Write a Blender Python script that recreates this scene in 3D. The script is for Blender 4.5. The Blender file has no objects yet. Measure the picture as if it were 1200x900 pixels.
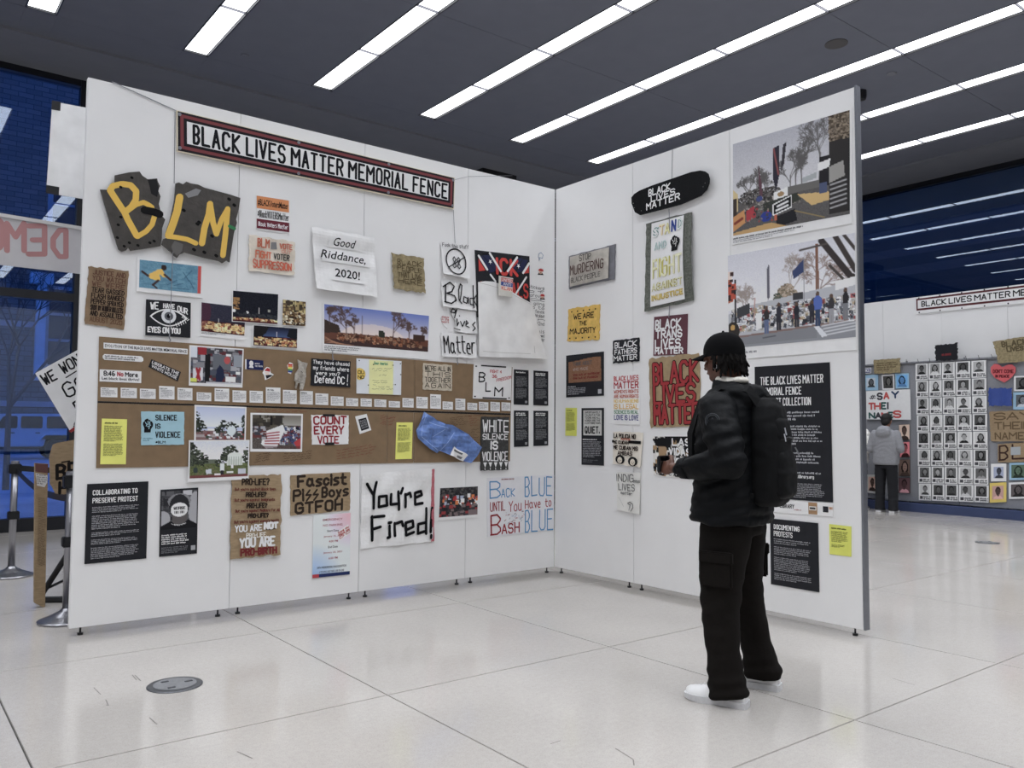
import bpy, bmesh, math, random
import numpy as np
from mathutils import Vector, Matrix, noise, geometry

# ------------------------------------------------------------------ camera, world, exposure
SC = bpy.context.scene
COL = SC.collection
F, YAW, PITCH, ROLL = 967.93, 0.6607, 0.0549, 0.0058
CAM = np.array([-5.0542, -5.8483, 1.315])
def cam_axes():
    cy, sy = math.cos(YAW), math.sin(YAW)
    f = np.array([sy*math.cos(PITCH), cy*math.cos(PITCH), math.sin(PITCH)])
    r = np.array([cy, -sy, 0.0]); u = np.cross(r, f)
    return r*math.cos(ROLL)+u*math.sin(ROLL), -r*math.sin(ROLL)+u*math.cos(ROLL), f
CR, CU, CF = cam_axes()
cam = bpy.data.cameras.new('camera'); co = bpy.data.objects.new('camera', cam); COL.objects.link(co)
cam.sensor_width = 36; cam.lens = F/1200*36; cam.clip_end = 300; cam.clip_start = .05
m = Matrix.Identity(4)
for i in range(3):
    m[i][0] = CR[i]; m[i][1] = CU[i]; m[i][2] = -CF[i]; m[i][3] = CAM[i]
co.matrix_world = m
SC.camera = co
SC.view_settings.view_transform = 'Standard'; SC.view_settings.look = 'None'
SC.view_settings.gamma = 1; SC.view_settings.use_curve_mapping = False
SC.view_settings.exposure = 0.0
LAMP_W = 106                         # watts of one louvred ceiling strip row
SKY = (0.058, 0.20, 0.74)          # blue hour
LIGHT = 3.6                          # luminance of the ceiling strips
w = bpy.data.worlds.new('dusk'); SC.world = w; w.use_nodes = True
w.node_tree.nodes['Background'].inputs[0].default_value = (*SKY, 1)
w.node_tree.nodes['Background'].inputs[1].default_value = 1.0
SC.cycles.max_bounces = 8; SC.cycles.transparent_max_bounces = 12
SC.cycles.sample_clamp_indirect = 4
SC.cycles.caustics_reflective = False; SC.cycles.caustics_refractive = False
SC.cycles.use_denoising = True

# ------------------------------------------------------------------ helpers
def lin(c):
    c = np.asarray(c, float)/255
    return np.where(c <= .04045, c/12.92, ((c+.055)/1.055)**2.4)
KALB = 1.38                           # photographed colour under the room light -> surface colour
def alb(c):
    a = lin(c)*KALB; g = (a @ np.array([.25, .6, .15]))[..., None]
    return np.clip(a*.81+g*.19, 0.003, .84)

MATS = {}
def mat(name, c, rough=.6, var=.06, scale=30, bump=0, metal=0, bscale=None, spec=.5, raw=False, stretch=None):
    if name in MATS: return MATS[name]
    M = bpy.data.materials.new(name); M.use_nodes = True; nt = M.node_tree; b = nt.nodes['Principled BSDF']
    col = tuple(lin(c) if raw else alb(c))
    b.inputs['Roughness'].default_value = rough; b.inputs['Metallic'].default_value = metal
    b.inputs['Specular IOR Level'].default_value = spec
    b.inputs['Base Color'].default_value = (*col, 1)
    if var or bump:
        tc = nt.nodes.new('ShaderNodeTexCoord'); mp = nt.nodes.new('ShaderNodeMapping')
        nt.links.new(tc.outputs['Object'], mp.inputs[0])
        if stretch: mp.inputs['Scale'].default_value = stretch
        n = nt.nodes.new('ShaderNodeTexNoise'); n.inputs['Scale'].default_value = scale; n.inputs['Detail'].default_value = 5
        nt.links.new(mp.outputs[0], n.inputs['Vector'])
        if var:
            r = nt.nodes.new('ShaderNodeMapRange'); r.inputs[3].default_value = 1-var*2; r.inputs[4].default_value = 1+var*2
            r.inputs[1].default_value = .25; r.inputs[2].default_value = .75
            nt.links.new(n.outputs[0], r.inputs[0])
            mx = nt.nodes.new('ShaderNodeVectorMath'); mx.operation = 'SCALE'
            mx.inputs[0].default_value = col; nt.links.new(r.outputs[0], mx.inputs['Scale'])
            nt.links.new(mx.outputs[0], b.inputs['Base Color'])
        if bump:
            n2 = n
            if bscale:
                n2 = nt.nodes.new('ShaderNodeTexNoise'); n2.inputs['Scale'].default_value = bscale; n2.inputs['Detail'].default_value = 3
                nt.links.new(mp.outputs[0], n2.inputs['Vector'])
            bp = nt.nodes.new('ShaderNodeBump'); bp.inputs['Strength'].default_value = bump; bp.inputs['Distance'].default_value = .01
            nt.links.new(n2.outputs[0], bp.inputs['Height']); nt.links.new(bp.outputs[0], b.inputs['Normal'])
    MATS[name] = M
    return M
def ink_mat(name, rough):
    M = bpy.data.materials.new(name); M.use_nodes = True; nt = M.node_tree; b = nt.nodes['Principled BSDF']
    a = nt.nodes.new('ShaderNodeAttribute'); a.attribute_name = 'Col'
    nt.links.new(a.outputs['Color'], b.inputs['Base Color']); b.inputs['Roughness'].default_value = rough
    b.inputs['Specular IOR Level'].default_value = .12
    return M
INK = ink_mat('printed_ink', .6)

def new(name, verts, faces, m, parent=None, smooth=False, cols=None, loc=None, rot=None):
    me = bpy.data.meshes.new(name)
    if isinstance(verts, np.ndarray): verts = verts.tolist()
    me.from_pydata(verts, [], faces); me.update()
    if cols is not None:
        at = me.color_attributes.new('Col', 'FLOAT_COLOR', 'POINT')
        c = np.ones((len(verts), 4)); c[:, :3] = cols; at.data.foreach_set('color', c.ravel())
    if smooth: me.polygons.foreach_set('use_smooth', [True]*len(me.polygons))
    if m is not None: me.materials.append(m)
    o = bpy.data.objects.new(name, me); COL.objects.link(o)
    if parent is not None: o.parent = parent
    if loc is not None: o.location = loc
    if rot is not None: o.rotation_euler = rot
    return o
def from_bm(name, bm, m, parent=None, smooth=False, loc=None, rot=None):
    bmesh.ops.recalc_face_normals(bm, faces=bm.faces)
    me = bpy.data.meshes.new(name); bm.to_mesh(me); bm.free()
    if smooth: me.polygons.foreach_set('use_smooth', [True]*len(me.polygons))
    if m is not None: me.materials.append(m)
    o = bpy.data.objects.new(name, me); COL.objects.link(o)
    if parent is not None: o.parent = parent
    if loc is not None: o.location = loc
    if rot is not None: o.rotation_euler = rot
    return o
def tag(o, label=None, cat=None, group=None, kind=None):
    if label: o['label'] = label
    if cat: o['category'] = cat
    if group: o['group'] = group
    if kind: o['kind'] = kind
    return o
def empty(name, loc=(0, 0, 0), rz=0):
    o = bpy.data.objects.new(name, None); COL.objects.link(o); o.location = loc; o.rotation_euler = (0, 0, rz)
    o.empty_display_size = .1
    return o
def bx(bm, x0, y0, z0, x1, y1, z1):
    v = [bm.verts.new(p) for p in ((x0,y0,z0),(x1,y0,z0),(x1,y1,z0),(x0,y1,z0),(x0,y0,z1),(x1,y0,z1),(x1,y1,z1),(x0,y1,z1))]
    for f in ((0,3,2,1),(4,5,6,7),(0,1,5,4),(1,2,6,5),(2,3,7,6),(3,0,4,7)): bm.faces.new([v[i] for i in f])
def box(name, a, b, m, parent=None, bev=0, **k):
    bm = bmesh.new(); bx(bm, *a, *b)
    if bev: bmesh.ops.bevel(bm, geom=bm.edges[:], offset=bev, segments=2, affect='EDGES')
    return from_bm(name, bm, m, parent, **k)
def tube(bm, p0, p1, r0, r1=None, n=12, cap=True):
    r1 = r0 if r1 is None else r1
    p0, p1 = Vector(p0), Vector(p1); d = (p1-p0).normalized()
    a = d.orthogonal().normalized(); b = d.cross(a)
    R0 = [bm.verts.new(p0+(a*math.cos(t)+b*math.sin(t))*r0) for t in [2*math.pi*i/n for i in range(n)]]
    R1 = [bm.verts.new(p1+(a*math.cos(t)+b*math.sin(t))*r1) for t in [2*math.pi*i/n for i in range(n)]]
    for i in range(n): bm.faces.new([R0[i], R0[(i+1)%n], R1[(i+1)%n], R1[i]])
    if cap: bm.faces.new(R0[::-1]); bm.faces.new(R1)
def poly_tube(bm, pts, r, n=6):
    for i in range(len(pts)-1): tube(bm, pts[i], pts[i+1], r, n=n)
def lathe(bm, prof, n=32, c=(0, 0, 0)):
    rings = []
    for r, z in prof:
        rings.append([bm.verts.new((c[0]+r*math.cos(2*math.pi*i/n), c[1]+r*math.sin(2*math.pi*i/n), c[2]+z)) for i in range(n)])
    for a, b in zip(rings, rings[1:]):
        for i in range(n): bm.faces.new([a[i], a[(i+1)%n], b[(i+1)%n], b[i]])
    bm.faces.new(rings[0][::-1]); bm.faces.new(rings[-1])

# ------------------------------------------------------------------ places: upright planes a sign can hang on
XC = 8.85
WALLS = {'A': ('y', 0.0), 'B': ('x', 0.0), 'C': ('x', XC), 'F': ('x', XC-.16), 'P': ('x', 10.1),
         'R7': ('y', .70), 'R9': ('y', .90), 'R11': ('y', 1.12), 'R5': ('y', .5), 'W': ('y', 6.15)}
def spot(wall, x, y):                 # a point of the 1200x900 survey -> metres (along, up) on that plane
    ax, v = WALLS[wall]; i = 1 if ax == 'y' else 0
    d = CF*F+CR*(x-600)+CU*(450-y); t = (v-CAM[i])/d[i]; p = CAM+d*t
    return np.array([p[0], p[2]]) if ax == 'y' else np.array([-p[1], p[2]])
def place(wall, a, z, d):             # metres -> world location, d metres in front of the plane
    ax, v = WALLS[wall]
    return (a, v-d, z) if ax == 'y' else (v-d, -a, z)
def wrot(wall): return 0.0 if WALLS[wall][0] == 'y' else -math.pi/2

# ------------------------------------------------------------------ hand lettering (stroke font) and print
GL = {}
for part in """A:00 26 40|12 32;B:00 06 26 35 34 23 03|23 32 31 20 00;C:45 36 16 05 01 10 30 41;D:00 06 26 44 42 20 00;E:40 00 06 46|03 33;F:00 06 46|03 33;G:45 36 16 05 01 10 30 41 43 23;H:00 06|40 46|03 43;I:20 26;J:46 41 30 10 01;K:00 06|46 03 40;L:06 00 40;M:00 06 23 46 40;N:00 06 40 46;O:16 05 01 10 30 41 45 36 16;P:00 06 36 45 44 33 03;Q:16 05 01 10 30 41 45 36 16|22 40;R:00 06 36 45 44 33 03|23 40;S:45 36 16 05 04 13 33 42 41 30 10 01;T:06 46|26 20;U:06 01 10 30 41 46;V:06 20 46;W:06 10 24 30 46;X:00 46|06 40;Y:06 23 46|23 20;Z:06 46 00 40;0:16 05 01 10 30 41 45 36 16;1:15 26 20;2:05 16 36 45 44 00 40;3:05 16 36 45 44 33 23|33 42 41 30 10 01;4:36 02 42|30 36;5:46 06 03 33 42 41 30 10 01;6:36 16 04 01 10 30 41 42 33 13 02;7:06 46 10;8:13 04 05 16 36 45 44 33 13 02 01 10 30 41 42 33;9:10 30 42 45 36 16 05 04 13 33 43;!:16 12|11 10;?:05 16 36 45 44 23 22|21 20;':16 15;.:10 11;,:11 0x;-:13 33;#:11 25|21 35|14 44|02 42;::14 13|11 10;&:40 04 16 25 02 10 20 42;/:00 46;a:33 24 14 03 01 10 20 31|34 31 40;b:06 00 20 31 33 24 04;c:33 24 14 03 01 10 20 31;d:36 30 10 01 03 14 34;e:02 32 33 24 14 03 01 10 30;f:36 26 15 10|04 24;g:34 14 03 01 10 30|34 3x 2y 0y;h:06 00|03 14 24 33 30;i:14 10|15 16;j:24 2x 1y|25 26;k:06 00|34 02 30;l:16 10 20;m:00 04|03 14 23 20|23 34 43 40;n:00 04|03 14 24 33 30;o:14 03 01 10 20 31 33 24 14;p:0y 04 24 33 31 20 00;q:3y 34 14 03 01 10 30;r:00 04|02 14 34;s:34 14 03 12 22 31 20 00;t:16 11 20 30|04 34;u:04 01 10 20 31|34 30;v:04 20 34;w:04 10 23 30 44;x:00 34|04 30;y:04 20|34 0y;z:04 34 00 30""".split(';'):
    if len(part) < 3: continue
    k, s = part[0], part[2:]
    GL[k] = [[(int(t[0]), {'x': -1, 'y': -2}.get(t[1]) if t[1] in 'xy' else int(t[1])) for t in q.split()] for q in s.split('|')]
GL[';'] = GL[',']
def hand_lines(text, rnd, jit=.25):
    out = []; x = 0
    for ch in text:
        if ch == ' ': x += 3.2; continue
        g = GL.get(ch) or GL.get(ch.upper())
        if g is None: x += 3; continue
        wd = max(p[0] for q in g for p in q); dy = rnd.uniform(-.35, .35)*jit*2; sc = 1+rnd.uniform(-.08, .08)*jit*3
        mn = min(p[0] for q in g for p in q)
        for q in g:
            out.append([((x+p[0]-mn)+rnd.uniform(-jit, jit)*.6, p[1]*sc+dy+rnd.uniform(-jit, jit)*.6) for p in q])
        x += wd-mn+1.7
    return out, max(x-1.7, 1)
PRINT = {}
def print_mesh(text, bold):
    k = (text, bold)
    if k in PRINT: return PRINT[k]
    cu = bpy.data.curves.new('t', 'FONT'); cu.body = text; cu.resolution_u = 1 if len(text) > 40 else 2; cu.offset = bold
    cu.fill_mode = 'FRONT'
    ob = bpy.data.objects.new('t', cu); COL.objects.link(ob)
    dg = bpy.context.evaluated_depsgraph_get(); me = ob.evaluated_get(dg).to_mesh()
    v = np.zeros(len(me.vertices)*3); me.vertices.foreach_get('co', v); v = v.reshape(-1, 3)[:, :2].copy()
    f = [tuple(p.vertices) for p in me.polygons]
    ob.evaluated_get(dg).to_mesh_clear(); bpy.data.objects.remove(ob); bpy.data.curves.remove(cu)
    mn, mx = v.min(0), v.max(0); v = (v-mn)/(mx-mn)
    PRINT[k] = (v, f)
    return PRINT[k]

class Cv:                              # a small painting, used as the flat print of a photograph or poster
    def __init__(s, w, h, bg=(200, 200, 200), seed=0):
        s.w, s.h = w, h; s.a = np.ones((h, w, 3))*np.array(bg, float); s.r = np.random.RandomState(seed)
        s.Y, s.X = np.meshgrid((np.arange(h)+.5)/h, (np.arange(w)+.5)/w, indexing='ij')
    def mask(s, m, c, al=1): s.a[m] = s.a[m]*(1-al)+np.array(c, float)*al; return s
    def rect(s, x0, y0, x1, y1, c, al=1): return s.mask((s.X >= x0) & (s.X < x1) & (s.Y >= y0) & (s.Y < y1), c, al)
    def ell(s, cx, cy, rx, ry, c, al=1): return s.mask(((s.X-cx)/rx)**2+((s.Y-cy)/ry)**2 < 1, c, al)
    def poly(s, pts, c, al=1):
        ins = np.zeros(s.X.shape, bool); n = len(pts)
        for i in range(n):
            x0, y0 = pts[i]; x1, y1 = pts[(i+1) % n]
            if y0 == y1: continue
            cr = ((y0 > s.Y) != (y1 > s.Y)) & (s.X < (x1-x0)*(s.Y-y0)/(y1-y0)+x0); ins ^= cr
        return s.mask(ins, c, al)
    def line(s, x0, y0, x1, y1, wd, c, al=1):
        A = s.w/s.h; m_ = wd/2+1.5/s.h
        i0, i1 = int(max(0, (min(x0, x1)-m_/A)*s.w)), int(min(s.w, (max(x0, x1)+m_/A)*s.w+1)); j0, j1 = int(max(0, (min(y0, y1)-m_)*s.h)), int(min(s.h, (max(y0, y1)+m_)*s.h+1))
        if i1 <= i0 or j1 <= j0: return s
        X, Y = s.X[j0:j1, i0:i1], s.Y[j0:j1, i0:i1]
        dx, dy = (x1-x0)*A, y1-y0; L = dx*dx+dy*dy+1e-12
        t = np.clip(((X-x0)*A*dx+(Y-y0)*dy)/L, 0, 1); d = np.hypot((X-x0)*A-t*dx, Y-y0-t*dy)
        k = np.clip((wd/2-d)*s.h+.5, 0, 1)[..., None]*al
        s.a[j0:j1, i0:i1] = s.a[j0:j1, i0:i1]*(1-k)+np.array(c, float)*k; return s
    def blob(s, cx, cy, rx, ry, cols, n=None, sz=.05):
        n = n or int(rx*ry*3.2*s.w*s.h/6)+20
        for _ in range(n):
            a, q = s.r.uniform(0, 6.283), s.r.uniform(0, 1)**.6; z = sz*s.r.uniform(.4, 1); x, y = cx+rx*q*math.cos(a), cy+ry*q*math.sin(a)
            s.rect(x-z/2, y-z/2, x+z/2, y+z/2, cols[s.r.randint(len(cols))])
        return s
    def crowd(s, x0, y0, x1, y1, cols, n, sz=.03):
        for _ in range(n):
            x, y, q = s.r.uniform(x0, x1), s.r.uniform(y0, y1), sz*s.r.uniform(.5, 1.3); a = s.r.uniform(-.25, .25); c_ = math.cos(a)*q; d_ = math.sin(a)*q; k = s.h/s.w*s.r.uniform(.6, 1.4)
            col = np.array(cols[s.r.randint(len(cols))], float)*s.r.uniform(.82, 1.12); s.poly([(x, y), (x+c_*k, y+d_), (x+(c_-d_)*k, y+d_+c_), (x-d_*k, y+c_)], np.clip(col, 0, 255))
            if q > .03: s.line(x+.2*c_*k, y+.4*c_, x+.8*c_*k, y+.4*c_, q*.12, col*.55); s.line(x+.2*c_*k, y+.7*c_, x+.7*c_*k, y+.7*c_, q*.12, col*.55)
        return s
    def grad(s, y0, y1, c0, c1):
        m = (s.Y >= y0) & (s.Y < y1); t = ((s.Y-y0)/(y1-y0))[..., None]
        s.a[m] = (np.array(c0)*(1-t)+np.array(c1)*t)[m]; return s
    def speck(s, x0, y0, x1, y1, cols, n, sz=.03, asp=1.0):
        for _ in range(n):
            cx, cy = s.r.uniform(x0, x1), s.r.uniform(y0, y1); q = sz*s.r.uniform(.5, 1.3)
            c = cols[s.r.randint(len(cols))]
            s.rect(cx-q*asp/2, cy-q/2, cx+q*asp/2, cy+q/2, c)
        return s
    def noise(s, amt): s.a = np.clip(s.a+s.r.normal(0, amt, (s.h, s.w, 1)), 0, 255); return s
    def tree(s, x, y, h, c, n=4, wd=.012, spread=.55):
        def br(x, y, a, L, k, w_):
            x2, y2 = x+math.sin(a)*L*s.h/s.w, y-math.cos(a)*L; s.line(x, y, x2, y2, w_, c, .9)
            if k:
                for f in (.55, .8, 1.0):
                    br(x+(x2-x)*f, y+(y2-y)*f, a*.85+s.r.uniform(-spread, spread)*1.25, L*s.r.uniform(.55, .74), k-1, w_*.62)
        br(x, y, s.r.uniform(-.05, .05), h*.40, n, wd); return s

class Sign:
    def __init__(s, name, label, cat, wall, px, m, th=.004, off=.002, rag=0, bow=None, group=None, outline=None, seg=None, seed=None, extra=()):
        s.seed = seed if seed is not None else sum(map(ord, label)); s.rnd = random.Random(s.seed)
        s.wall = wall; s.bow = bow or (lambda u, v: 0.0); s.curved = bow is not None
        W_ = np.array([spot(wall, *p) for p in px]); s.c = W_.mean(0); s.Q = W_-s.c
        s.d = off+th; s.th = th
        s.W = (np.linalg.norm(s.Q[1]-s.Q[0])+np.linalg.norm(s.Q[2]-s.Q[3]))/2
        s.H = (np.linalg.norm(s.Q[3]-s.Q[0])+np.linalg.norm(s.Q[2]-s.Q[1]))/2
        loc = place(wall, s.c[0], s.c[1], s.d)
        if outline is None:
            nu, nv = seg or ((14, 14) if rag else (10, 10) if s.curved else (1, 1))
            vf = []; vb = []
            for j in range(nv+1):
                for i in range(nu+1):
                    u, v = i/nu, j/nv; q = s.P(u, v)
                    if rag and (i in (0, nu) or j in (0, nv)):
                        k = s.rnd.uniform(-rag, rag)
                        if i in (0, nu): q = (q[0]+k, q[1], q[2])
                        if j in (0, nv): q = (q[0], q[1], q[2]+s.rnd.uniform(-rag, rag))
                    vf.append(q); vb.append((q[0], q[1]+th, q[2]))
            N = len(vf); ix = lambda i, j: j*(nu+1)+i; fs = []
            for j in range(nv):
                for i in range(nu):
                    a, b, c_, d_ = ix(i, j), ix(i+1, j), ix(i+1, j+1), ix(i, j+1)
                    fs.append((a, d_, c_, b)); fs.append((a+N, b+N, c_+N, d_+N))
            for i in range(nu):
                fs.append((ix(i, 0), ix(i+1, 0), ix(i+1, 0)+N, ix(i, 0)+N)); fs.append((ix(i, nv), ix(i, nv)+N, ix(i+1, nv)+N, ix(i+1, nv)))
            for j in range(nv):
                fs.append((ix(0, j), ix(0, j)+N, ix(0, j+1)+N, ix(0, j+1))); fs.append((ix(nu, j), ix(nu, j+1), ix(nu, j+1)+N, ix(nu, j)+N))
            s.o = new(name, vf+vb, fs, m, smooth=False, loc=loc, rot=(0, 0, wrot(wall)))
        else:
            s.o = s.shape(name, outline, m, th, None, loc=loc, rot=(0, 0, wrot(wall)))
        tag(s.o, label, cat, group)
        s.v = []; s.f = []; s.cl = []; s.n = 0; s.part = 'lettering'
    def shape(s, name, outline, m, th, parent, lift=0, **k):
        pts = [spot(s.wall, *p)-s.c for p in outline]
        vs = [Vector(p) for p in pts]; n = len(vs)
        if s.curved:
            x0, y0 = np.min(pts, 0); x1, y1 = np.max(pts, 0); g = 14
            extra = [Vector((x0+(x1-x0)*(i+.5)/g, y0+(y1-y0)*(j+.5)/g)) for i in range(g) for j in range(g)]
        else: extra = []
        r = geometry.delaunay_2d_cdt(vs+extra, [(i, (i+1) % n) for i in range(n)], [list(range(n))], 1, 1e-5)
        V, E_, Fc = r[0], r[1], r[2]
        bm = bmesh.new(); A = []
        for p in V:
            u, v = s.uv_local(p.x, p.y); A.append(bm.verts.new((p.x, -s.bow(u, v)-lift, p.y)))
        for f in Fc:
            try: bm.faces.new([A[i] for i in f])
            except ValueError: pass
        ex = bmesh.ops.extrude_face_region(bm, geom=bm.faces[:])
        bmesh.ops.translate(bm, verts=[e for e in ex['geom'] if isinstance(e, bmesh.types.BMVert)], vec=(0, th, 0))
        return from_bm(name, bm, m, parent, **k)
    def uv_local(s, x, z):
        u, v = .5, .5; p = np.array([x, z])
        for _ in range(6):
            Q = s.Q; f = (Q[0]*(1-u)+Q[1]*u)*(1-v)+(Q[3]*(1-u)+Q[2]*u)*v-p
            du = (Q[1]-Q[0])*(1-v)+(Q[2]-Q[3])*v; dv = (Q[3]-Q[0])*(1-u)+(Q[2]-Q[1])*u
            dt = du[0]*dv[1]-du[1]*dv[0]
            u -= (f[0]*dv[1]-f[1]*dv[0])/dt; v -= (du[0]*f[1]-du[1]*f[0])/dt
        return u, v
    def uv(s, x, y): q = spot(s.wall, x, y)-s.c; return s.uv_local(q[0], q[1])
    def P(s, u, v, lift=0):
        Q = s.Q; q = (Q[0]*(1-u)+Q[1]*u)*(1-v)+(Q[3]*(1-u)+Q[2]*u)*v
        return (q[0], -s.bow(min(max(u, 0), 1), min(max(v, 0), 1))-lift, q[1])
    def add(s, uvs, faces, c, lv=0):
        s.k = (getattr(s, 'k', 0)+1) % 61
        L = (.0012*(lv+1) if not s.curved else .0060+.002*lv)+s.k*(.000014 if not s.curved else .000022)
        base = s.n
        for u, v in uvs: s.v.append(s.P(u, v, L))
        s.f += [tuple(base+i for i in f) for f in faces]; s.n += len(uvs)
        s.cl += [tuple(alb(c))]*len(uvs); return s
    def text(s, t, b, c=(25, 25, 28), bold=.012, lv=0):
        if bold >= .02: return s.block(t, b, c, .165 if bold < .045 else .21, lv)
        v, f = print_mesh(t, bold); u0, v0, u1, v1 = b
        return s.add([(u0+(u1-u0)*x, v1-(v1-v0)*y) for x, y in v], f, c, lv)
    def rect(s, u0, v0, u1, v1, c, lv=0):
        if s.curved:
            n = 8; uv = [(u0+(u1-u0)*i/n, v0+(v1-v0)*j/n) for j in range(n+1) for i in range(n+1)]
            return s.add(uv, [(j*(n+1)+i, (j+1)*(n+1)+i, (j+1)*(n+1)+i+1, j*(n+1)+i+1) for j in range(n) for i in range(n)], c, lv)
        return s.add([(u0, v0), (u0, v1), (u1, v1), (u1, v0)], [(0, 1, 2, 3)], c, lv)
    def block(s, t, b, c, wt=.165, lv=0):      # condensed poster lettering, strokes of one weight
        u0, v0, u1, v1 = b; Wm, Hm = (u1-u0)*s.W, (v1-v0)*s.H
        gl = []
        for ch in t:
            if ch == ' ': gl.append(None); continue
            g = GL.get(ch) or GL.get(ch.upper())
            if g is None: continue
            mn = min(p[0] for q in g for p in q); mx = max(p[0] for q in g for p in q); gl.append((g, mn, (mx-mn) if ch not in 'MW' else (mx-mn)*1.35, mx-mn))
        n = sum(1 for g in gl if g); sp = len(gl)-n; tw = sum(g[2] for g in gl if g); tk = wt*Hm
        for _ in range(60):
            sc_ = (Wm-tk-(n-1-sp)*1.42*tk-sp*3.0*tk)/max(tw, 1)
            if sc_*4 > 2.2*tk or tw == 0: break
            tk *= .93
        x = tk/2
        for i, g in enumerate(gl):
            if g is None: x += 3.0*tk-1.42*tk; continue
            G, mn, wd, rw = g
            for q in G:
                s.stroke([(u0+(x+((p[0]-mn)/max(rw, 1))*wd*sc_)/s.W, v1-(tk/2+(Hm-tk)*max(p[1], -1.5)/6)/s.H) for p in q], tk, c, lv, rd=True)
            x += wd*sc_+1.42*tk
        return s
    def quad(s, pts, c, lv=0):
        if s.curved and len(pts) == 4:
            n = 8; a, b_, c_, d_ = [np.array(p, float) for p in pts]
            uv = [tuple((a*(1-i/n)+b_*i/n)*(1-j/n)+(d_*(1-i/n)+c_*i/n)*j/n) for j in range(n+1) for i in range(n+1)]
            return s.add(uv, [(j*(n+1)+i, (j+1)*(n+1)+i, (j+1)*(n+1)+i+1, j*(n+1)+i+1) for j in range(n) for i in range(n)], c, lv)
        return s.add(pts, [tuple(range(len(pts)))], c, lv)
    def stroke(s, pts, wd, c, lv=0, rd=True):
        # wd in metres
        W_, H_ = s.W, s.H; P_ = [(u*W_, v*H_) for u, v in pts]
        if wd >= .009:                       # round ends and joints, like a brush or marker
            cap_ = P_ if P_[0] != P_[-1] else P_[1:]
            for x, y in cap_:
                s.add([((x+math.cos(a*math.pi/4+.39)*wd/2)/W_, (y+math.sin(a*math.pi/4+.39)*wd/2)/H_) for a in range(8)], [tuple(range(8))], c, lv)
        for (x0, y0), (x1, y1) in zip(P_, P_[1:]):
            L = math.hypot(x1-x0, y1-y0)
            if L < 1e-6: continue
            dx, dy = (x1-x0)/L, (y1-y0)/L; e = (0 if wd >= .009 else wd*.42) if rd else 0; nx, ny = -dy*wd/2, dx*wd/2
            q = [(x0-dx*e+nx, y0-dy*e+ny), (x1+dx*e+nx, y1+dy*e+ny), (x1+dx*e-nx, y1+dy*e-ny), (x0-dx*e-nx, y0-dy*e-ny)]
            k = max(1, int(L/.02)) if s.curved else 1
            if k == 1: s.add([(x/W_, y/H_) for x, y in q], [(0, 1, 2, 3)], c, lv)
            else:
                vs = []
                for i in range(k+1):
                    t = i/k
                    vs += [((q[0][0]*(1-t)+q[1][0]*t)/W_, (q[0][1]*(1-t)+q[1][1]*t)/H_), ((q[3][0]*(1-t)+q[2][0]*t)/W_, (q[3][1]*(1-t)+q[2][1]*t)/H_)]
                s.add(vs, [(2*i, 2*i+2, 2*i+3, 2*i+1) for i in range(k)], c, lv)
        return s
    def hand(s, t, b, c=(25, 25, 28), wd=.008, jit=.25, lv=0, slope=0):
        ls, tw = hand_lines(t, s.rnd, jit); u0, v0, u1, v1 = b
        for q in ls:
            s.stroke([(u0+(u1-u0)*x/tw, v1-(v1-v0)*y/6+slope*(x/tw)) for x, y in q], wd, c, lv)
        return s
    def pxs(s, pts, wd, c, lv=0): return s.stroke([s.uv(*p) for p in pts], wd, c, lv)
    def lines(s, ts, b, c=(25, 25, 28), gap=.25, mode='h', wd=.008, bold=.012, jit=.25, lv=0):
        u0, v0, u1, v1 = b; n = len(ts); h = (v1-v0)/n
        for i, t in enumerate(ts):
            cc = c[i] if isinstance(c, list) else c
            ln = 1
            bb = (u0, v0+h*i, u1, v0+h*(i+1)-h*gap)
            if mode == 'h': s.hand(t, bb, cc, wd, jit, lv)
            else: s.text(t, bb, cc, bold, lv)
        return s
    def para(s, b, n, c, fill=.55, lv=0, last=.6):
        u0, v0, u1, v1 = b; h = (v1-v0)/n; r = s.rnd; lh = h*s.H
        for i in range(n):
            end = u1-(u1-u0)*(r.uniform(0, .12) if i < n-1 else 1-last)
            u = u0; cw = lh*.42/s.W
            while u < end:
                k = r.randint(2, 9)
                for _ in range(k):
                    if u > end: break
                    a = r.choice((.0, .0, .22, .3)); b2 = r.choice((0, 0, 0, .2)); vt = v0+h*i+h*(.3-a*.6); vb = v0+h*i+h*(fill+.15+b2*.5)
                    s.add([(u, vt), (u, vb), (u+cw*.72, vb), (u+cw*.72, vt)], [(0, 1, 2, 3)], c, lv)
                    u += cw
                u += cw*.8
        return s
    def pic(s, b, cv, name='print', lv=0):
        u0, v0, u1, v1 = b; L = .0012*(lv+1); h, w_ = cv.h, cv.w
        vs = [s.P(u0+(u1-u0)*i/(w_-1), v0+(v1-v0)*j/(h-1), L) for j in range(h) for i in range(w_)]
        fs = [(j*w_+i, (j+1)*w_+i, (j+1)*w_+i+1, j*w_+i+1) for j in range(h-1) for i in range(w_-1)]
        new(name, vs, fs, INK, parent=s.o, cols=alb(cv.a.reshape(-1, 3)))
        return s
    def end(s, name='lettering'):
        if s.n: new(name, s.v, s.f, INK, parent=s.o, cols=np.array(s.cl))
        s.v = []; s.f = []; s.cl = []; s.n = 0
        return s
    def slab(s, name, b, m, t=.002, lift=.001):       # a thin solid piece such as tape or a mount, as a part
        u0, v0, u1, v1 = b; vs = []
        for L in (lift+t, lift):
            for u, v in ((u0, v0), (u1, v0), (u1, v1), (u0, v1)): vs.append(s.P(u, v, L))
        o = new(name, vs, [(0, 3, 2, 1), (4, 5, 6, 7), (0, 1, 5, 4), (1, 2, 6, 5), (2, 3, 7, 6), (3, 0, 4, 7)], m, parent=s.o)
        return o
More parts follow.
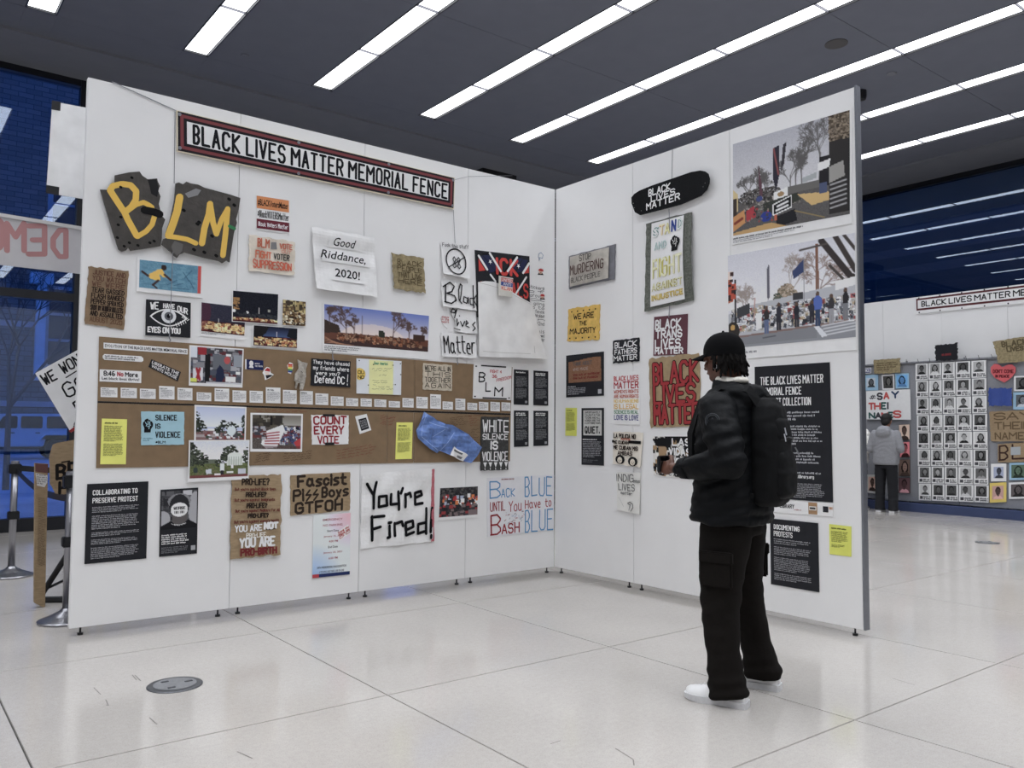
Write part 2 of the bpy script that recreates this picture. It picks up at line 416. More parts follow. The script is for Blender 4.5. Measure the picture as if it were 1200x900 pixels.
# ------------------------------------------------------------------ materials
WHITE = mat('white_panel', (206, 206, 211), .5, .012, 3)
M_PAPER = mat('white_paper', (214, 214, 216), .6, .02, 12, .05)
M_POLY = mat('plastic_sheet', (205, 206, 204), .28, .05, 7, .5, bscale=9)
M_CARD = mat('cardboard', (140, 117, 84), .85, .10, 18, .15, bscale=60, stretch=(1, 1, 4))
M_CARD2 = mat('pale_cardboard', (176, 165, 145), .85, .12, 22, .2, bscale=50)
M_CARDO = mat('olive_cardboard', (132, 118, 82), .9, .18, 30, .6, bscale=40)
M_KRAFT = mat('brown_board', (116, 92, 62), .75, .05, 14, .05)
M_BLACK = mat('black_board', (30, 31, 36), .55, .05, 20, spec=.2)
M_TAPE = mat('black_tape', (22, 22, 25), .35, 0, 10)
M_ALU = mat('aluminium', (135, 138, 145), .32, .03, 40, metal=.8, raw=True)
M_STEEL = mat('brushed_steel', (150, 150, 155), .28, .05, 50, metal=.9, raw=True, stretch=(1, 1, .05))
M_YEL = mat('yellow_paper', (214, 214, 66), .6, .02, 12)
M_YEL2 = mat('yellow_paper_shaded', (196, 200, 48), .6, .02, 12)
M_DARK = mat('black_metal', (16, 17, 21), .45, .05, 30, raw=True)
M_FRAME = mat('window_frame', (14, 16, 24), .4, 0, 10, raw=True)
M_FLOORD = mat('grout', (60, 58, 56), .8, 0, 10, raw=True)

def mat_floor():
    M = bpy.data.materials.new('terrazzo'); M.use_nodes = True; nt = M.node_tree; b = nt.nodes['Principled BSDF']
    g = nt.nodes.new('ShaderNodeNewGeometry')
    def nz(sc, d=4):
        n = nt.nodes.new('ShaderNodeTexNoise'); n.inputs['Scale'].default_value = sc; n.inputs['Detail'].default_value = d
        nt.links.new(g.outputs['Position'], n.inputs['Vector']); return n
    n1, n2, n3 = nz(1.1, 3), nz(160, 2), nz(38, 5)
    base = alb((163, 158, 152))
    r = nt.nodes.new('ShaderNodeValToRGB'); e = r.color_ramp.elements
    e[0].position = .33; e[0].color = (*base*.93, 1); e[1].position = .68; e[1].color = (*base*1.04, 1)
    nt.links.new(n1.outputs[0], r.inputs[0])
    r2 = nt.nodes.new('ShaderNodeValToRGB'); e = r2.color_ramp.elements
    e[0].position = .30; e[0].color = (.84, .84, .85, 1); e[1].position = .5; e[1].color = (1, 1, 1, 1)
    nt.links.new(n2.outputs[0], r2.inputs[0])
    r3 = nt.nodes.new('ShaderNodeValToRGB'); e = r3.color_ramp.elements
    e[0].position = .3; e[0].color = (.95, .95, .95, 1); e[1].position = .7; e[1].color = (1.03, 1.03, 1.03, 1)
    nt.links.new(n3.outputs[0], r3.inputs[0])
    def mul(a, c):
        m_ = nt.nodes.new('ShaderNodeMix'); m_.data_type = 'RGBA'; m_.blend_type = 'MULTIPLY'; m_.inputs[0].default_value = 1
        nt.links.new(a, m_.inputs[6]); nt.links.new(c, m_.inputs[7]); return m_.outputs[2]
    c = mul(mul(r.outputs[0], r2.outputs[0]), r3.outputs[0])
    nt.links.new(c, b.inputs['Base Color'])
    mr = nt.nodes.new('ShaderNodeMapRange'); mr.inputs[3].default_value = .07; mr.inputs[4].default_value = .17
    nt.links.new(n1.outputs[0], mr.inputs[0]); nt.links.new(mr.outputs[0], b.inputs['Roughness'])
    b.inputs['Specular IOR Level'].default_value = .55
    return M
M_FLOOR = mat_floor()
M_CEIL = mat('ceiling_panel', (116, 119, 131), .75, .02, 4, raw=True)
M_SOFFIT = mat('ceiling_soffit', (124, 126, 134), .75, .02, 4, raw=True)
def mat_emit(name, c, s):
    M = bpy.data.materials.new(name); M.use_nodes = True; nt = M.node_tree
    nt.nodes.remove(nt.nodes['Principled BSDF']); e = nt.nodes.new('ShaderNodeEmission')
    e.inputs[0].default_value = (*c, 1); e.inputs[1].default_value = s
    nt.links.new(e.outputs[0], nt.nodes['Material Output'].inputs[0]); return M
M_LAMP = mat_emit('lamp_diffuser', (.93, .95, 1.0), LIGHT)
def mat_glass():
    M = bpy.data.materials.new('window_glass'); M.use_nodes = True; nt = M.node_tree
    nt.nodes.remove(nt.nodes['Principled BSDF'])
    t = nt.nodes.new('ShaderNodeBsdfTransparent'); t.inputs[0].default_value = (.70, .80, .92, 1)
    g = nt.nodes.new('ShaderNodeBsdfGlossy'); g.inputs['Roughness'].default_value = .0; g.inputs[0].default_value = (.9, .95, 1, 1)
    f = nt.nodes.new('ShaderNodeFresnel'); f.inputs[0].default_value = 1.6
    mu = nt.nodes.new('ShaderNodeMath'); mu.operation = 'MULTIPLY'; mu.inputs[1].default_value = 1.6; mu.use_clamp = True
    mx = nt.nodes.new('ShaderNodeMixShader'); nt.links.new(f.outputs[0], mu.inputs[0]); nt.links.new(mu.outputs[0], mx.inputs[0])
    nt.links.new(t.outputs[0], mx.inputs[1]); nt.links.new(g.outputs[0], mx.inputs[2])
    nt.links.new(mx.outputs[0], nt.nodes['Material Output'].inputs[0]); return M
M_GLASS = mat_glass()

# ------------------------------------------------------------------ the hall
X0, X1, Y0, Y1, CZ = -9.0, 10.1, -12.0, 6.15, 5.95
fl = box('floor', (X0, Y0, -.12), (X1, Y1, -.006), M_FLOORD); tag(fl, kind='structure')
TX, TY, OX, OY = 1.5265, 1.585, -2.9796, -2.1906
tile_me = None
for i in range(-4, 9):
    for j in range(-7, 6):
        a, b = max(OX+TX*i, X0), max(OY+TY*j, Y0); c, d = min(OX+TX*(i+1), X1), min(OY+TY*(j+1), Y1)
        if c-a < .05 or d-b < .05: continue
        full = abs(c-a-TX) < 1e-6 and abs(d-b-TY) < 1e-6
        if full and tile_me is not None:
            o = bpy.data.objects.new('tile', tile_me); COL.objects.link(o); o.location = (a, b, 0); o.parent = fl
        else:
            g = .0028; h = .004
            vs = [(g, g, -.006), (c-a-g, g, -.006), (c-a-g, d-b-g, -.006), (g, d-b-g, -.006), (g+h*.5, g+h*.5, 0), (c-a-g-h*.5, g+h*.5, 0), (c-a-g-h*.5, d-b-g-h*.5, 0), (g+h*.5, d-b-g-h*.5, 0)]
            o = new('tile', vs, [(4, 5, 6, 7), (0, 1, 5, 4), (1, 2, 6, 5), (2, 3, 7, 6), (3, 0, 4, 7)], M_FLOOR, parent=fl, loc=(a, b, 0))
            if full: tile_me = o.data
# scuff marks on the floor
def floor_pt(x, y, z=0):
    d = CF*F+CR*(x-600)+CU*(450-y); t = (z-CAM[2])/d[2]; return CAM+d*t
sc = new('scuff_mark', [], [], None); bpy.data.objects.remove(sc)
for k, pts in enumerate([[(155, 791), (160, 797)], [(158, 791), (165, 798)], [(110, 806), (118, 814)], [(124, 820), (127, 827), (124, 826)], [(175, 841), (184, 849)], [(278, 881), (296, 889)],
                         [(721, 877), (742, 890), (743, 897)], [(645, 872), (657, 868)], [(1046, 795), (1072, 803)]]):
    bm = bmesh.new()
    for (xa, ya), (xb, yb) in zip(pts, pts[1:]):
        p, q = floor_pt(xa, ya), floor_pt(xb, yb); d = (q-p)/np.linalg.norm(q-p); n_ = np.array([-d[1], d[0], 0])*.0025
        bm.faces.new([bm.verts.new(v) for v in ((*(p-n_)[:2], .0006), (*(q-n_)[:2], .0006), (*(q+n_)[:2], .0006), (*(p+n_)[:2], .0006))])
    o = from_bm('scuff_mark', bm, mat('scuff', (110, 106, 102), .7, .2, 90, raw=True), fl)

ce = box('ceiling', (X0, Y0, CZ+.10), (X1, Y1, CZ+.2), M_FLOORD); tag(ce, kind='structure')
ROWX = [-7.07, -5.39, -3.71, -2.03, -.345, 1.34, 3.03, 4.71, 6.38, 8.06]
SEG, YE = 1.358, 4.49
def cpanel(x0, y0, x1, y1, g=.006, m_=None, z=CZ): return box('panel', (x0+g, y0+g, z), (x1-g, y1-g, z+.06), m_ or M_CEIL, ce)
edges = [X0]+[x+s for x in ROWX for s in (-.155, .155)]+[X1]
for k in range(0, len(edges), 2):
    a, b = edges[k], edges[k+1]
    y = YE
    while y > Y0+.1:
        cpanel(a, max(y-SEG*2, Y0), b, y, .003); y -= SEG*2
    cpanel(a, YE, b, 5.13, .001)
for k in range(len(ROWX)): cpanel(ROWX[k]-.155, YE, ROWX[k]+.155, 5.13, 0)
box('soffit', (X0, 5.13, CZ-.035), (X1, Y1, CZ+.09), M_SOFFIT, ce)
box('soffit', (9.0, Y0, CZ-.03), (X1, 5.13, CZ+.09), M_SOFFIT, ce)
place_words = ['above the far left of the hall, outside the picture', 'second from the left end of the hall, outside the picture',
    'third from the left end of the hall, just above the picture', 'leftmost in view, above the long wall left end', 'second in view from the left, blunt end above the banner',
    'third in view from the left', 'fourth in view from the left', 'fifth in view from the left, just over the right wing',
    'second nearest the far right glass wall', 'nearest to the far right glass wall']
for k, x in enumerate(ROWX):
    e = empty('ceiling_light_row', (x, YE, CZ)); tag(e, 'ceiling light strip row ' + place_words[k], 'ceiling light', 'rows of linear ceiling lights')
    bm = bmesh.new(); L = YE-Y0
    for a, b in ((-.155, -.142), (.142, .155)): bx(bm, a, -L, -.004, b, 0, .09)
    bx(bm, -.142, -.014, -.004, .142, 0, .09)
    from_bm('frame', bm, M_DARK, e)
    y = 0; me = None
    while y > -L+.2:
        s_ = min(SEG, L+y)
        if me is None or s_ < SEG:
            o = box('diffuser', (-.132, -s_+.012, .02), (.132, -.012, .03), M_LAMP, e); me = o.data; o.location = (0, y, 0)
        else:
            o = bpy.data.objects.new('diffuser', me); COL.objects.link(o); o.parent = e; o.location = (0, y, 0)
        box('divider', (-.142, y-s_-.006, .0), (.142, y-s_+.006, .05), mat('divider_grey', (90, 90, 98), .5, 0, 10, raw=True), e)
        y -= s_
    la = bpy.data.lights.new('strip_lamp', 'AREA'); la.shape = 'RECTANGLE'; la.size = .26; la.size_y = L-.1; la.energy = LAMP_W; la.spread = math.radians(120); la.color = (.93, .955, 1)
    lo = bpy.data.objects.new('strip_lamp', la); COL.objects.link(lo); lo.parent = e; lo.location = (0, -L/2, .010)
for (x, y, r_, lb, mm) in [(287, 65, .05, 'small round cover in the ceiling near the left light strips', M_CEIL), (980, 51, .13, 'wide dark round grille in the ceiling over the right wall wing', mat('ceiling_speaker', (92, 90, 90), .8, 0, 9, raw=True)),
                       (1045, 86, .06, 'small pale round cover in the ceiling right of the wall wing', M_SOFFIT)]:
    p = floor_pt(x, y, CZ); bm = bmesh.new(); lathe(bm, [(r_*.7, -.016), (r_, -.010), (r_, 0)], 24)
    tag(from_bm('ceiling_cover', bm, mm, smooth=False, loc=tuple(p)), lb, 'ceiling cover')
p = floor_pt(1008, 107, CZ)
bm = bmesh.new(); lathe(bm, [(.02, -.13), (.07, -.12), (.08, -.08), (.08, 0)], 20); tag(from_bm('security_camera', bm, M_DARK, loc=tuple(p)), 'small dark dome camera on the ceiling behind the top corner of the right wall wing', 'camera')
p0 = floor_pt(562, 198, CZ-.035); p1 = floor_pt(598, 206, CZ-.035)
box('ceiling_box', (0, 0, -.16), (.75, .25, 0), M_DARK, None, loc=(p0[0], p0[1]-.1, CZ-.035)); tag(bpy.data.objects['ceiling_box'], 'black box on the ceiling showing above the long white wall near the corner', 'ceiling box')

# solid walls behind and left of the camera
tag(box('wall_left', (X0-.15, Y0, -.12), (X0, Y1+.15, CZ+.2), mat('grey_wall', (226, 226, 228), .7, .02, 3, raw=True)), kind='structure')
tag(box('wall_back', (X0-.15, Y0-.15, -.12), (X1+.15, Y0, CZ+.2), mat('dark_grey_wall', (96, 97, 100), .7, .02, 3, raw=True)), kind='structure')
# glazed walls
def glazed(name, horiz, a0, a1, v, mull, bars):
    e = empty(name); tag(e, kind='structure')
    def bb(nm, a, b, z0, z1, d0, d1, m_):
        lo, hi = min(a, b), max(a, b)
        return box(nm, (lo, v+d0, z0), (hi, v+d1, z1), m_, e) if horiz else box(nm, (v+d0, lo, z0), (v+d1, hi, z1), m_, e)
    bb('sill', a0, a1, 0, .16, -.02, .14, M_FRAME); bb('head', a0, a1, CZ-.12, CZ+.02, 0, .14, M_FRAME)
    for z in bars: bb('transom', a0, a1, z-.055, z+.055, 0, .14, M_FRAME)
    for a in mull: bb('mullion', a-.045, a+.045, 0, CZ, -.005, .15, M_FRAME)
    zs = [.16]+[z for z in bars]+[CZ-.12]
    ms = sorted([min(a0, a1)]+list(mull)+[max(a0, a1)])
    for z0, z1 in zip(zs, zs[1:]):
        for p_, q_ in zip(ms, ms[1:]):
            if q_-p_ > .1: bb('pane', p_+.02, q_-.02, z0, z1, .07, .075, M_GLASS)
    return e
glazed('window_1', True, X0, X1, Y1, [-2.955+3.0*k for k in range(-2, 5) if k != 4 or True], [3.0])
glazed('window_2', False, Y0, Y1, X1, [-10.5, -7.5, -4.5, 3.9], [2.2])

# ------------------------------------------------------------------ outside, at dusk
gr = box('ground', (-60, Y1+.15, -.4), (70, 70, -.15), mat('snowy_pavement', (176, 182, 194), .7, .1, .6)); tag(gr, 'pale pavement outside the windows', kind='structure')
gr = box('ground', (X1+.15, -40, -.4), (60, Y1+.15, -.15), mat('wet_asphalt', (60, 62, 66), .6, .1, .6)); tag(gr, 'dark street outside the right windows', kind='structure')
def mat_stone(name='grey_stone', c1=(128, 127, 128), c2=(106, 106, 108)):
    M = bpy.data.materials.new(name); M.use_nodes = True; nt = M.node_tree; b = nt.nodes['Principled BSDF']
    tc = nt.nodes.new('ShaderNodeTexCoord'); mp = nt.nodes.new('ShaderNodeMapping'); nt.links.new(tc.outputs['Object'], mp.inputs[0])
    mp.inputs['Rotation'].default_value = (math.pi/2, 0, 0)
    br = nt.nodes.new('ShaderNodeTexBrick'); nt.links.new(mp.outputs[0], br.inputs[0])
    br.inputs['Color1'].default_value = (*lin(c1), 1); br.inputs['Color2'].default_value = (*lin(c2), 1); br.inputs['Mortar'].default_value = (*lin((66, 66, 68)), 1)
    br.inputs['Scale'].default_value = 1; br.inputs['Brick Width'].default_value = .75; br.inputs['Row Height'].default_value = .28; br.inputs['Mortar Size'].default_value = .02
    nt.links.new(br.outputs[0], b.inputs['Base Color']); b.inputs['Roughness'].default_value = .9; return M
M_STONE = mat_stone()
M_PALE = mat('pale_stone', (150, 152, 158), .8, .08, 2)
st = empty('stone_building', (0, 46, -.15)); tag(st, 'grey stone building across the street outside the left window', 'building')
box('wall', (-40, 0, 0), (24, 5, 34), M_STONE, st)
for x in (-10.0, -5.6, -1.2, 3.2, 7.6):
    for z in (4.8, 11.0):
        f = box('window_frame', (x-.85, -.16, z-.25), (x+.85, .02, z+4.5), M_PALE, st)
        for q in range(3): box('pane', (x-.6, -.18, z+.1+q*1.45), (x+.6, -.05, z+1.4+q*1.45), mat('dark_glass', (26, 32, 50), .1, 0, 5, raw=True), f)
for z in (2.55, 6.9, 10.3): box('string_course', (-40, -.12, z), (24, .02, z+.3), M_PALE, st)
box('blue_streak_bar', (1.95, -.5, 4.0), (2.4, -.05, 9.3), mat('pale_blue_streak', (200, 225, 245), .6, .05, 3), st); box('blue_streak_head', (1.6, -.6, 9.3), (2.7, -.02, 9.9), MATS['pale_blue_streak'], st)  # added pale bars imitate a bright blue streak, taken for a reflection
rb = empty('brick_building', (18, 2, -.15)); tag(rb, 'dark brick building beyond the right glass wall', 'building')
box('wall', (0, -40, 0), (8, 30, 18), mat_stone('dark_brick', (104, 94, 92), (72, 66, 68)), rb)
tag(box('canopy', (X1+.16, Y0, CZ-.05), (X1+2.9, Y1+.1, CZ+.25), mat('canopy_white', (215, 214, 210), .8, .02, 3, raw=True)), 'flat grey canopy outside above the right glass wall', 'canopy')

# the parked car: an upright four door off-road car
def car():
    e = empty('car', (0, 0, 0)); tag(e, 'parked boxy off-road car outside the left window', 'car')
    paint = mat('car_paint', (190, 200, 215), .35, .02, 4); trim = mat('car_trim', (22, 22, 26), .7, 0, 4, raw=True); gl = MATS['dark_glass']
    def prof(name, pts, y0, y1, m_, par=e):
        bm = bmesh.new(); a = [bm.verts.new((x, y0, z)) for x, z in pts]; bm.faces.new(a)
        ex = bmesh.ops.extrude_face_region(bm, geom=bm.faces[:]); bmesh.ops.translate(bm, verts=[v for v in ex['geom'] if isinstance(v, bmesh.types.BMVert)], vec=(0, y1-y0, 0))
        bmesh.ops.bevel(bm, geom=bm.edges[:], offset=.03, segments=2, affect='EDGES'); return from_bm(name, bm, m_, par)
    prof('body', [(-2.2, .5), (-1.95, .52), (-1.85, .9), (-1.1, .9), (-1.0, .52), (1.0, .52), (1.1, .9), (1.85, .9), (1.95, .55), (2.25, .55), (2.25, 1.15), (-1.0, 1.18), (-2.15, 1.08), (-2.25, .8)], -.8, .8, paint)
    prof('cabin', [(-1.0, 1.17), (-.62, 1.8), (2.1, 1.84), (2.22, 1.16)], -.72, .72, paint)
    for x0, x1, s_ in ((-.72, .05, .28), (.17, .95, 0), (1.1, 1.95, 0)):
        prof('side_window', [(x0, 1.24), (x0+s_, 1.72), (x1, 1.72), (x1, 1.24)], -.745, -.70, gl)
    for x in (-1.48, 1.48):
        bm = bmesh.new(); tube(bm, (x, -.86, .42), (x, -.6, .42), .42, n=28); w_ = from_bm('wheel', bm, trim, e)
        bm = bmesh.new(); tube(bm, (x, -.875, .42), (x, -.85, .42), .22, n=20); from_bm('rim', bm, M_ALU, w_)
        prof('fender', [(x-.62, .82), (x-.45, 1.03), (x+.45, 1.03), (x+.62, .82), (x+.62, .74), (x+.42, .94), (x-.42, .94), (x-.62, .74)], -.95, -.70, mat('pale_fender', (210, 215, 225), .5, 0, 3))
        bm = bmesh.new(); tube(bm, (x, .6, .42), (x, .86, .42), .42, n=28); from_bm('wheel', bm, trim, e)
    prof('running_board', [(-.9, .42), (.95, .42), (.95, .5), (-.9, .5)], -.9, -.7, trim)
    for x in (-.05, .85): box('door_handle', (x-.16, -.84, 1.04), (x, -.79, 1.08), trim, e)
    prof('bumper', [(-2.45, .5), (-2.2, .5), (-2.2, .72), (-2.45, .72)], -.75, .75, trim)
    bm = bmesh.new(); tube(bm, (2.25, 0, 1.0), (2.45, 0, 1.0), .38, n=24); from_bm('spare_wheel', bm, trim, e)
    box('mirror', (-.85, -.98, 1.2), (-.7, -.8, 1.36), trim, e)
    return e
cr = car(); cr.location = (.05, 37, -.15); cr.scale = (1.08, 1.08, 1.12)
# a bare tree on the pavement
rt = random.Random(5); bm = bmesh.new()
def branch(bm, p, d, L, r, k, rnd):
    q = p+d*L; tube(bm, p, q, r, r*.7, n=5, cap=False)
    if k:
        for _ in range(3):
            nd = (d+Vector((rnd.uniform(-.7, .7), rnd.uniform(-.5, .5), rnd.uniform(-.25, .45)))).normalized(); branch(bm, q, nd, L*rnd.uniform(.6, .8), r*.6, k-1, rnd)
branch(bm, Vector((0, 0, 0)), Vector((0, 0, 1)), 1.9, .08, 6, rt)
tr = empty('bare_tree', (-2.5, 16.5, -.15)); tag(tr, 'leafless street tree outside the left window', 'tree')
from_bm('branches', bm, mat('bark', (60, 62, 68), .9, .1, 10), tr)
# ------------------------------------------------------------------ free-standing display walls
WP, ZB, ZT = 1.0041, .05, 3.587
def display_wall(name, label, wall, a_list, zt=ZT, trim_end=None):
    e = empty(name, (0, 0, 0)); tag(e, label, 'display wall')
    ax, v = WALLS[wall]
    def B(nm, a0, a1, d0, d1, z0, z1, m_, bev=0):
        p, q = place(wall, a0, z0, d0), place(wall, a1, z1, d1)
        lo = [min(p[i], q[i]) for i in range(3)]; hi = [max(p[i], q[i]) for i in range(3)]
        return box(nm, lo, hi, m_, e, bev)
    for a, b in zip(a_list, a_list[1:]):
        B('panel', a+.0016, b-.0016, -.045, 0, ZB, zt, WHITE, .0015)
        for q in (a+.07, b-.07):
            p = place(wall, q, 0, -.022); bm = bmesh.new(); tube(bm, (p[0], p[1], .012), (p[0], p[1], ZB), .006, n=8); tube(bm, (p[0], p[1], 0), (p[0], p[1], .014), .017, n=12); from_bm('levelling_foot', bm, M_DARK, e)
    if trim_end is not None: B('edge_trim', trim_end, trim_end+.014, -.05, .002, ZB, zt+.01, M_ALU)
    return e
PA = [-4*WP, -3*WP, -2*WP, -WP, -.004]
display_wall('display_wall', 'long white panelled display wall on the left under the main banner', 'A', PA)
display_wall('display_wall', 'white panelled display wall wing on the right behind the standing man', 'B', [.004, WP, 2*WP, 3*WP], trim_end=3*WP)
display_wall('display_wall', 'distant white panelled wall on the right above the grey mesh fence', 'C', [-2.5+1.0*k for k in range(10)])

W_ = 's'
def S(*a, **k): return Sign(*a, **k)
BK, RD, WT = (22, 22, 26), (165, 35, 40), (225, 225, 228)

# main banner
def banner(s, txt, italic=0):
    iu, iv = .055/s.W, .055/s.H
    s.rect(.003, .02, .997, .98, (38, 34, 38), 0)
    s.rect(iu*.42, iv*.40, 1-iu*.42, 1-iv*.40, (118, 54, 58), 1)
    s.rect(iu*.82, iv*.80, 1-iu*.82, 1-iv*.80, (30, 28, 32), 2)
    s.rect(iu*1.2, iv*1.15, 1-iu*1.2, 1-iv*1.15, (205, 206, 210), 3)
s = S('banner', 'long bordered banner reading BLACK LIVES MATTER MEMORIAL FENCE high on the left wall', 'banner', 'A', [(206, 130), (531.5, 209), (530.5, 245.5), (206.5, 178)], mat('cream_edge', (200, 190, 165), .5, 0, 9), th=.016, off=.004)
banner(s, '')
s.text('BLACK LIVES MATTER MEMORIAL FENCE', (.045, .255, .968, .755), BK, .05, 4).end()
for u, v in ((.008, .09), (.008, .91), (.385, .08), (.385, .92), (.72, .08), (.72, .92), (.992, .09), (.992, .91)):
    p = s.P(u, v, .006); bm = bmesh.new(); tube(bm, (p[0], p[1], p[2]), (p[0], p[1]+.006, p[2]), .012, n=12); from_bm('grommet', bm, M_ALU, s.o)

# wires
def wire(wall, pts, label, d=.006, r=.0022, hook=False):
    P_ = [place(wall, *spot(wall, *p), d) for p in pts]; o = P_[0]
    bm = bmesh.new(); poly_tube(bm, [tuple(np.array(p)-np.array(o)) for p in P_], r)
    if hook:
        q = np.array(P_[-1])-np.array(o); z = Vector(q); 
        poly_tube(bm, [z, z+Vector((0, 0, -.03)), z+Vector((.008 if wall == 'A' else 0, -.0 if wall == 'A' else -.008, -.04)), z+Vector((0, 0, -.055))], .004)
    tag(from_bm('wire', bm, mat('wire_grey', (112, 113, 119), .5, 0, 9), None, loc=o), label, 'wire')
wire('A', [(131, 96), (206, 130)], 'slanting wire from the left wall top edge to the main banner corner', r=.003)
wire('A', [(205, 131), (204, 215)], 'upright wire between the main banner and the black LM scrap', d=.003)
wire('A', [(201, 296), (197, 392)], 'thin wire below the torn black boards with a hook at the brown board', d=.035, hook=True)
wire('A', [(531.5, 211), (548, 207), (600, 206)], 'wire running right from the end of the main banner', r=.0015)
wire('A', [(531, 246), (533, 285)], 'short upright wire between the banner end and the crossed-out circle sheet', d=.004, r=.0018)
wire('A', [(534, 408), (534.5, 420)], 'dark hook under the Matter sheet', d=.02, r=.003, hook=True)
wire('A', [(389, 411), (389, 415)], 'small dark hook under the wide tree photograph', d=.012, r=.003, hook=True)
wire('B', [(788.5, 174), (787.5, 212)], 'upright wire from the wall top to the skateboard deck', d=.004)
wire('B', [(787.5, 246), (788, 272)], 'short wire between the skateboard deck and the STAND AND FIGHT panel', d=.035, r=.003)
wire('B', [(786, 358), (785, 372)], 'short dark hook under the STAND AND FIGHT panel', d=.012, r=.004)

# torn black boards
BLK = mat('tar_black_board', (58, 54, 50), .45, .15, 14, .4, bscale=30)
YEL = (208, 166, 40)
s = S('torn_board', 'torn black board piece with a yellow painted letter B', 'torn board', 'A', [(117, 202), (190, 202), (190, 296), (117, 296)], BLK, th=.012, off=.012,
      outline=[(116.5, 223), (126, 223.5), (129, 216), (133.5, 215), (133.5, 206.5), (150, 203), (162.5, 202), (166, 207), (172, 211), (183, 210), (184, 214), (186.5, 219), (184, 224), (187, 231), (185, 240), (187, 248), (189, 254), (192.5, 258), (189, 268), (188.5, 280), (187, 289), (152, 294.5), (149.5, 290), (147, 294), (142, 295.5), (138, 293), (131, 272), (123, 245)])
s.pxs([(159, 277), (148.5, 258), (145, 250), (133, 232), (128, 224), (131, 219), (142, 216.5), (152, 218), (158.5, 225), (158, 235), (153, 243), (146, 249)], .040, YEL)
s.pxs([(146, 250), (158, 241), (167, 238), (173, 241), (177, 244)], .032, YEL).pxs([(180, 254), (177, 264), (170, 272), (160, 278)], .034, YEL)
s.pxs([(168, 247), (178, 249), (186, 252)], .05, (18, 18, 20), 1)
s.quad([s.uv(*p) for p in [(172, 212), (182, 211), (185, 222), (183, 232), (176, 228), (174, 219)]], (32, 32, 34), 0)
for x, y in ((140, 220), (153, 209), (140, 255), (137, 264), (150, 285), (136, 279), (160, 288), (174, 285), (144, 289), (179, 283)): s.pxs([(x, y), (x+1, y+.6)], .016, (15, 15, 16))
s.end()
s = S('torn_board', 'torn black board piece with yellow painted letters L and M', 'torn board', 'A', [(190, 214), (280, 214), (280, 309), (190, 309)], BLK, th=.012, off=.018,
      outline=[(204.5, 216), (208, 215), (213, 217), (217, 214), (222, 216), (231, 217.5), (238, 221), (268, 229), (280, 233), (278, 247), (275, 258), (276, 262), (272.5, 274), (270, 290), (268, 303), (267.5, 308), (264, 306), (259, 309), (255, 306.5), (235, 302), (215, 296.5), (209, 299), (206, 303), (202, 300), (199, 296), (194, 292), (188, 287), (190, 281), (196, 279), (193, 273), (197, 262), (200, 250), (203, 235)])
s.pxs([(209, 232), (206, 249), (201, 264), (196, 277)], .050, YEL).pxs([(196, 278), (205, 279), (218, 281.5), (228, 286)], .034, YEL)
s.pxs([(235, 286), (238, 268), (243, 252), (244.5, 240)], .044, YEL).pxs([(244.5, 240), (248, 262), (252, 275)], .040, YEL).pxs([(252, 275), (258, 258), (265, 246)], .036, YEL).pxs([(265, 246), (262.5, 275), (259.5, 300)], .040, YEL)
s.pxs([(267, 266), (273, 269)], .022, (40, 120, 70), 1)
s.quad([s.uv(*p) for p in [(215, 228), (228, 222), (234, 224), (230, 230), (219, 233)]], (120, 120, 122), 0)
s.quad([s.uv(*p) for p in [(203, 283), (213, 287), (212, 295), (206, 301), (201, 296), (199, 290)]], (90, 88, 86), 0)
for x, y in ((229, 263), (231, 261), (272, 241), (266, 234), (246, 277), (225, 293), (237, 296), (251, 300), (213, 247)): s.pxs([(x, y), (x+1.5, y+1)], .02, (15, 15, 16))
s.end()

# hashtag stack
s = S('poster', 'small striped orange, white and maroon sheet with voter hashtags', 'poster', 'A', [(300, 229), (338.5, 235), (339, 274), (300, 269)], M_PAPER, rag=.003, seed=3)
s.rect(0.01, .01, .99, .37, (196, 122, 66)); s.text('#BLACKVotersMatter', (.04, .09, .96, .30), BK, .016, 1)
s.text('#BlackVOTERSMatter', (.03, .42, .98, .63), BK, .02, 1); s.rect(.01, .68, .99, .96, (98, 34, 48)); s.hand('Black Voters Matter', (.06, .76, .94, .88), (220, 200, 205), .004, .4, 1); s.end()
# BLM vote
s = S('cloth_sign', 'crumpled beige sheet reading FIGHT VOTER SUPPRESSION in orange and black', 'sign', 'A', [(291.5, 275), (345, 284), (344, 323), (291, 318)], mat('beige_cloth', (196, 186, 170), .8, .06, 14, .4, bscale=20), rag=.006, bow=lambda u, v: .006+.006*math.sin(u*9)*math.sin(v*7), off=.003)
s.hand('"BLM', (.12, .08, .42, .30), (176, 92, 66), .010); s.hand('VOTE', (.66, .12, .92, .26), (176, 92, 66), .008); s.hand('OUT', (.7, .3, .9, .38), (196, 140, 120), .006)
s.quad([(.47, .12), (.58, .10), (.6, .3), (.46, .32)], (110, 110, 112)); s.hand('FIGHT', (.14, .42, .46, .60), (190, 96, 62), .009); s.text('VOTER', (.52, .42, .88, .60), BK, .02)
s.hand('SUPPRESSION', (.09, .67, .92, .88), (186, 84, 56), .009); s.end()
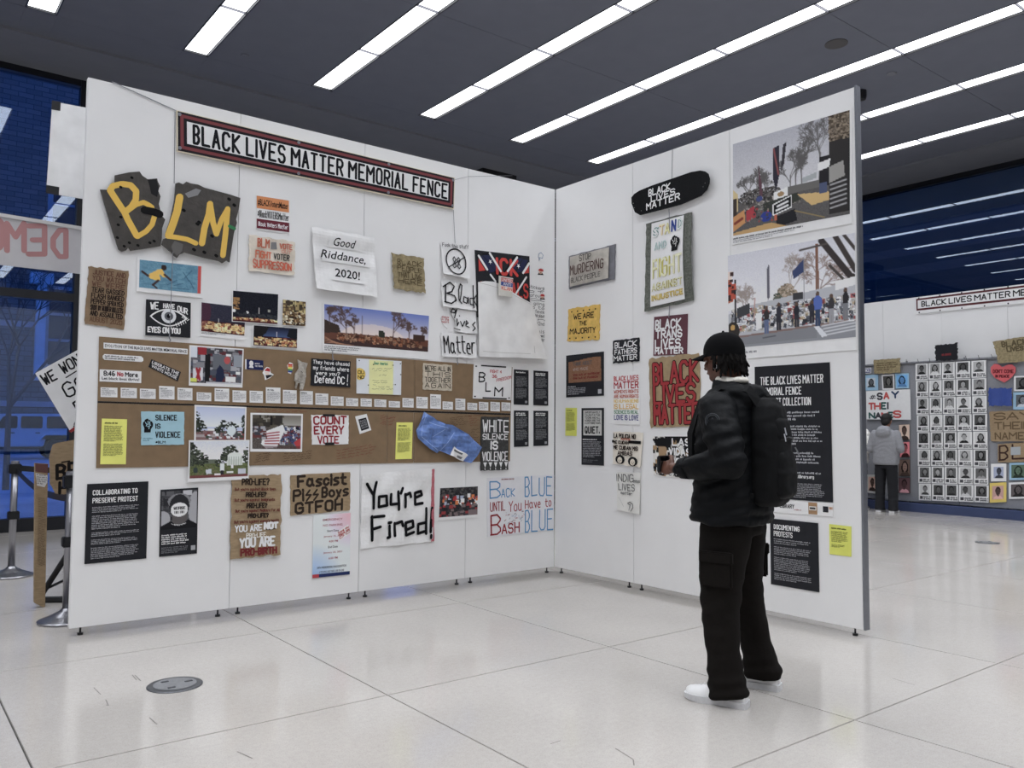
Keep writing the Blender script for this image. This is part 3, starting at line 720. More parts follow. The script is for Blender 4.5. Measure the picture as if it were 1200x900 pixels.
# Good riddance
s = S('plastic_sign', 'large wrinkled plastic-covered sheet reading Good Riddance, 2020!', 'sign', 'A', [(364, 266), (437.5, 279), (439.7, 349), (368, 339)], M_POLY, th=.003, rag=.004, bow=lambda u, v: .012+.035*v*v*(1-u*.3)+.006*math.sin(v*16)*(1-v)+.004*math.sin(u*11+v*5), seg=(16, 20))
s.quad([(.25, .10), (.75, .09), (.74, .27), (.24, .28)], (212, 213, 214)); s.quad([(.12, .34), (.90, .32), (.90, .52), (.12, .53)], (214, 215, 216)); s.quad([(.28, .66), (.80, .63), (.80, .82), (.26, .82)], (214, 215, 216))
def shear_text(s, t, b, c, k=.18, bold=.006, lv=1):
    v, f = print_mesh(t, bold); u0, v0, u1, v1 = b
    s.add([(u0+(u1-u0)*x+(y-.5)*k*(v1-v0)*s.H/s.W, v1-(v1-v0)*y) for x, y in v], f, c, lv)
shear_text(s, 'Good', (.33, .11, .66, .25), BK, .35); shear_text(s, 'Riddance,', (.12, .34, .84, .50), BK, .35); shear_text(s, '2020!', (.31, .62, .72, .76), BK, .12, .012); s.end()
# small olive cardboard
s = S('cardboard_sign', 'small square olive cardboard sign with faint dark writing, right of the Good Riddance sheet', 'sign', 'A', [(458, 297), (495.6, 303), (496.5, 343.5), (460.5, 339)], M_CARDO, rag=.007, bow=lambda u, v: .008+.025*abs(u-.5)*v)
s.lines(['BLACK', 'PEOPLE', 'THAT LIVE', 'HERE'], (.15, .14, .9, .86), (72, 58, 34), wd=.005, jit=.5); s.end()
# brown left
s = S('cardboard_sign', 'brown cardboard sign about being tear gassed, at the left end of the wall', 'sign', 'A', [(103.5, 312), (150.5, 318), (145, 386), (99, 380)], mat('brown_cardboard', (122, 98, 70), .85, .1, 16, .2, bscale=50), rag=.004, th=.006)
s.lines(['JUSTICE AND', 'YOU WATCH', 'WE WERE', 'TEAR GASSED', 'FLASH BANGED', 'PEPPER SPRAYED', 'SHOT BY RUBBER BULLETS', 'AND ASSAULTED', 'AUGUST 2020'], (.12, .05, .93, .96), [(92, 62, 48)]*3+[(40, 30, 26)]*5+[(98, 70, 50)], wd=.0055); s.end()
# blue poster
s = S('poster', 'white-framed blue poster of a running figure in yellow', 'poster', 'A', [(160.5, 301), (238, 309.5), (237, 349.5), (159.5, 341.5)], M_PAPER, th=.008)
c = Cv(84, 46, (84, 132, 156), 2).noise(6); c.speck(0, 0, 1, 1, [(76, 122, 146), (92, 140, 162)], 60, .1)
c.poly([(.16, .48), (.3, .28), (.36, .26), (.40, .42), (.44, .52), (.38, .55), (.32, .45), (.34, .68), (.2, .66), (.15, .6)], (214, 170, 60)); c.ell(.385, .2, .045, .1, (50, 38, 36)); c.line(.4, .45, .5, .62, .07, (70, 45, 40)); c.line(.30, .68, .22, .85, .07, (60, 40, 38)); c.line(.22, .85, .28, .95, .05, (60, 40, 38)); c.line(.14, .55, .05, .42, .07, (60, 40, 38))
for q in ((.55, .8, .7, .7), (.7, .3, .8, .6), (.72, .5, .84, .2), (.8, .55, .88, .85), (.5, .9, .8, .88), (.45, .8, .6, .6)): c.line(*q, .02, (40, 80, 105))
c.rect(.945, 0, 1, 1, (186, 66, 60)); s.pic((.035, .08, .965, .88), c); s.end()
# eye poster
s = S('poster', 'black poster with a white eye reading WE HAVE OUR EYES ON YOU', 'poster', 'A', [(171, 351), (223, 355), (222.5, 396), (170, 393)], M_BLACK, th=.008, off=.004)
s.hand('WE', (.1, .07, .26, .25), WT, .008); s.hand('HAVE', (.38, .09, .62, .20), WT, .007); s.hand('OUR', (.70, .11, .92, .26), WT, .007, slope=.08)
el = [(.1+.8*t, .46-.22*math.sin(math.pi*t)**.8) for t in [i/14 for i in range(15)]]; s.stroke(el, .010, WT); s.stroke([(.1+.8*t, .46+.24*math.sin(math.pi*t)**.9) for t in [i/14 for i in range(15)]], .008, WT)
cr_ = lambda r_, n=18: [(.5+r_*math.cos(2*math.pi*i/n)*s.H/s.W, .43+r_*math.sin(2*math.pi*i/n)) for i in range(n)]
s.quad(cr_(.20), (200, 202, 206), 1); s.quad(cr_(.12), (90, 92, 98), 2); s.quad(cr_(.06), (20, 20, 24), 3); s.quad([(.51, .37), (.53, .37), (.53, .41), (.51, .41)], WT, 4)
for i in range(5): s.stroke([(.80+.03*i, .44+.02*i), (.84+.03*i, .36+.03*i)], .005, WT, 1); s.stroke([(.66+.05*i, .62-.03*i), (.69+.05*i, .71-.03*i)], .005, WT, 1)
s.hand('EYES ON YOU', (.05, .76, .76, .90), WT, .008); s.end()

# ---- photographs
def night(seed, w_, h, base=.68, pal=((250, 225, 160), (230, 190, 120), (190, 130, 80), (120, 60, 50)), top=(24, 26, 38)):
    c = Cv(w_, h, top, seed).noise(4); c.rect(0, base, 1, 1, (60, 28, 30)); c.crowd(0, base+.02, 1, .90, pal, int(w_*h*.05), .10); c.rect(0, .95, 1, 1, (70, 20, 24)); return c
def photo(name, label, wall, px, cv, mg=.03, off=.003, th=.003, cap=0, mgb=None, rag=0):
    s = S(name, label, 'photograph', wall, px, M_PAPER, off=off, th=th); mv = mg*s.W/s.H
    s.pic((mg, mv, 1-mg, 1-(mgb or mv)), cv)
    if cap: s.para((mg, 1-(mgb or mv)+.01, mg+.55, 1-(mgb or mv)+.03+.025*cap), cap, (90, 90, 95))
    return s.end()
c = night(1, 60, 46, .6, top=(44, 44, 60)); c.ell(.02, .3, .2, .5, (90, 30, 50), .5); c.rect(.38, .5, .4, .62, (160, 160, 165))
photo('photograph', 'night photograph of a crowded fence with a reddish sky, leftmost of the dark group', 'A', [(235, 353.5), (288, 360), (286.5, 399), (234.5, 393.5)], c, .015, mgb=.14, cap=2)
c = night(2, 74, 50, .84, top=(24, 26, 36)); c.speck(0, .25, .12, .6, [(150, 110, 60), (90, 70, 50)], 30, .06); c.rect(.57, .5, .585, .75, (200, 200, 200)); c.ell(.32, .68, .03, .05, (245, 245, 245)); c.ell(.03, .65, .04, .05, (230, 230, 220)); c.ell(.8, .58, .03, .05, (150, 150, 140)); c.speck(.1, .7, 1, .84, [(50, 54, 60), (40, 42, 48)], 60, .05)
photo('photograph', 'largest night photograph with a pale obelisk and a lit strip of signs', 'A', [(271.5, 340), (326, 344.5), (325, 381), (271, 377)], c, .015, off=.010)
c = Cv(40, 42, (90, 70, 45), 3).noise(10); c.speck(0, 0, 1, .45, [(150, 130, 80), (60, 50, 40), (180, 165, 110)], 60, .13); c.crowd(0, .45, 1, .95, [(230, 215, 175), (120, 90, 55), (60, 40, 30), (200, 170, 120)], 160, .07)
photo('photograph', 'small square yellowish night photograph of signs, right end of the dark group', 'A', [(330, 350.5), (358, 353.5), (357.5, 383), (329.5, 381.5)], c, .02, off=.010)
c = night(4, 66, 40, .52, top=(26, 36, 62)); c.grad(0, .5, (24, 26, 44), (60, 80, 120)); c.poly([(0, 0), (.35, 0), (.28, .35), (.2, .5), (0, .6)], (28, 26, 28)); c.poly([(.75, .45), (.8, .1), (1, 0), (1, .6)], (24, 26, 32)); c.rect(.52, .25, .535, .5, (180, 180, 190))
photo('photograph', 'night photograph with blue sky over bright signs, lowest of the dark group', 'A', [(296, 380.5), (348.5, 384.5), (348, 409), (295.5, 405.5)], c, .015, off=.007)
c = Cv(150, 56, (120, 140, 200), 5); c.grad(0, .7, (92, 112, 182), (196, 186, 190)); c.ell(.45, .75, .3, .35, (222, 200, 180), .5); c.rect(0, .68, 1, 1, (96, 58, 44)); c.rect(0, .86, 1, 1, (62, 44, 42)); c.poly([(0, .38), (.13, .5), (.15, .68), (0, .72)], (56, 44, 38))
c.crowd(0.1, .66, .9, .84, [(150, 92, 60), (110, 66, 46), (80, 50, 40), (160, 120, 90)], 300, .06)
for x, y, h in ((.2, .75, .8), (.05, .5, .5), (.27, .72, .5), (.64, .75, .8), (.8, .72, .5), (.93, .66, .35)): c.tree(x, y, h, (78, 60, 58), 6, .022, .7)
c.line(.345, .2, .345, .7, .012, (70, 56, 56))
c.rect(.84, .56, .96, .74, (62, 42, 36)); c.blob(.53, .64, .02, .1, [(44, 48, 40)], 30, .05)
for i in range(6): c.line(.0, .80+.03*i, .12+.03*i, .98, .012, (170, 120, 90))
s = S('photograph', 'wide panoramic photograph of bare trees and an orange-lit fence under a blue sky', 'photograph', 'A', [(377.5, 354.5), (504, 369), (502.5, 421.5), (377.5, 412.5)], M_PAPER)
s.pic((.015, .03, .985, .83), c); s.para((.015, .86, .34, .97), 3, (95, 95, 100)); s.end()

# crossed-out circle sheet
CURL = lambda k: (lambda u, v: .006+k*v*v)
s = S('paper_sign', 'white sheet with a black crossed-out circle', 'sign', 'A', [(515.5, 283.5), (548, 287), (548.5, 327.5), (517.5, 321)], M_PAPER, rag=.004, bow=CURL(.02))
s.hand('Fuck this stuff', (.05, .03, .98, .13), (60, 60, 62), .004, .4)
s.stroke([(.5+.36*math.cos(t), .56+.38*math.sin(t)) for t in [i*math.pi/12 for i in range(25)]], .012, BK); s.stroke([(.22, .76), (.84, .38)], .009, BK); s.stroke([(.38, .5), (.44, .42), (.50, .5), (.42, .62), (.36, .68), (.42, .76), (.5, .7), (.40, .52)], .009, (50, 50, 55)); s.stroke([(.54, .5), (.60, .42), (.66, .5), (.58, .62), (.54, .7), (.60, .76), (.66, .7), (.56, .52)], .009, (50, 50, 55)); s.end()
s = S('paper_sign', 'white sheet with the cursive word Black', 'sign', 'A', [(516, 329.5), (556.5, 334), (556.5, 364.5), (517, 359)], M_PAPER, rag=.005, bow=CURL(.015))
s.pxs([(521, 334), (520, 354)], .014, BK).pxs([(518, 336), (526, 331), (531, 336), (528, 342), (522, 344), (531, 347), (533, 352), (527, 356), (519, 354)], .012, BK)
s.pxs([(537, 353), (539, 345), (540, 335), (538, 333), (536, 340), (536, 352), (539, 356)], .011, BK).pxs([(546, 350), (542, 348), (541, 354), (545, 356), (547, 349), (547, 356)], .010, BK)
s.pxs([(553, 350), (549, 350), (549, 357), (553, 358)], .010, BK).pxs([(553, 335), (553, 361)], .012, BK).pxs([(556, 347), (553, 352), (557, 360)], .010, BK); s.end()
s = S('paper_sign', 'torn white sheet with the cursive word Lives', 'sign', 'A', [(528, 362), (557, 364.5), (557.5, 392), (530, 389)], M_PAPER, rag=.005, bow=CURL(.012), outline=[(527, 361.5), (556.5, 365), (557.5, 391), (544, 391), (532, 388), (533, 377), (529, 370)])
s.pxs([(533, 364), (529, 362), (527, 366), (531, 367), (534, 363), (531, 373)], .010, BK).pxs([(534, 374), (534, 382), (536, 378)], .010, BK).pxs([(538, 377), (540, 383), (543, 377)], .010, BK).pxs([(544, 381), (547, 379), (545, 376), (544, 382), (548, 384)], .009, BK).pxs([(555, 378), (552, 381), (555, 385), (552, 388)], .010, BK).pxs([(530, 385), (537, 387)], .007, BK); s.pxs([(537, 370), (537, 371)], .008, BK); s.end()
s = S('heart_sticker', 'small white heart with red writing beside the cursive Lives sheet', 'sticker', 'A', [(515.5, 368), (527, 369), (527, 385), (515.5, 384)], M_PAPER, outline=[(516, 373), (518, 369.5), (521, 371), (524, 369.5), (527, 373), (526, 379), (523.5, 385), (519, 381)])
s.lines(['always', 'in the', 'heart'], (.15, .12, .85, .66), (170, 60, 60), wd=.003); s.end()
s = S('paper_sign', 'white sheet with the cursive word Matter', 'sign', 'A', [(516, 390), (556.5, 392.5), (557, 420), (517, 418)], M_PAPER, rag=.004, bow=CURL(.012))
s.hand('Matter', (.06, .15, .95, .82), BK, .011, .3)
s.end()

# black and red banner with the white sheet hanging over it
s = S('cloth_banner', 'black banner with blue bands and red letters half covered by a white sheet', 'banner', 'A', [(556, 293), (620, 300.5), (620.5, 355), (558.5, 348)], M_BLACK, th=.004)
NV = (38, 42, 72)
for a, b in (((560, 298), (585, 345)), ((582, 296), (606, 340))): pass
s.quad([s.uv(*p) for p in [(573, 297), (589, 320), (602, 300), (610, 300), (592, 330), (586, 330), (564, 297)]], (20, 20, 24), 0)
for pts in ([(559, 299), (565, 300), (580, 318), (573, 320)], [(565, 299), (573, 299), (586, 318), (581, 319)]): s.quad([s.uv(*p) for p in pts], NV, 1)
for pts in ([(604, 302), (612, 303), (599, 322), (593, 321)], [(612, 304), (618, 305), (612, 318), (604, 320)]): s.quad([s.uv(*p) for p in pts], NV, 1)
s.text('ICK', (.36, .10, .78, .48), (190, 52, 46), .05, 2); s.quad([s.uv(*p) for p in [(560, 303), (568, 317), (560.5, 318)]], (190, 52, 46), 2); s.quad([s.uv(*p) for p in [(619, 308), (619, 320), (612, 321)]], (190, 52, 46), 2)
s.pxs([(560, 300), (570, 316)], .022, (215, 215, 218), 4).pxs([(573, 297), (586, 318)], .022, (215, 215, 218), 4).pxs([(605, 302), (594, 318)], .022, (215, 215, 218), 4).pxs([(619, 309), (612, 320)], .022, (215, 215, 218), 4)
for x, y in ((573.5, 307), (606.5, 312)):
    q = s.uv(x, y); s.quad([(q[0]+(.035 if i % 2 else .014)*math.sin(i*math.pi/5), q[1]-(.06 if i % 2 else .024)*math.cos(i*math.pi/5)) for i in range(10)], (215, 215, 218), 5)
s.text('GI', (.03, .66, .24, .92), (190, 52, 46), .05, 1); s.text('ALS', (.64, .60, .97, .92), (190, 52, 46), .05, 1)
s.pxs([(574, 322), (580, 330)], .018, (215, 215, 218), 2).pxs([(616, 325), (604, 344)], .018, (215, 215, 218), 2)
s.end()
s = S('hanging_sheet', 'large blank white sheet hanging over the lower half of the black and red banner', 'sheet', 'A', [(558.5, 330), (622, 353), (637, 420), (559.5, 419)], M_POLY, th=.003, off=.009, bow=lambda u, v: .012+.03*v*v*(u*.6+.4)+.006*math.sin(u*8+v*3), outline=[(558.5, 331), (566, 330), (576, 330.5), (586, 334), (600, 343), (612, 351), (621, 356), (627, 378), (632, 400), (638, 420.5), (610, 420), (580, 419), (559, 418), (558.5, 390)])
s.pxs([(559.5, 332), (582, 338), (600, 346), (619, 357)], .004, (170, 170, 168)).pxs([(563, 412), (590, 414), (617, 415)], .004, (170, 170, 165)).pxs([(622, 406), (622.5, 414)], .004, (150, 150, 150)); s.end()
s = S('black_strip', 'narrow black strip down the left edge of the hanging white sheet', 'strip', 'A', [(556.5, 345), (559, 345), (559, 372), (557, 372)], M_TAPE, off=.02); s.end()
s = S('pocket_card', 'red, white and blue card in a clear pocket on top of the hanging white sheet', 'card', 'A', [(580.5, 324), (597, 327), (596, 349.5), (580, 346.5)], mat('clear_pocket', (186, 184, 176), .3, .04, 10), off=.05)
s.rect(.14, .06, .98, .72, (214, 214, 216)); s.rect(.14, .06, .98, .27, (176, 60, 56), 1); s.rect(.14, .28, .98, .48, (52, 74, 140), 1); s.rect(.14, .49, .98, .72, (214, 190, 180), 1)
s.text('UNITED', (.18, .09, .94, .25), (225, 215, 215), .01, 2).text('ANTI', (.28, .31, .86, .45), WT, .01, 2).text('KLAN', (.18, .51, .94, .69), (196, 72, 50), .03, 2); s.end()
s = S('handwritten_note', 'handwritten note in small black letters on the wall right of the hanging sheet', 'note', 'A', [(610, 331), (638, 335), (638, 412), (612, 411)], M_PAPER, th=.0008, off=.0005)
s.lines(['Stickers', 'of', 'sprouts', 'a', 'is going', 'up to', 'the fence', 'from the place', 'on', 'Oct 22nd', '', 'vandals', 'destroyed', 'this'], (.3, .02, .98, .86), (70, 70, 74), wd=.004, jit=.5); s.stroke([(.62, .98), (.05, .84)], .004, (60, 60, 64)); s.stroke([(.16, .82), (.04, .83), (.08, .91)], .005, (30, 30, 32)); s.end()
s = S('blue_ribbon', 'tiny blue looped ribbon on the wall above the red-hat stickers', 'ribbon', 'A', [(629, 295), (637, 296), (637, 306), (629, 305)], M_PAPER, th=.0008, off=.0005)
s.stroke([(.45, .9), (.2, .6), (.3, .2), (.6, .05), (.9, .3), (.8, .7), (.4, .65), (.3, 1)], .005, (84, 120, 160)); s.end()
def redhat(wall, px, label):
    s = S('sticker', label, 'sticker', wall, px, M_PAPER, th=.001, off=.009 if px[0][1] > 400 else .001)
    s.quad([(.1, .8), (.95, .75), (.8, .55), (.7, .4), (.3, .4), (.25, .6)], (40, 36, 38), 0); s.quad([(.3, .28), (.7, .28), (.72, .55), (.5, .68), (.3, .55)], (196, 160, 140), 1); s.quad([(.15, .3), (.85, .34), (.8, .08), (.5, 0), (.25, .1)], (170, 40, 44), 2); s.quad([(.4, .5), (.6, .5), (.5, .62)], (60, 50, 50), 3); s.end()
redhat('A', [(629, 314), (638, 315.5), (637, 325), (628.5, 324)], 'upper of two tiny red-hat stickers on the wall beside the hanging sheet')
redhat('A', [(631.5, 344), (639, 345), (639, 353.5), (631, 352.5)], 'lower of two tiny red-hat stickers on the wall beside the hanging sheet')

# ---- brown boards
def board(label, px): return S('brown_board', label, 'board', 'A', px, M_KRAFT, th=.006, off=.001)
ub = lambda x: 394.5+(x-116)*.0737
mb = lambda x: 470+(x-115)*.0300
lb = lambda x: 548.5-(x-113)*.0165
board('long upper brown board carrying the title strip and the row of date cards', [(116, ub(116)), (485.3, ub(485)), (485, mb(485)), (114.3, mb(115))])
board('short upper brown board at the right, behind the BLM whiteboard', [(485.8, ub(486)), (600, ub(600)), (598, mb(598)), (485.5, mb(485.5))])
gp = 2.2
gap_shade = S('black_strip', 'thin black strip between the upper and lower brown boards', 'strip', 'A', [(114.2, mb(114)+.1), (598, mb(598)+.1), (598, mb(598)+gp-.1), (114.2, mb(114)+gp-.1)], M_TAPE, th=.004, off=.001)  # black strip added to imitate the shadow in the gap between the boards
b1 = board('long lower brown board under the date cards, with the blue SILENCE IS VIOLENCE sheet', [(114.2, mb(114)+gp), (453, mb(453)+gp), (453, lb(453)), (112.5, lb(112.5))])
b2 = board('narrow lower brown board behind the second yellow sheet', [(453.6, mb(453.6)+gp), (484.2, mb(484)+gp), (484, lb(484)), (453.6, lb(453.6))])
b3 = board('lower brown board at the right, behind the blue tarpaulin', [(484.8, mb(485)+gp), (598, mb(598)+gp), (597, lb(597)), (484.6, lb(484.6))])
def scrib(s, x0, y0, x1, y1, n, c, wd=.004, tilt=0):
    for i in range(n):
        y = y0+(y1-y0)*(i+.5)/n; x = x0+s.rnd.uniform(0, 3)
        while x < x1-s.rnd.uniform(0, 5):
            L = s.rnd.uniform(3, 9); k = max(3, int(L/.9)); h = (y1-y0)/n*.28
            s.pxs([(x+L*j/k, y+tilt*(x+L*j/k-x0)+s.rnd.uniform(-h, h)) for j in range(k+1)], wd, c); x += L+1.8
RB, DB = (112, 52, 40), (66, 46, 34)
scrib(b1, 297, 478.5, 360, 483, 2, (120, 60, 40), .0025, .01); scrib(b1, 297, 533, 317, 543, 4, DB, .0025, -.2); scrib(b1, 330, 531, 362, 542, 4, DB, .0025, -.12); scrib(b1, 392, 527, 436, 540, 4, RB, .003, -.18); scrib(b1, 445, 486, 452, 500, 5, RB, .003, -.3); b1.end()
scrib(b2, 454, 486, 457, 500, 4, RB, .003, -.3); b2.end()
scrib(b3, 526, 489, 545, 500, 5, DB, .0025, -.12); scrib(b3, 548, 487, 561, 500, 5, RB, .0025, -.1); scrib(b3, 551, 502, 561, 520, 6, DB, .0025, -.05); b3.end()
OB = .008
s = S('title_strip', 'white strip reading EVOLUTION OF THE BLACK LIVES MATTER MEMORIAL FENCE', 'strip', 'A', [(121, 401.5), (219.5, 409), (219.5, 415.5), (121, 408.5)], M_PAPER, th=.002, off=OB)
s.text('EVOLUTION OF THE BLACK LIVES MATTER MEMORIAL FENCE', (.015, .22, .985, .76), BK, .014).end()
s = S('caption_pill', 'small rounded white caption under the title strip', 'caption', 'A', [(120, 415), (167.5, 418), (167.5, 424.3), (120, 421.5)], M_PAPER, th=.002, off=OB, outline=[(122, 415), (165, 417.6), (167.5, 420), (167.5, 423), (165.5, 424.3), (122, 421.7), (120, 419.5), (120, 417)])
s.para((.05, .12, .95, .92), 2, (50, 50, 52), last=.8).end()
s = S('bumper_sticker', 'white sticker reading 8:46 No More, Let black lives thrive!', 'sticker', 'A', [(116.5, 432.8), (165.3, 435.3), (165, 449), (116.3, 447)], M_PAPER, th=.002, off=OB)
s.text('8:46', (.09, .1, .36, .52), BK, .03).text('No', (.41, .12, .56, .52), (160, 30, 44), .03).text('More', (.60, .12, .91, .52), BK, .03).text('Let black lives thrive!', (.05, .60, .95, .84), (50, 50, 56), .015).end()
s = S('bumper_sticker', 'tilted black sticker reading LIBERATE THE WHITE HOUSE', 'sticker', 'A', [(177, 421), (211.5, 436), (208, 447), (173.5, 430)], M_BLACK, th=.002, off=OB)
s.text('LIBERATE THE', (.05, .10, .95, .46), WT, .015).text('WHITE HOUSE', (.07, .54, .93, .90), WT, .015).end()
cards = [(117.5,137.2,454,465.5),(141,160,454.5,466.5),(163.5,182,455.5,467.5),(186,204,452.5,468),(207.5,225,454.5,469),(230,247,459.8,470),(251,268,455,470.5),(272,288,457.5,471.5),(292,307.5,458,472),(311,328,454,472.5),(331,347,457,473),(351,366,458,474),(369,384,461,474.5),(387,402,464.5,475.5),(405,419,466.5,476),(422,435,467,476.5),(438,452,468,477),(455,468,470,477.5),(471,484,466.5,477.5),(487.3,500.5,465,478.5),(503.5,516,462,479),(518,530,470.5,480),(533,544.5,467,480.5),(547,558.5,472,480.5),(560.5,571.5,471,481),(574,585,471,482),(587,597.5,471.5,481.5)]
ords = 'first second third fourth fifth sixth seventh eighth ninth tenth eleventh twelfth thirteenth fourteenth'.split()
for i, (x0, x1, y0, y1) in enumerate(cards):
    n = len(cards); w_ = (ords[i]+' from the left end') if i < 14 else (ords[n-1-i]+' from the right end') 
    s = S('date_card', 'small white typed card, %s of the row on the brown boards' % w_, 'card', 'A', [(x0, y0-.15), (x1, y0+.5), (x1, y1+.3), (x0, y1-.3)], M_PAPER, th=.002, off=OB, group='small typed cards along the brown boards')
    s.para((.08, .1, .55, .24), 1, (60, 60, 62), last=.9); s.para((.08, .26, .93, .86), max(2, int((y1-y0)/2.4)), (138, 138, 142)).end()
# photos and stickers on the boards
c = Cv(80, 60, (86, 84, 90), 8).noise(14); c.speck(0, 0, 1, 1, [(60, 60, 66), (120, 120, 126), (90, 40, 46), (150, 150, 156), (70, 76, 90)], 150, .12); c.rect(0, 0, .12, .3, (190, 196, 205)); c.rect(.14, 0, .3, .22, (140, 34, 44)); c.rect(.42, .18, .78, .6, (92, 96, 104)); c.rect(.82, .16, .99, .5, (130, 136, 146)); c.ell(.7, .33, .06, .11, (170, 70, 70)); c.rect(.68, .15, .78, .22, (230, 230, 232)); c.poly([(.27, .2), (.37, .18), (.38, .6), (.36, .98), (.28, .98), (.27, .6)], (26, 26, 30)); c.poly([(.5, .6), (.56, .46), (.63, .58), (.66, .8), (.58, 1), (.48, .96)], (34, 40, 66)); c.rect(.68, .78, .88, .93, (206, 206, 210)); c.poly([(.05, .6), (.24, .56), (.24, .92), (.05, .95)], (190, 190, 196)); c.line(.12, .6, .18, .9, .06, (150, 30, 40)); c.line(.18, .6, .12, .9, .06, (150, 30, 40)); c.rect(0, .86, .13, .97, (190, 200, 60)); c.rect(.88, .64, .96, .72, (220, 220, 222)); c.rect(.3, .95, 1, 1, (180, 180, 186))
photo('photograph', 'photograph of people at a wall of signs, at the top of the brown boards', 'A', [(221.5, 404.5), (285, 409), (283.5, 454.3), (220.8, 451.8)], c, .025, off=OB, mgb=.075)
c = Cv(80, 52, (170, 180, 205), 9); c.grad(0, .6, (165, 176, 205), (200, 205, 215)); c.rect(0, .72, 1, 1, (120, 90, 90)); c.rect(0, .82, .5, .9, (150, 140, 140)); c.speck(.2, .74, 1, .95, [(70, 66, 74), (200, 200, 205), (60, 70, 60), (120, 60, 60)], 60, .07)
for q in ((.0, .45, .12, .3), (.06, .6, .14, .2), (.58, .55, .12, .16), (.75, .6, .1, .14), (.98, .5, .05, .3), (.45, .68, .08, .08)): c.blob(*q, [(42, 48, 40), (56, 64, 50), (34, 38, 34)])
c.ell(.72, .7, .09, .16, (190, 200, 205)); c.rect(.7, .42, .73, .58, (50, 56, 56)); c.rect(.24, .66, .38, .72, (210, 210, 214))
photo('photograph', 'photograph of a pale dome among trees under a wide blue-grey sky', 'A', [(227.5, 474.5), (288.3, 477), (287.3, 517.5), (227, 517.5)], c, .03, off=OB)
c = Cv(96, 62, (196, 198, 206), 10); c.grad(0, .5, (190, 194, 206), (215, 214, 216)); c.rect(0, .62, 1, .96, (84, 92, 52)); c.noise(5); c.rect(0, .92, 1, 1, (110, 60, 60)); c.rect(0, .5, .45, .62, (90, 96, 84))
for q in ((.02, .35, .14, .3), (.14, .5, .16, .2), (.0, .15, .08, .12), (.68, .32, .13, .22), (.6, .45, .07, .12), (1.0, .42, .1, .24), (.5, .6, .08, .12)): c.blob(*q, [(52, 58, 46), (70, 78, 62), (40, 44, 38)])
c.speck(0, .64, 1, .92, [(96, 106, 62), (72, 82, 46), (100, 96, 66)], 160, .03)
c.poly([(.64, .4), (.82, .38), (.90, .5), (.9, .68), (.62, .68)], (186, 192, 184)); c.ell(.76, .42, .13, .1, (196, 202, 196))
for x in (.66, .7, .74, .78, .82, .86): c.rect(x, .44, x+.01, .68, (140, 148, 140))
c.rect(.5, .3, .505, .7, (110, 112, 116)); c.rect(0, .3, .5, .312, (150, 152, 158)); c.rect(.51, .62, .58, .82, (200, 204, 214)); c.rect(.52, .8, .57, .92, (40, 40, 46)); c.rect(.7, .66, .74, .76, (210, 212, 220)); c.poly([(.27, .78), (.36, .75), (.37, .88), (.28, .9)], (186, 190, 200)); c.rect(.62, .84, .74, .89, (225, 225, 230)); c.rect(.82, .78, .96, .92, (180, 184, 196)); c.rect(.42, .88, .52, .94, (230, 230, 230)); c.ell(.1, .78, .04, .08, (50, 60, 60))
photo('photograph', 'photograph of a grassy fence line and pale shed, hanging below the lower brown board', 'A', [(220.5, 515.8), (291.5, 515.5), (290.3, 561.5), (219.5, 564.8)], c, .02, off=.014, mgb=.085, th=.005)
c = Cv(84, 62, (80, 74, 70), 11).noise(12); c.grad(0, .3, (110, 106, 96), (150, 146, 140)); c.speck(0, 0, .6, .35, [(64, 58, 50), (84, 78, 66), (50, 46, 42)], 60, .12); c.crowd(.5, .3, 1, .8, [(96, 110, 150), (200, 205, 215), (60, 70, 110), (120, 60, 66), (40, 44, 60)], 230, .07); c.poly([(.24, .5), (.62, .28), (.66, .45), (.5, .95), (.28, .98), (.18, .85)], (206, 206, 212)); c.rect(.36, .04, .4, .3, (30, 28, 28))
for i in range(5): c.line(.26, .56+.07*i, .54, .5+.085*i, .035, (150, 52, 60))
c.speck(0, .35, .25, .7, [(150, 150, 156), (96, 50, 50), (60, 60, 70)], 40, .09); c.poly([(.85, .8), (1, .65), (1, 1), (.92, .98)], (170, 50, 54)); c.rect(.2, .9, 1, 1, (76, 50, 50), .5)
photo('photograph', 'photograph of a street covered in white and blue signs, between two brown board joints', 'A', [(293, 483.7), (354.3, 485), (353.3, 529.5), (292.7, 529.2)], c, .035, off=OB, mgb=.075)
s = S('sticker', 'navy blue sticker with a white round head, beside the photograph on the top board', 'sticker', 'A', [(286.8, 421), (308, 422.5), (308, 434), (286.8, 432.6)], M_PAPER, th=.001, off=OB)
s.rect(.07, .0, 1, 1, (28, 36, 80)); s.quad([(.33+.12*math.cos(i*math.pi/6), .38+.28*math.sin(i*math.pi/6)) for i in range(12)], (214, 216, 224), 1); s.quad([(.2, .84), (.46, .84), (.42, .62), (.24, .62)], (214, 216, 224), 1); s.text('VOTE IN', (.52, .3, .78, .44), WT, .02, 1).text('THE TRUTH', (.52, .54, .95, .70), WT, .02, 1).end()
s = S('sticker', 'red-hat sticker with a white cut-out edge on the upper brown board', 'sticker', 'A', [(306.5, 430), (321, 431), (320.5, 445.5), (306, 444.5)], M_PAPER, th=.001, off=OB, outline=[(309, 433), (312, 430), (315.5, 431), (317, 437), (320.5, 439), (316, 443), (310, 445.5), (309, 440), (307, 437)])
s.quad([(.2, .3), (.4, .05), (.62, .1), (.66, .35)], (170, 40, 44)); s.quad([(.24, .38), (.62, .38), (.55, .62), (.32, .62)], (206, 190, 176)); s.quad([(.3, .66), (.62, .6), (.9, .62), (.4, .95)], (34, 34, 38)); s.end()
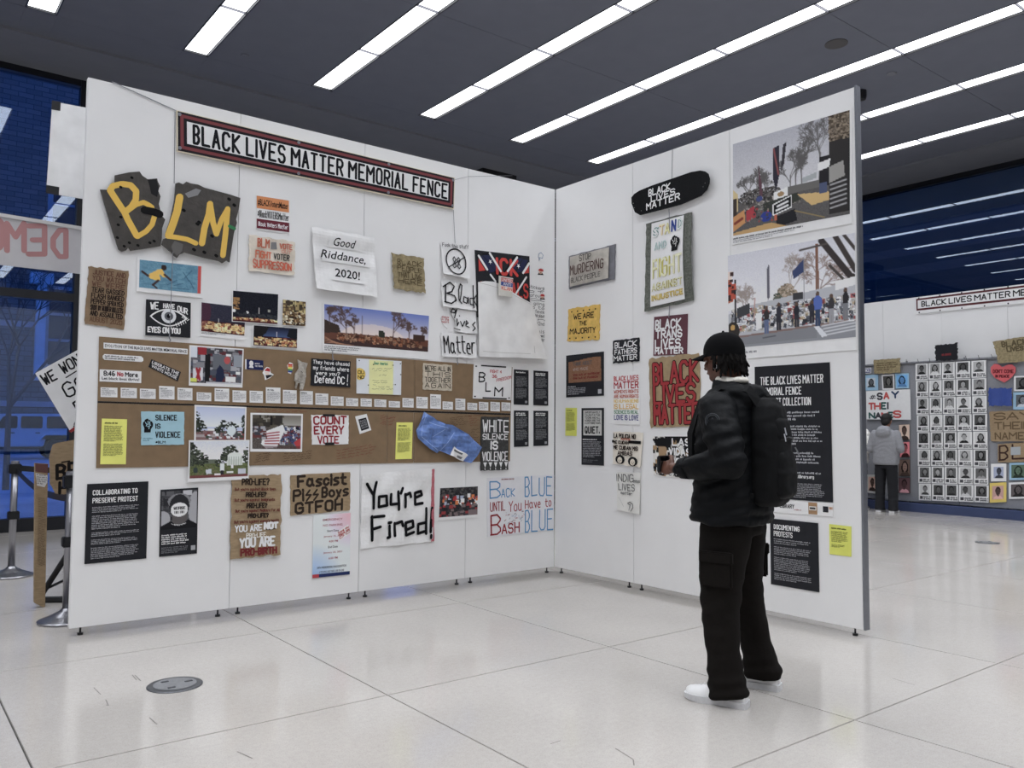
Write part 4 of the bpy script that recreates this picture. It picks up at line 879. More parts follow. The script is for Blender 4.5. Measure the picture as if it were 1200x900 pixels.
s = S('sticker', 'small rainbow fist sticker on the upper brown board', 'sticker', 'A', [(335.5, 424.5), (343.5, 425), (343, 438.5), (335.5, 437.5)], M_PAPER, th=.001, off=OB, outline=[(336, 428), (339, 424.5), (342.5, 426), (343, 431), (341.5, 435), (340.5, 438.5), (337, 437), (337, 433)])
for i, cc in enumerate([(190, 50, 46), (210, 120, 50), (214, 200, 70), (60, 140, 80), (50, 60, 140)]): s.quad([(.16, .14+.15*i), (.86, .14+.15*i), (.8, .28+.15*i), (.2, .28+.15*i)], cc)
s.end()
s = S('glove', 'crumpled grey fabric glove pinned to the upper brown board', 'glove', 'A', [(343, 421), (359.5, 421), (359.5, 458), (343, 458)], mat('grey_fabric', (150, 144, 134), .9, .15, 60, .6, bscale=80), th=.008, off=OB, bow=lambda u, v: .012+.008*math.sin(u*9)*math.sin(v*12), outline=[(347, 421.5), (352, 424), (358.5, 426), (357, 433), (357, 441), (355.5, 448), (353, 457), (349.5, 456.5), (350, 449), (347.5, 449), (346, 456), (344.5, 454), (345, 448), (343.3, 446), (344.5, 438), (348.5, 432)])
s.pxs([(350, 435), (352, 437)], .004, (90, 86, 80)).pxs([(346, 447), (353, 449)], .003, (100, 96, 90)).end()
s = S('chalkboard', 'black sign in chalk-like white writing ending in Defend DC', 'sign', 'A', [(364.3, 420), (410, 423.5), (409.5, 454), (363.3, 451.8)], M_BLACK, th=.006, off=OB, rag=.002)
s.hand('They have chased', (.04, .06, .96, .18), WT, .0045); s.hand('my friends where', (.05, .26, .95, .40), WT, .0045); s.hand('were you?', (.12, .46, .72, .58), WT, .005); s.hand('Defend DC', (.10, .64, .84, .88), WT, .008); s.stroke([(.93, .52), (.92, .8)], .006, WT); s.stroke([(.92, .88), (.92, .92)], .007, WT); s.end()
s = S('whiteboard', 'pale board with a yellow lined sheet and a yellow YOU NO badge', 'board', 'A', [(417, 420), (469.5, 423.3), (469, 463), (417, 461.2)], mat('pale_board', (196, 200, 212), .5, .02, 12), th=.006, off=OB)
s.slab('yellow_sheet', (.27, .02, .81, .995), mat('lemon_paper', (222, 216, 132), .6, .03, 12), .001, .0005)
s.quad([(.06+.13*math.cos(i*math.pi/8), .44+.17*math.sin(i*math.pi/8)) if math.cos(i*math.pi/8) > -.45 else (.0, .44+.17*math.sin(i*math.pi/8)) for i in range(16)], (224, 178, 60), 1); s.text('OU', (.02, .34, .16, .44), BK, .03, 2).text('NO', (.02, .48, .16, .58), BK, .03, 2)
s.hand('Dear America', (.38, .07, .68, .14), (70, 140, 100), .004, .4, 1); scrib(s, 435, 431, 455, 441, 4, (110, 112, 70), .0025); scrib(s, 434, 445, 456, 457, 5, (110, 112, 70), .0025)
for u, v in ((.05, .06), (.36, .15), (.80, .14), (.97, .08), (.25, .75), (.98, .4), (.86, .7)): s.quad([(u-.012, v-.015), (u+.012, v-.015), (u+.012, v+.015), (u-.012, v+.015)], (20, 20, 22), 2)
s.end()
s = S('cardboard_sign', 'pale cardboard sign reading WE ARE ALL IN THIS TOGETHER', 'sign', 'A', [(495, 425.8), (529, 428), (528.3, 458), (494.8, 456.5)], M_CARD2, th=.005, off=OB, rag=.003)
s.lines(["WE'RE ALL IN", 'THIS', 'TOGETHER', 'AGAIN'], (.06, .08, .94, .97), [(66, 60, 52)]*4, wd=.006); s.end()
s = S('whiteboard', 'white board with scattered handwritten letters B, L and M', 'board', 'A', [(554.3, 426.8), (598.5, 429.5), (597.5, 469), (553.2, 467)], mat('cool_board', (206, 209, 220), .45, .02, 12), th=.008, off=OB)
s.hand('B', (.14, .22, .28, .50), BK, .012).hand('L', (.32, .52, .44, .76), BK, .011).hand('M', (.56, .66, .76, .90), BK, .012).hand('FIGHT 4', (.42, .14, .72, .22), (176, 80, 84), .005).hand('36', (.48, .28, .60, .36), (176, 70, 74), .006).hand('FREEDOM', (.60, .40, .98, .48), (176, 90, 94), .005, slope=-.12)
s.end(); s.slab('tape', (.18, .01, .84, .05), M_TAPE); s.slab('tape', (.24, .95, .88, .99), M_TAPE)
for u, v in ((.05, .06), (.04, .94), (.94, .94)): s.slab('pin', (u-.015, v-.018, u+.015, v+.018), M_TAPE, .006)
# four black text posters
for lbp, px, t2 in (('upper left of the four small black text posters beside the brown boards', [(602, 432.8), (619, 434), (619, 474.7), (601.8, 474)], 1), ('upper right of the four small black text posters beside the brown boards', [(625, 434.2), (642, 435.3), (642, 475.4), (624.8, 474.8)], 2),
                 ('lower left of the four small black text posters beside the brown boards', [(602, 481), (619, 481.3), (619, 523), (602, 523.8)], 2), ('lower right of the four small black text posters beside the brown boards', [(625, 481.3), (642, 481.5), (642, 522), (625, 522.7)], 2)):
    s = S('text_poster', lbp, 'poster', 'A', px, M_BLACK, th=.004, group='small black text posters')
    for k in range(t2): s.para((.12, .05+.05*k, .8, .10+.05*k), 1, WT, .75, last=.95)
    s.para((.12, .19, .9, .50), 9, (126, 127, 132)); s.para((.12, .53, .9, .82), 8, (126, 127, 132)); s.rect(.74, .88, .9, .95, (130, 130, 134)); s.end()
def yellow(wall, px, label, qr=0, m_=None, off=.002, n1=12, n2=10):
    s = S('yellow_sheet', label, 'notice', wall, px, m_ or M_YEL, th=.002, off=off)
    c = (96, 98, 50); s.para((.12, .07, .6, .11), 1, (50, 50, 36), .8, last=1); s.para((.1, .15, .85, .50), n1, c); s.para((.1, .54, .88, .82), n2, c); s.end()
yellow('A', [(119, 490.5), (148.6, 491.3), (147, 544), (117, 544)], 'yellow text sheet at the left end of the lower brown board', off=OB)
yellow('A', [(464, 495), (483, 495), (481.8, 537.7), (462.6, 538.2)], 'narrow yellow text sheet left of the blue tarpaulin', off=OB)
s = S('poster', 'light blue sheet with a black fist reading SILENCE IS VIOLENCE', 'poster', 'A', [(165, 482), (215.5, 482.6), (215, 521), (165, 521.5)], mat('sky_paper', (136, 178, 192), .5, .04, 6, .1), th=.004, off=OB, rag=.0015)
s.text('SILENCE', (.32, .10, .82, .27), BK, .03).text('IS', (.32, .36, .44, .52), BK, .03).text('VIOLENCE', (.32, .60, .91, .79), BK, .03).text('#BLM', (.32, .88, .56, .96), BK, .02)
FIST = [(.12, .95), (.14, .68), (.02, .46), (.04, .30), (.14, .26), (.18, .16), (.30, .10), (.44, .08), (.50, .16), (.62, .16), (.66, .24), (.78, .26), (.88, .40), (.86, .56), (.70, .74), (.66, .95)]
def fist(s, b, c=BK, g=(136, 178, 192), lv=1):
    u0, v0, u1, v1 = b; f = lambda p: (u0+(u1-u0)*p[0], v0+(v1-v0)*p[1]); P_ = [Vector(p) for p in FIST]
    r = geometry.delaunay_2d_cdt(P_, [(i, (i+1) % len(P_)) for i in range(len(P_))], [list(range(len(P_)))], 1, 1e-5)
    s.add([f(p) for p in r[0]], [tuple(reversed(q)) for q in r[2]], c, lv)
    for q in (((.22, .32), (.34, .44), (.3, .54)), ((.44, .24), (.46, .46)), ((.58, .28), (.60, .48), (.66, .5)), ((.40, .58), (.56, .54), (.52, .72))): s.stroke([f(p) for p in q], .005, g, lv+1)
fist(s, (.03, .18, .30, .65)); s.para((.04, .78, .26, .9), 2, (90, 130, 145)); s.end()
s = S('paper_sign', 'white sheet in dark red brush letters reading COUNT EVERY VOTE, taped top and bottom', 'sign', 'A', [(364, 486.3), (408, 486.5), (407.6, 520.5), (365, 521.3)], M_PAPER, th=.003, off=OB, rag=.002)
s.hand('COUNT', (.07, .06, .92, .30), (140, 34, 44), .013).hand('EVERY', (.07, .38, .85, .63), (140, 34, 44), .013).hand('VOTE', (.16, .72, .72, .95), (140, 34, 44), .011).end(); s.slab('tape', (.30, -.03, .62, .05), M_TAPE); s.slab('tape', (.35, .93, .60, 1.02), M_TAPE)
s = S('sticker', 'tilted white phone-shaped sticker with a black screen', 'sticker', 'A', [(415.5, 488), (429, 485), (434.5, 504), (421, 508.7)], M_PAPER, th=.002, off=OB)
s.rect(.18, .2, .86, .86, (28, 28, 32)); s.lines(['BLACK', 'LIVES', 'MATTER', 'NOW'], (.26, .28, .8, .8), (150, 150, 155), mode='p', lv=1); s.end()
# tarpaulin
s = S('tarpaulin', 'crumpled blue tarpaulin scrap with a small white label', 'tarpaulin', 'A', [(484.5, 483), (563.5, 483), (563.5, 543), (484.5, 543)], mat('blue_tarp', (76, 110, 172), .35, .2, 20, 1.0, bscale=24), th=.003, off=OB, bow=lambda u, v: .022+.018*math.sin(u*13+v*9)*math.sin(v*11-u*4)+.008*math.sin(u*31+v*6), outline=[(496, 482.5), (500, 486), (510, 492), (519, 497), (528, 498), (535, 502), (545, 509), (554, 516), (562.5, 524), (557, 534), (549, 542.5), (540, 540), (526, 534), (513, 528), (510.5, 531), (500, 525), (487, 513.5), (484.8, 504), (490, 494)])
s.quad([s.uv(*p) for p in [(528, 523), (544, 533), (539, 540.5), (522, 533)]], (206, 208, 206), 8); s.quad([s.uv(*p) for p in [(528.5, 526), (538, 531), (537, 533), (527, 528)]], (90, 92, 96), 9); s.quad([s.uv(*p) for p in [(532, 533), (538, 536), (536.5, 538), (531, 535.5)]], (110, 112, 116), 9)
for pts in ([(485, 503), (497, 486)], [(529, 507), (512, 528)], [(490, 512), (509, 527)], [(500, 495), (520, 502)], [(505, 512), (516, 503)], [(496, 484), (489, 510)]): s.pxs(pts, .005, (134, 160, 206), 7)
s.end()
s = S('wooden_sign', 'tall black sign with jagged bottom reading WHITE SILENCE IS VIOLENCE', 'sign', 'A', [(562.8, 488), (595, 489), (594.3, 550.5), (562, 551.5)], mat('worn_black', (48, 48, 48), .7, .3, 40, .3, bscale=60), th=.01, off=OB, rag=.004)
s.hand('WHITE', (.06, .06, .98, .28), WT, .012).hand('SILENCE', (.06, .32, .95, .42), WT, .008).hand('IS', (.36, .46, .58, .60), WT, .016).hand('VIOLENCE', (.05, .66, .96, .82), WT, .009)
for i in range(5): s.quad([(.08+.19*i, .85), (.15+.19*i, .95), (.21+.19*i, .85)], WT); s.stroke([(.14+.19*i, .965), (.15+.19*i, .98)], .008, WT)
s.end()

# ---- low row on the left wall
s = S('text_poster', 'black text poster headed COLLABORATING TO PRESERVE PROTEST', 'poster', 'A', [(102, 567.3), (173.7, 564), (171.2, 654.3), (98.8, 661)], M_BLACK, th=.004)
s.text('COLLABORATING TO', (.09, .08, .82, .145), WT, .03).text('PRESERVE PROTEST', (.09, .18, .83, .245), WT, .03)
for v0, v1, n in ((.29, .37, 4), (.40, .58, 8), (.61, .67, 3), (.70, .77, 4), (.80, .95, 8)): s.para((.09, v0, .86, v1), n, (150, 151, 156), .5)
s.end()
s = S('photo_poster', 'black poster with a grey portrait of a masked person in a cap', 'poster', 'A', [(188, 574), (232, 571.3), (230.5, 648.5), (186.3, 652.5)], M_BLACK, th=.004)
c = Cv(52, 60, (60, 60, 64), 14).noise(10); c.speck(.0, 0, 1, .8, [(40, 40, 44), (84, 84, 88)], 40, .16); c.ell(.95, .5, .2, .45, (150, 150, 155)); c.ell(.05, .72, .2, .2, (150, 150, 155)); c.rect(.6, 0, .85, .14, (170, 170, 175)); c.ell(.5, .28, .32, .2, (120, 120, 124)); c.ell(.5, .42, .28, .32, (40, 40, 44)); c.rect(.3, .6, .72, .95, (84, 80, 80)); c.ell(.5, .5, .24, .18, (205, 205, 208)); c.rect(0, .9, 1, 1, (26, 26, 30)); c.poly([(0, .9), (.28, .78), (.5, 1), (.75, .76), (1, .9), (1, 1), (0, 1)], (26, 26, 30))
for i in range(6): c.rect(.36+.05*i, .42, .38+.05*i, .5, (40, 40, 42)); c.rect(.36+.05*i, .53, .39+.05*i, .6, (36, 36, 38))
for i in range(12): c.ell(.3+.035*i, .86+.04*math.sin(i/11*math.pi), .015, .012, (190, 190, 192))
s.pic((.03, .03, .97, .60), c); s.text('WORSE', (.34, .27, .66, .31), (40, 40, 42), .04, 1); s.para((.05, .67, .78, .83), 5, WT, .6, last=.9); s.para((.05, .86, .75, .96), 4, (110, 111, 116)); s.rect(.83, .87, .95, .94, (150, 150, 154)); s.end()
s = S('cardboard_sign', 'tall cardboard sign with lines about PRO-LIFE ending in YOU ARE PRO-BIRTH', 'sign', 'A', [(271, 556), (328.8, 556.5), (327.5, 649.5), (269, 655)], M_CARD, th=.006, rag=.007, bow=lambda u, v: .006+.012*v*u)
D1, D2 = (46, 36, 30), (96, 42, 36)
s.hand('PRO-LIFE?', (.20, .05, .74, .12), D1, .009).hand("But you're against Black lives.", (.06, .16, .88, .19), D2, .004).hand('PRO-LIFE?', (.28, .215, .68, .265), D1, .008).hand("But you're against immigrants", (.06, .29, .86, .32), D2, .004).hand('PRO-LIFE?', (.30, .35, .70, .40), D1, .008).hand("But you're against Medicare For All", (.08, .42, .96, .45), D2, .004).hand('PRO-LIFE?', (.33, .475, .73, .52), D1, .008).hand("But you're against women's health", (.06, .55, .95, .58), D2, .004)
s.hand('YOU ARE', (.08, .61, .60, .68), WT, .009).hand('NOT', (.66, .59, .92, .66), (235, 235, 235), .016).hand('PRO-LIFE.', (.30, .71, .70, .76), (205, 200, 190), .006).hand('YOU ARE', (.18, .77, .86, .87), WT, .015).hand('PRO-BIRTH', (.20, .895, .90, .97), (110, 36, 38), .013); s.stroke([(.70, .675), (.88, .67)], .006, (30, 26, 24)); s.end()
s = S('cardboard_sign', 'brown cardboard sign in thick black letters with GTFOH on its last line', 'sign', 'A', [(340, 557), (410, 553), (409.5, 598), (340, 604.3)], M_CARD, th=.006, rag=.003)
s.hand('Fascist', (.12, .05, .92, .30), D1, .020).hand('Pi', (.05, .38, .20, .64), D1, .018).hand('Boys', (.52, .37, .96, .60), D1, .018).hand('GTFOH', (.08, .70, .86, .95), D1, .019)
for q in (.24, .36): s.stroke([(q+.07, .40), (q+.01, .52), (q+.09, .52), (q+.02, .66)], .014, D1)
s.end()
s = S('notice', 'tall pale blue and pink EMERGENCY NO PARKING notice', 'notice', 'A', [(366.8, 603.5), (410.5, 601), (409.3, 673), (365.5, 677.5)], M_PAPER, th=.003)
c = Cv(30, 50, (198, 205, 220), 3)
g = np.clip(1-np.hypot(c.X-1, c.Y*1.2)/.7, 0, 1)[..., None]; c.a = c.a*(1-g)+np.array((214, 160, 170))*g; g = np.clip(1-np.hypot(c.X, (c.Y-.95)*1.6)/.8, 0, 1)[..., None]; c.a = c.a*(1-g)+np.array((130, 165, 205))*g
s.pic((.0, .0, 1, 1), c); PK = (160, 80, 92)
for t, u0, u1, v, cc in (('EMERGENCY', .25, .78, .07, PK), ('NO PARKING', .26, .78, .16, PK), ('Start Date', .37, .68, .25, (50, 50, 60)), ('January 16, 2021', .28, .78, .34, PK), ('4:00 PM', .42, .66, .42, PK), ('End Date', .4, .66, .51, (50, 50, 60)), ('January 23, 2021', .28, .78, .60, PK), ('6:00 PM', .42, .66, .69, PK), ('59TH PRESIDENTIAL INAUGURATION', .12, .90, .83, (40, 44, 60)), ('6 TOWING AND PARK A BE ON LINE', .18, .84, .90, (60, 62, 80))): s.text(t, (u0, v, u1, v+.035), cc, .01, 1)
s.rect(0, .945, 1, 1, (34, 46, 92), 1); s.rect(0, .945, .17, 1, (170, 50, 60), 2); s.end()
s = S('note', 'small tilted white note with red handwriting on the no-parking notice', 'note', 'A', [(393.5, 624), (407.5, 614.5), (411, 624), (397, 633.5)], M_PAPER, th=.001, off=.006)
s.lines(['Thank you', 'Thank you', 'DC'], (.1, .1, .95, .92), (176, 80, 80), wd=.004, jit=.4); s.end()
s = S('plastic_sign', "wrinkled white plastic sheet with black tape letters reading You're Fired!", 'sign', 'A', [(423.5, 556.5), (506.5, 548), (506, 634.3), (421.3, 643.3)], M_POLY, th=.002, rag=.003, bow=lambda u, v: .008+.004*math.sin((u+v)*14)+.004*math.sin((u-v)*10), seg=(18, 18))
T = .024
for pts in ([(429, 567), (437, 580)], [(440, 565), (437, 580)], [(437, 580), (436.5, 595.5)], [(443, 582), (443, 594), (453, 592), (451.5, 581), (443, 582)], [(457, 579), (457, 591), (466, 590)], [(465.5, 576), (466, 597)], [(471, 572), (468.5, 578)], [(473.5, 579), (473.5, 594)], [(473.5, 580), (479, 577.5), (480, 582)], [(486, 583), (493.5, 580), (492, 575.5), (485, 577.5), (485.5, 591), (494, 589.5)],
            [(434.5, 605), (434.8, 633)], [(434, 606), (449, 604.5)], [(435, 620), (444, 617)], [(455, 616), (455.5, 629), (453, 630)], [(454, 612.5), (457, 612)], [(461.5, 613), (461.5, 627.5)], [(461.5, 614), (470, 611), (471.5, 616)], [(474.5, 621), (483, 617), (482, 610), (474.5, 612.5), (474.5, 627), (484, 623.5)], [(498, 612), (488.5, 614), (489, 625), (498, 622)], [(498, 595.5), (498, 625)], [(505, 595), (503, 623)], [(503.5, 627), (503.5, 630)]): s.pxs(pts, T, (14, 14, 18))
s.end()
s = S('red_strip', "narrow faded red cloth strip along the right edge of the You're Fired sheet", 'strip', 'A', [(504.8, 550), (508, 549.7), (507.5, 634), (504, 634.5)], mat('faded_red', (170, 80, 92), .7, .15, 40), th=.004, off=.012, rag=.003)
s.end()
c = Cv(64, 50, (44, 42, 46), 21).noise(12); c.speck(0, 0, 1, .3, [(30, 30, 34), (60, 60, 62), (80, 76, 74)], 80, .06); c.speck(.1, .3, 1, .62, [(206, 206, 212), (150, 160, 180), (196, 110, 50), (160, 40, 44), (90, 90, 96), (40, 40, 44)], 60, .11, .6); c.speck(0, .6, 1, 1, [(60, 56, 60), (110, 96, 96), (140, 50, 54), (36, 36, 40)], 60, .09); c.rect(.75, .8, 1, 1, (110, 96, 98))
photo('photograph', 'dark photograph of a crowd holding placards, low on the left wall', 'A', [(514.5, 571), (560.3, 568.8), (559.8, 606), (512.8, 610)], c, .02, mgb=.09)
s = S('paper_sign', 'white sign reading BACK BLUE UNTIL YOU HAVE TO BASH BLUE', 'sign', 'A', [(570.5, 560), (649, 556.5), (648.5, 620.8), (570.8, 629.3)], mat('grey_paper', (198, 198, 202), .6, .02, 12), th=.004)
BL, RR = (72, 130, 176), (136, 34, 42)
s.hand('B', (.04, .07, .18, .34), BL, .012).hand('ACK', (.20, .20, .39, .34), BL, .009).hand('BLUE', (.55, .04, .96, .36), BL, .012).hand('UNTIL', (.04, .42, .25, .57), RR, .008).hand('You', (.31, .42, .49, .60), (150, 60, 66), .009).hand('Have', (.55, .42, .78, .57), (150, 60, 66), .009).hand('to', (.86, .42, .95, .56), (150, 60, 66), .009).hand('B', (.05, .63, .18, .97), RR, .015).hand('ASH', (.21, .81, .46, .97), RR, .013).hand('BLUE', (.55, .62, .98, .98), BL, .012)
s.para((.2, .02, .5, .045), 1, (130, 50, 50), .9)
for i in range(34): u, v = s.rnd.uniform(.24, .53), s.rnd.uniform(.60, .80); s.stroke([(u, v), (u+s.rnd.uniform(-.03, .03), v+s.rnd.uniform(-.03, .03))], .004, s.rnd.choice([(150, 60, 66), (90, 130, 170), (110, 110, 116)]))
s.end()
# ------------------------------------------------------------------ right wing signs
s = S('wooden_sign', 'grey-framed weathered sign reading STOP MURDERING BLACK PEOPLE', 'sign', 'B', [(668, 300.5), (722, 286.5), (721, 327), (668, 339)], mat('grey_foil', (100, 101, 108), .45, .1, 20, .3), th=.012, rag=.003, off=.004, bow=lambda u, v: .02*u*(1-u)*v)
s.slab('paper_face', (.05, .05, .90, .95), mat('worn_paper', (166, 160, 150), .7, .1, 16, .3), .002, .010)
s.hand('STOP', (.30, .10, .55, .27), (46, 40, 38), .007, lv=12).hand('MURDERING', (.10, .36, .82, .62), (70, 44, 40), .010, lv=12).hand('BLACK PEOPLE', (.12, .72, .76, .86), (52, 46, 44), .006, lv=12); s.end()
s = S('metal_sign', 'worn yellow sign reading WE ARE THE MAJORITY with holes along top and bottom', 'sign', 'B', [(667, 362), (703.5, 357), (702.8, 398), (665.5, 400)], mat('yellow_paint', (198, 158, 42), .5, .1, 20, .2), th=.008, rag=.007)
s.text('WE ARE', (.18, .18, .84, .36), (42, 34, 26), .03).text('THE', (.38, .42, .62, .56), (42, 34, 26), .03).text('MAJORITY', (.08, .62, .90, .80), (42, 34, 26), .03)
for i in range(5): s.quad([(.10+.19*i, .09), (.14+.19*i, .09), (.14+.19*i, .13), (.10+.19*i, .13)], (40, 34, 26)); s.quad([(.07+.2*i, .90), (.11+.2*i, .90), (.11+.2*i, .94), (.07+.2*i, .94)], (40, 34, 26))
s.end()
s = S('photo_poster', 'black poster showing a torn brown cardboard sign', 'poster', 'B', [(664, 416.8), (708, 412), (708, 463.6), (664, 465.8)], M_BLACK, th=.004)
c = Cv(50, 42, (34, 34, 38), 7); c.poly([(.0, .12), (.3, .10), (.5, .05), (.8, 0), (.98, .02), (1, 1), (0, 1)], (126, 88, 62)); c.noise(5)
s.pic((.07, .10, .94, .66), c); s.hand('THINK ABOUT', (.20, .18, .70, .26), (84, 80, 80), .006, lv=1).hand('WHO MADE', (.2, .32, .6, .38), (150, 130, 120), .005, lv=1).hand('this out of GARBAGE', (.2, .46, .9, .50), (110, 36, 34), .005, lv=1).hand('this out of PASSION', (.2, .54, .86, .58), (110, 36, 34), .005, lv=1)
s.text('Cardboard', (.05, .74, .26, .765), WT, .02); s.para((.05, .78, .55, .95), 5, (150, 150, 156)); s.rect(.86, .85, .95, .95, (160, 160, 165)); s.end()
yellow('B', [(663, 478), (676.4, 478), (676, 511), (662.8, 510.5)], 'narrow yellow text sheet left of the QUIET poster', m_=M_YEL2)
s = S('text_poster', 'tall black poster with a pale block of text ending in QUIET.', 'poster', 'B', [(682, 478.3), (708, 478), (708, 545.7), (682, 544.5)], M_BLACK, th=.004)
s.rect(.09, .04, .92, .48, (176, 176, 172))
for i, t in enumerate(['UNFORTUNATELY', 'CAUGHT IN THE', 'TO ONE AND ALL', 'WORDS ARE THE', 'A LOT MORE THAN']): s.text(t, (.16, .06+.047*i, .86, .095+.047*i), (46, 46, 46), .03, 1)
s.text('QUIET.', (.16, .32, .84, .45), (20, 20, 22), .04, 1); s.para((.07, .54, .7, .565), 1, WT, .75, last=1); s.para((.07, .58, .92, .87), 10, (140, 141, 146)); s.para((.07, .90, .8, .96), 2, (90, 91, 96)); s.end()
s = S('wooden_sign', 'black sign with white letters reading BLACK FATHERS MATTER', 'sign', 'B', [(719, 399.7), (750, 395.6), (750, 423), (719, 426)], M_BLACK, th=.006, rag=.004)
s.text('BLACK', (.07, .08, .92, .36), WT, .035).text('FATHERS', (.07, .40, .92, .64), WT, .035).text('MATTER', (.03, .68, .92, .92), WT, .035).end()
s = S('poster', 'white poster with rainbow-coloured lines from BLACK LIVES MATTER to LOVE IS LOVE', 'poster', 'B', [(719, 437), (750.3, 434.8), (750.3, 498), (719.5, 496.8)], M_PAPER, th=.004)
for t, v0, v1, cc in (('BLACK LIVES', .07, .17, (176, 44, 54)), ('MATTER', .18, .32, (160, 34, 46)), ("WOMEN'S RIGHTS", .34, .41, (176, 72, 50)), ('ARE HUMAN RIGHTS', .43, .50, (180, 80, 52)), ('NO HUMAN BEING', .52, .59, (214, 176, 66)), ('IS ILLEGAL', .61, .71, (206, 162, 52)), ('SCIENCE IS REAL', .73, .80, (74, 130, 92)), ('LOVE IS LOVE', .82, .92, (52, 56, 120))): s.text(t, (.03, v0, .96, v1), cc, .03)
s.end()
s = S('paper_sign', 'cream Spanish sign with two cartoonish curly-haired heads at the bottom', 'sign', 'B', [(719.5, 505.7), (754.5, 506.8), (752.3, 547.5), (719, 543.5)], mat('cream_paper', (204, 196, 182), .7, .04, 10), th=.003, rag=.003, bow=lambda u, v: .004+.012*u*v)
s.hand('LA POLICIA NO', (.04, .07, .78, .19), D1, .008); s.hand('ME CUIDAN', (.04, .28, .55, .36), D1, .007); s.rect(.55, .25, .97, .34, (16, 16, 18)); s.rect(-.02, .26, .06, .34, (16, 16, 18)); s.hand('ME CUIDAN MIS', (.04, .43, .88, .53), D1, .008).hand('AMIGAS', (.20, .59, .70, .70), D1, .008)
s.hand('nunca', (.3, .18, .6, .24), (176, 84, 60), .005)
for x, y in ((.28, .84), (.74, .86)):
    s.quad([(x+.17*math.cos(i*math.pi/6), y+.14*math.sin(i*math.pi/6)) for i in range(12)], (20, 20, 22)); s.quad([(x+.09*math.cos(i*math.pi/5), y+.02+.10*math.sin(i*math.pi/5)) for i in range(10)], (200, 190, 174), 1); s.stroke([(x-.04, y+.02), (x-.01, y+.02)], .004, BK, 2); s.stroke([(x+.03, y+.02), (x+.06, y+.02)], .004, BK, 2); s.stroke([(x-.02, y+.07), (x+.03, y+.07)], .004, BK, 2)
s.end()
s = S('paper_sign', 'pale sheet with thin writing reading INDIGENOUS LIVES and a small sketch', 'sign', 'B', [(723.7, 553), (751.5, 554), (751, 603), (725, 597)], mat('pale_grey_paper', (198, 197, 192), .6, .03, 10), th=.003, rag=.002, bow=lambda u, v: .004+.01*v)
s.hand('INDIG', (.02, .06, .72, .24), (60, 60, 62), .006).hand('enous', (.72, .16, 1.0, .24), (60, 60, 62), .004).hand('LIVES', (.10, .30, .78, .46), (60, 60, 62), .006).hand('matter', (.20, .50, .68, .56), (90, 90, 92), .005)
s.stroke([(.5, .78), (.6, .74), (.72, .78), (.74, .86), (.64, .96)], .006, (50, 50, 52)); s.stroke([(.52, .8), (.62, .8), (.56, .95)], .005, (80, 80, 82)); s.stroke([(.1, .66), (.2, .75), (.32, .88)], .003, (150, 150, 150)); s.end()
# skateboard deck
SK = [(746, 233), (746.2, 240), (749, 250), (753.5, 252.8), (800, 240.5), (824, 230), (832.5, 223.5), (836.5, 216), (837, 211), (834.5, 205), (830, 202), (824, 200.8), (813, 202.6), (766.5, 218.5), (753, 224.5), (748.5, 228.5)]
s = S('skateboard_deck', 'black skateboard deck hand-lettered BLACK LIVES MATTER in white', 'skateboard', 'B', [(746, 225.5), (837, 196), (837, 222.5), (746, 253)], mat('grip_tape', (22, 23, 25), .8, .1, 80, .15, spec=.1), th=.014, off=.02, outline=SK, bow=lambda u, v: .03*(max(0, .16-u)/.16)**2+.03*(max(0, u-.84)/.16)**2)
s.lines(['BLACK'], (.22, .16, .50, .44), WT, wd=.011, gap=.05, jit=.12, lv=1); s.lines(['LIVES'], (.25, .46, .56, .70), WT, wd=.010, gap=.05, jit=.12, lv=1); s.lines(['MATTER'], (.19, .72, .62, 1.0), WT, wd=.011, gap=.08, jit=.12, lv=1)
for u, v in ((.03, .55), (.04, .75), (.12, .94), (.92, .82), (.95, .7), (.25, .93)): s.quad([(u-.005, v-.02), (u+.005, v-.02), (u+.005, v+.02), (u-.005, v+.02)], (96, 96, 94), 2)
s.end()
s = S('fabric_panel', 'grey-green felt panel with a white poster reading STAND AND FIGHT AGAINST INJUSTICE', 'poster', 'B', [(759, 262.5), (812.5, 248.5), (814.5, 352.5), (757, 365.5)], mat('grey_felt', (86, 90, 82), .95, .22, 60, .6, bscale=70), th=.006, rag=.004, bow=lambda u, v: .01+.025*math.sin(math.pi*v)*u, seg=(12, 20))
s.rect(.14, .02, .85, .965, (206, 207, 205), 1)
def outl(s, t, b, c, c2): s.text(t, b, c, .05, 2).text(t, b, c2, .0, 3)
for ch, u, cc, c2 in (('S', .18, (108, 140, 136), (206, 207, 205)), ('T', .32, (190, 150, 96), (214, 200, 160)), ('A', .44, (176, 160, 80), (214, 204, 150))): outl(s, ch, (u, .06, u+.13, .19), cc, c2)
s.text('N', (.59, .04, .70, .18), (42, 62, 130), .05, 2); outl(s, 'D', (.72, .04, .83, .17), (108, 140, 136), (198, 204, 200)); outl(s, 'AND', (.22, .25, .50, .34), (128, 158, 156), (180, 196, 194)); fist(s, (.58, .21, .82, .41), BK, (206, 207, 205), 3)
outl(s, 'FIGHT', (.18, .44, .83, .66), (176, 168, 70), (210, 208, 170)); outl(s, 'AGAINST', (.17, .71, .83, .80), (160, 150, 80), (208, 206, 170)); outl(s, 'INJUSTICE', (.17, .84, .83, .91), (176, 150, 60), (200, 180, 90)); s.end()
s = S('paper_sign', 'maroon sign in white brush letters reading BLACK TRANS LIVES MATTER', 'sign', 'B', [(767, 371.5), (806.5, 367.8), (805.5, 415.5), (766, 417)], mat('maroon', (84, 38, 50), .6, .05, 10), th=.003)
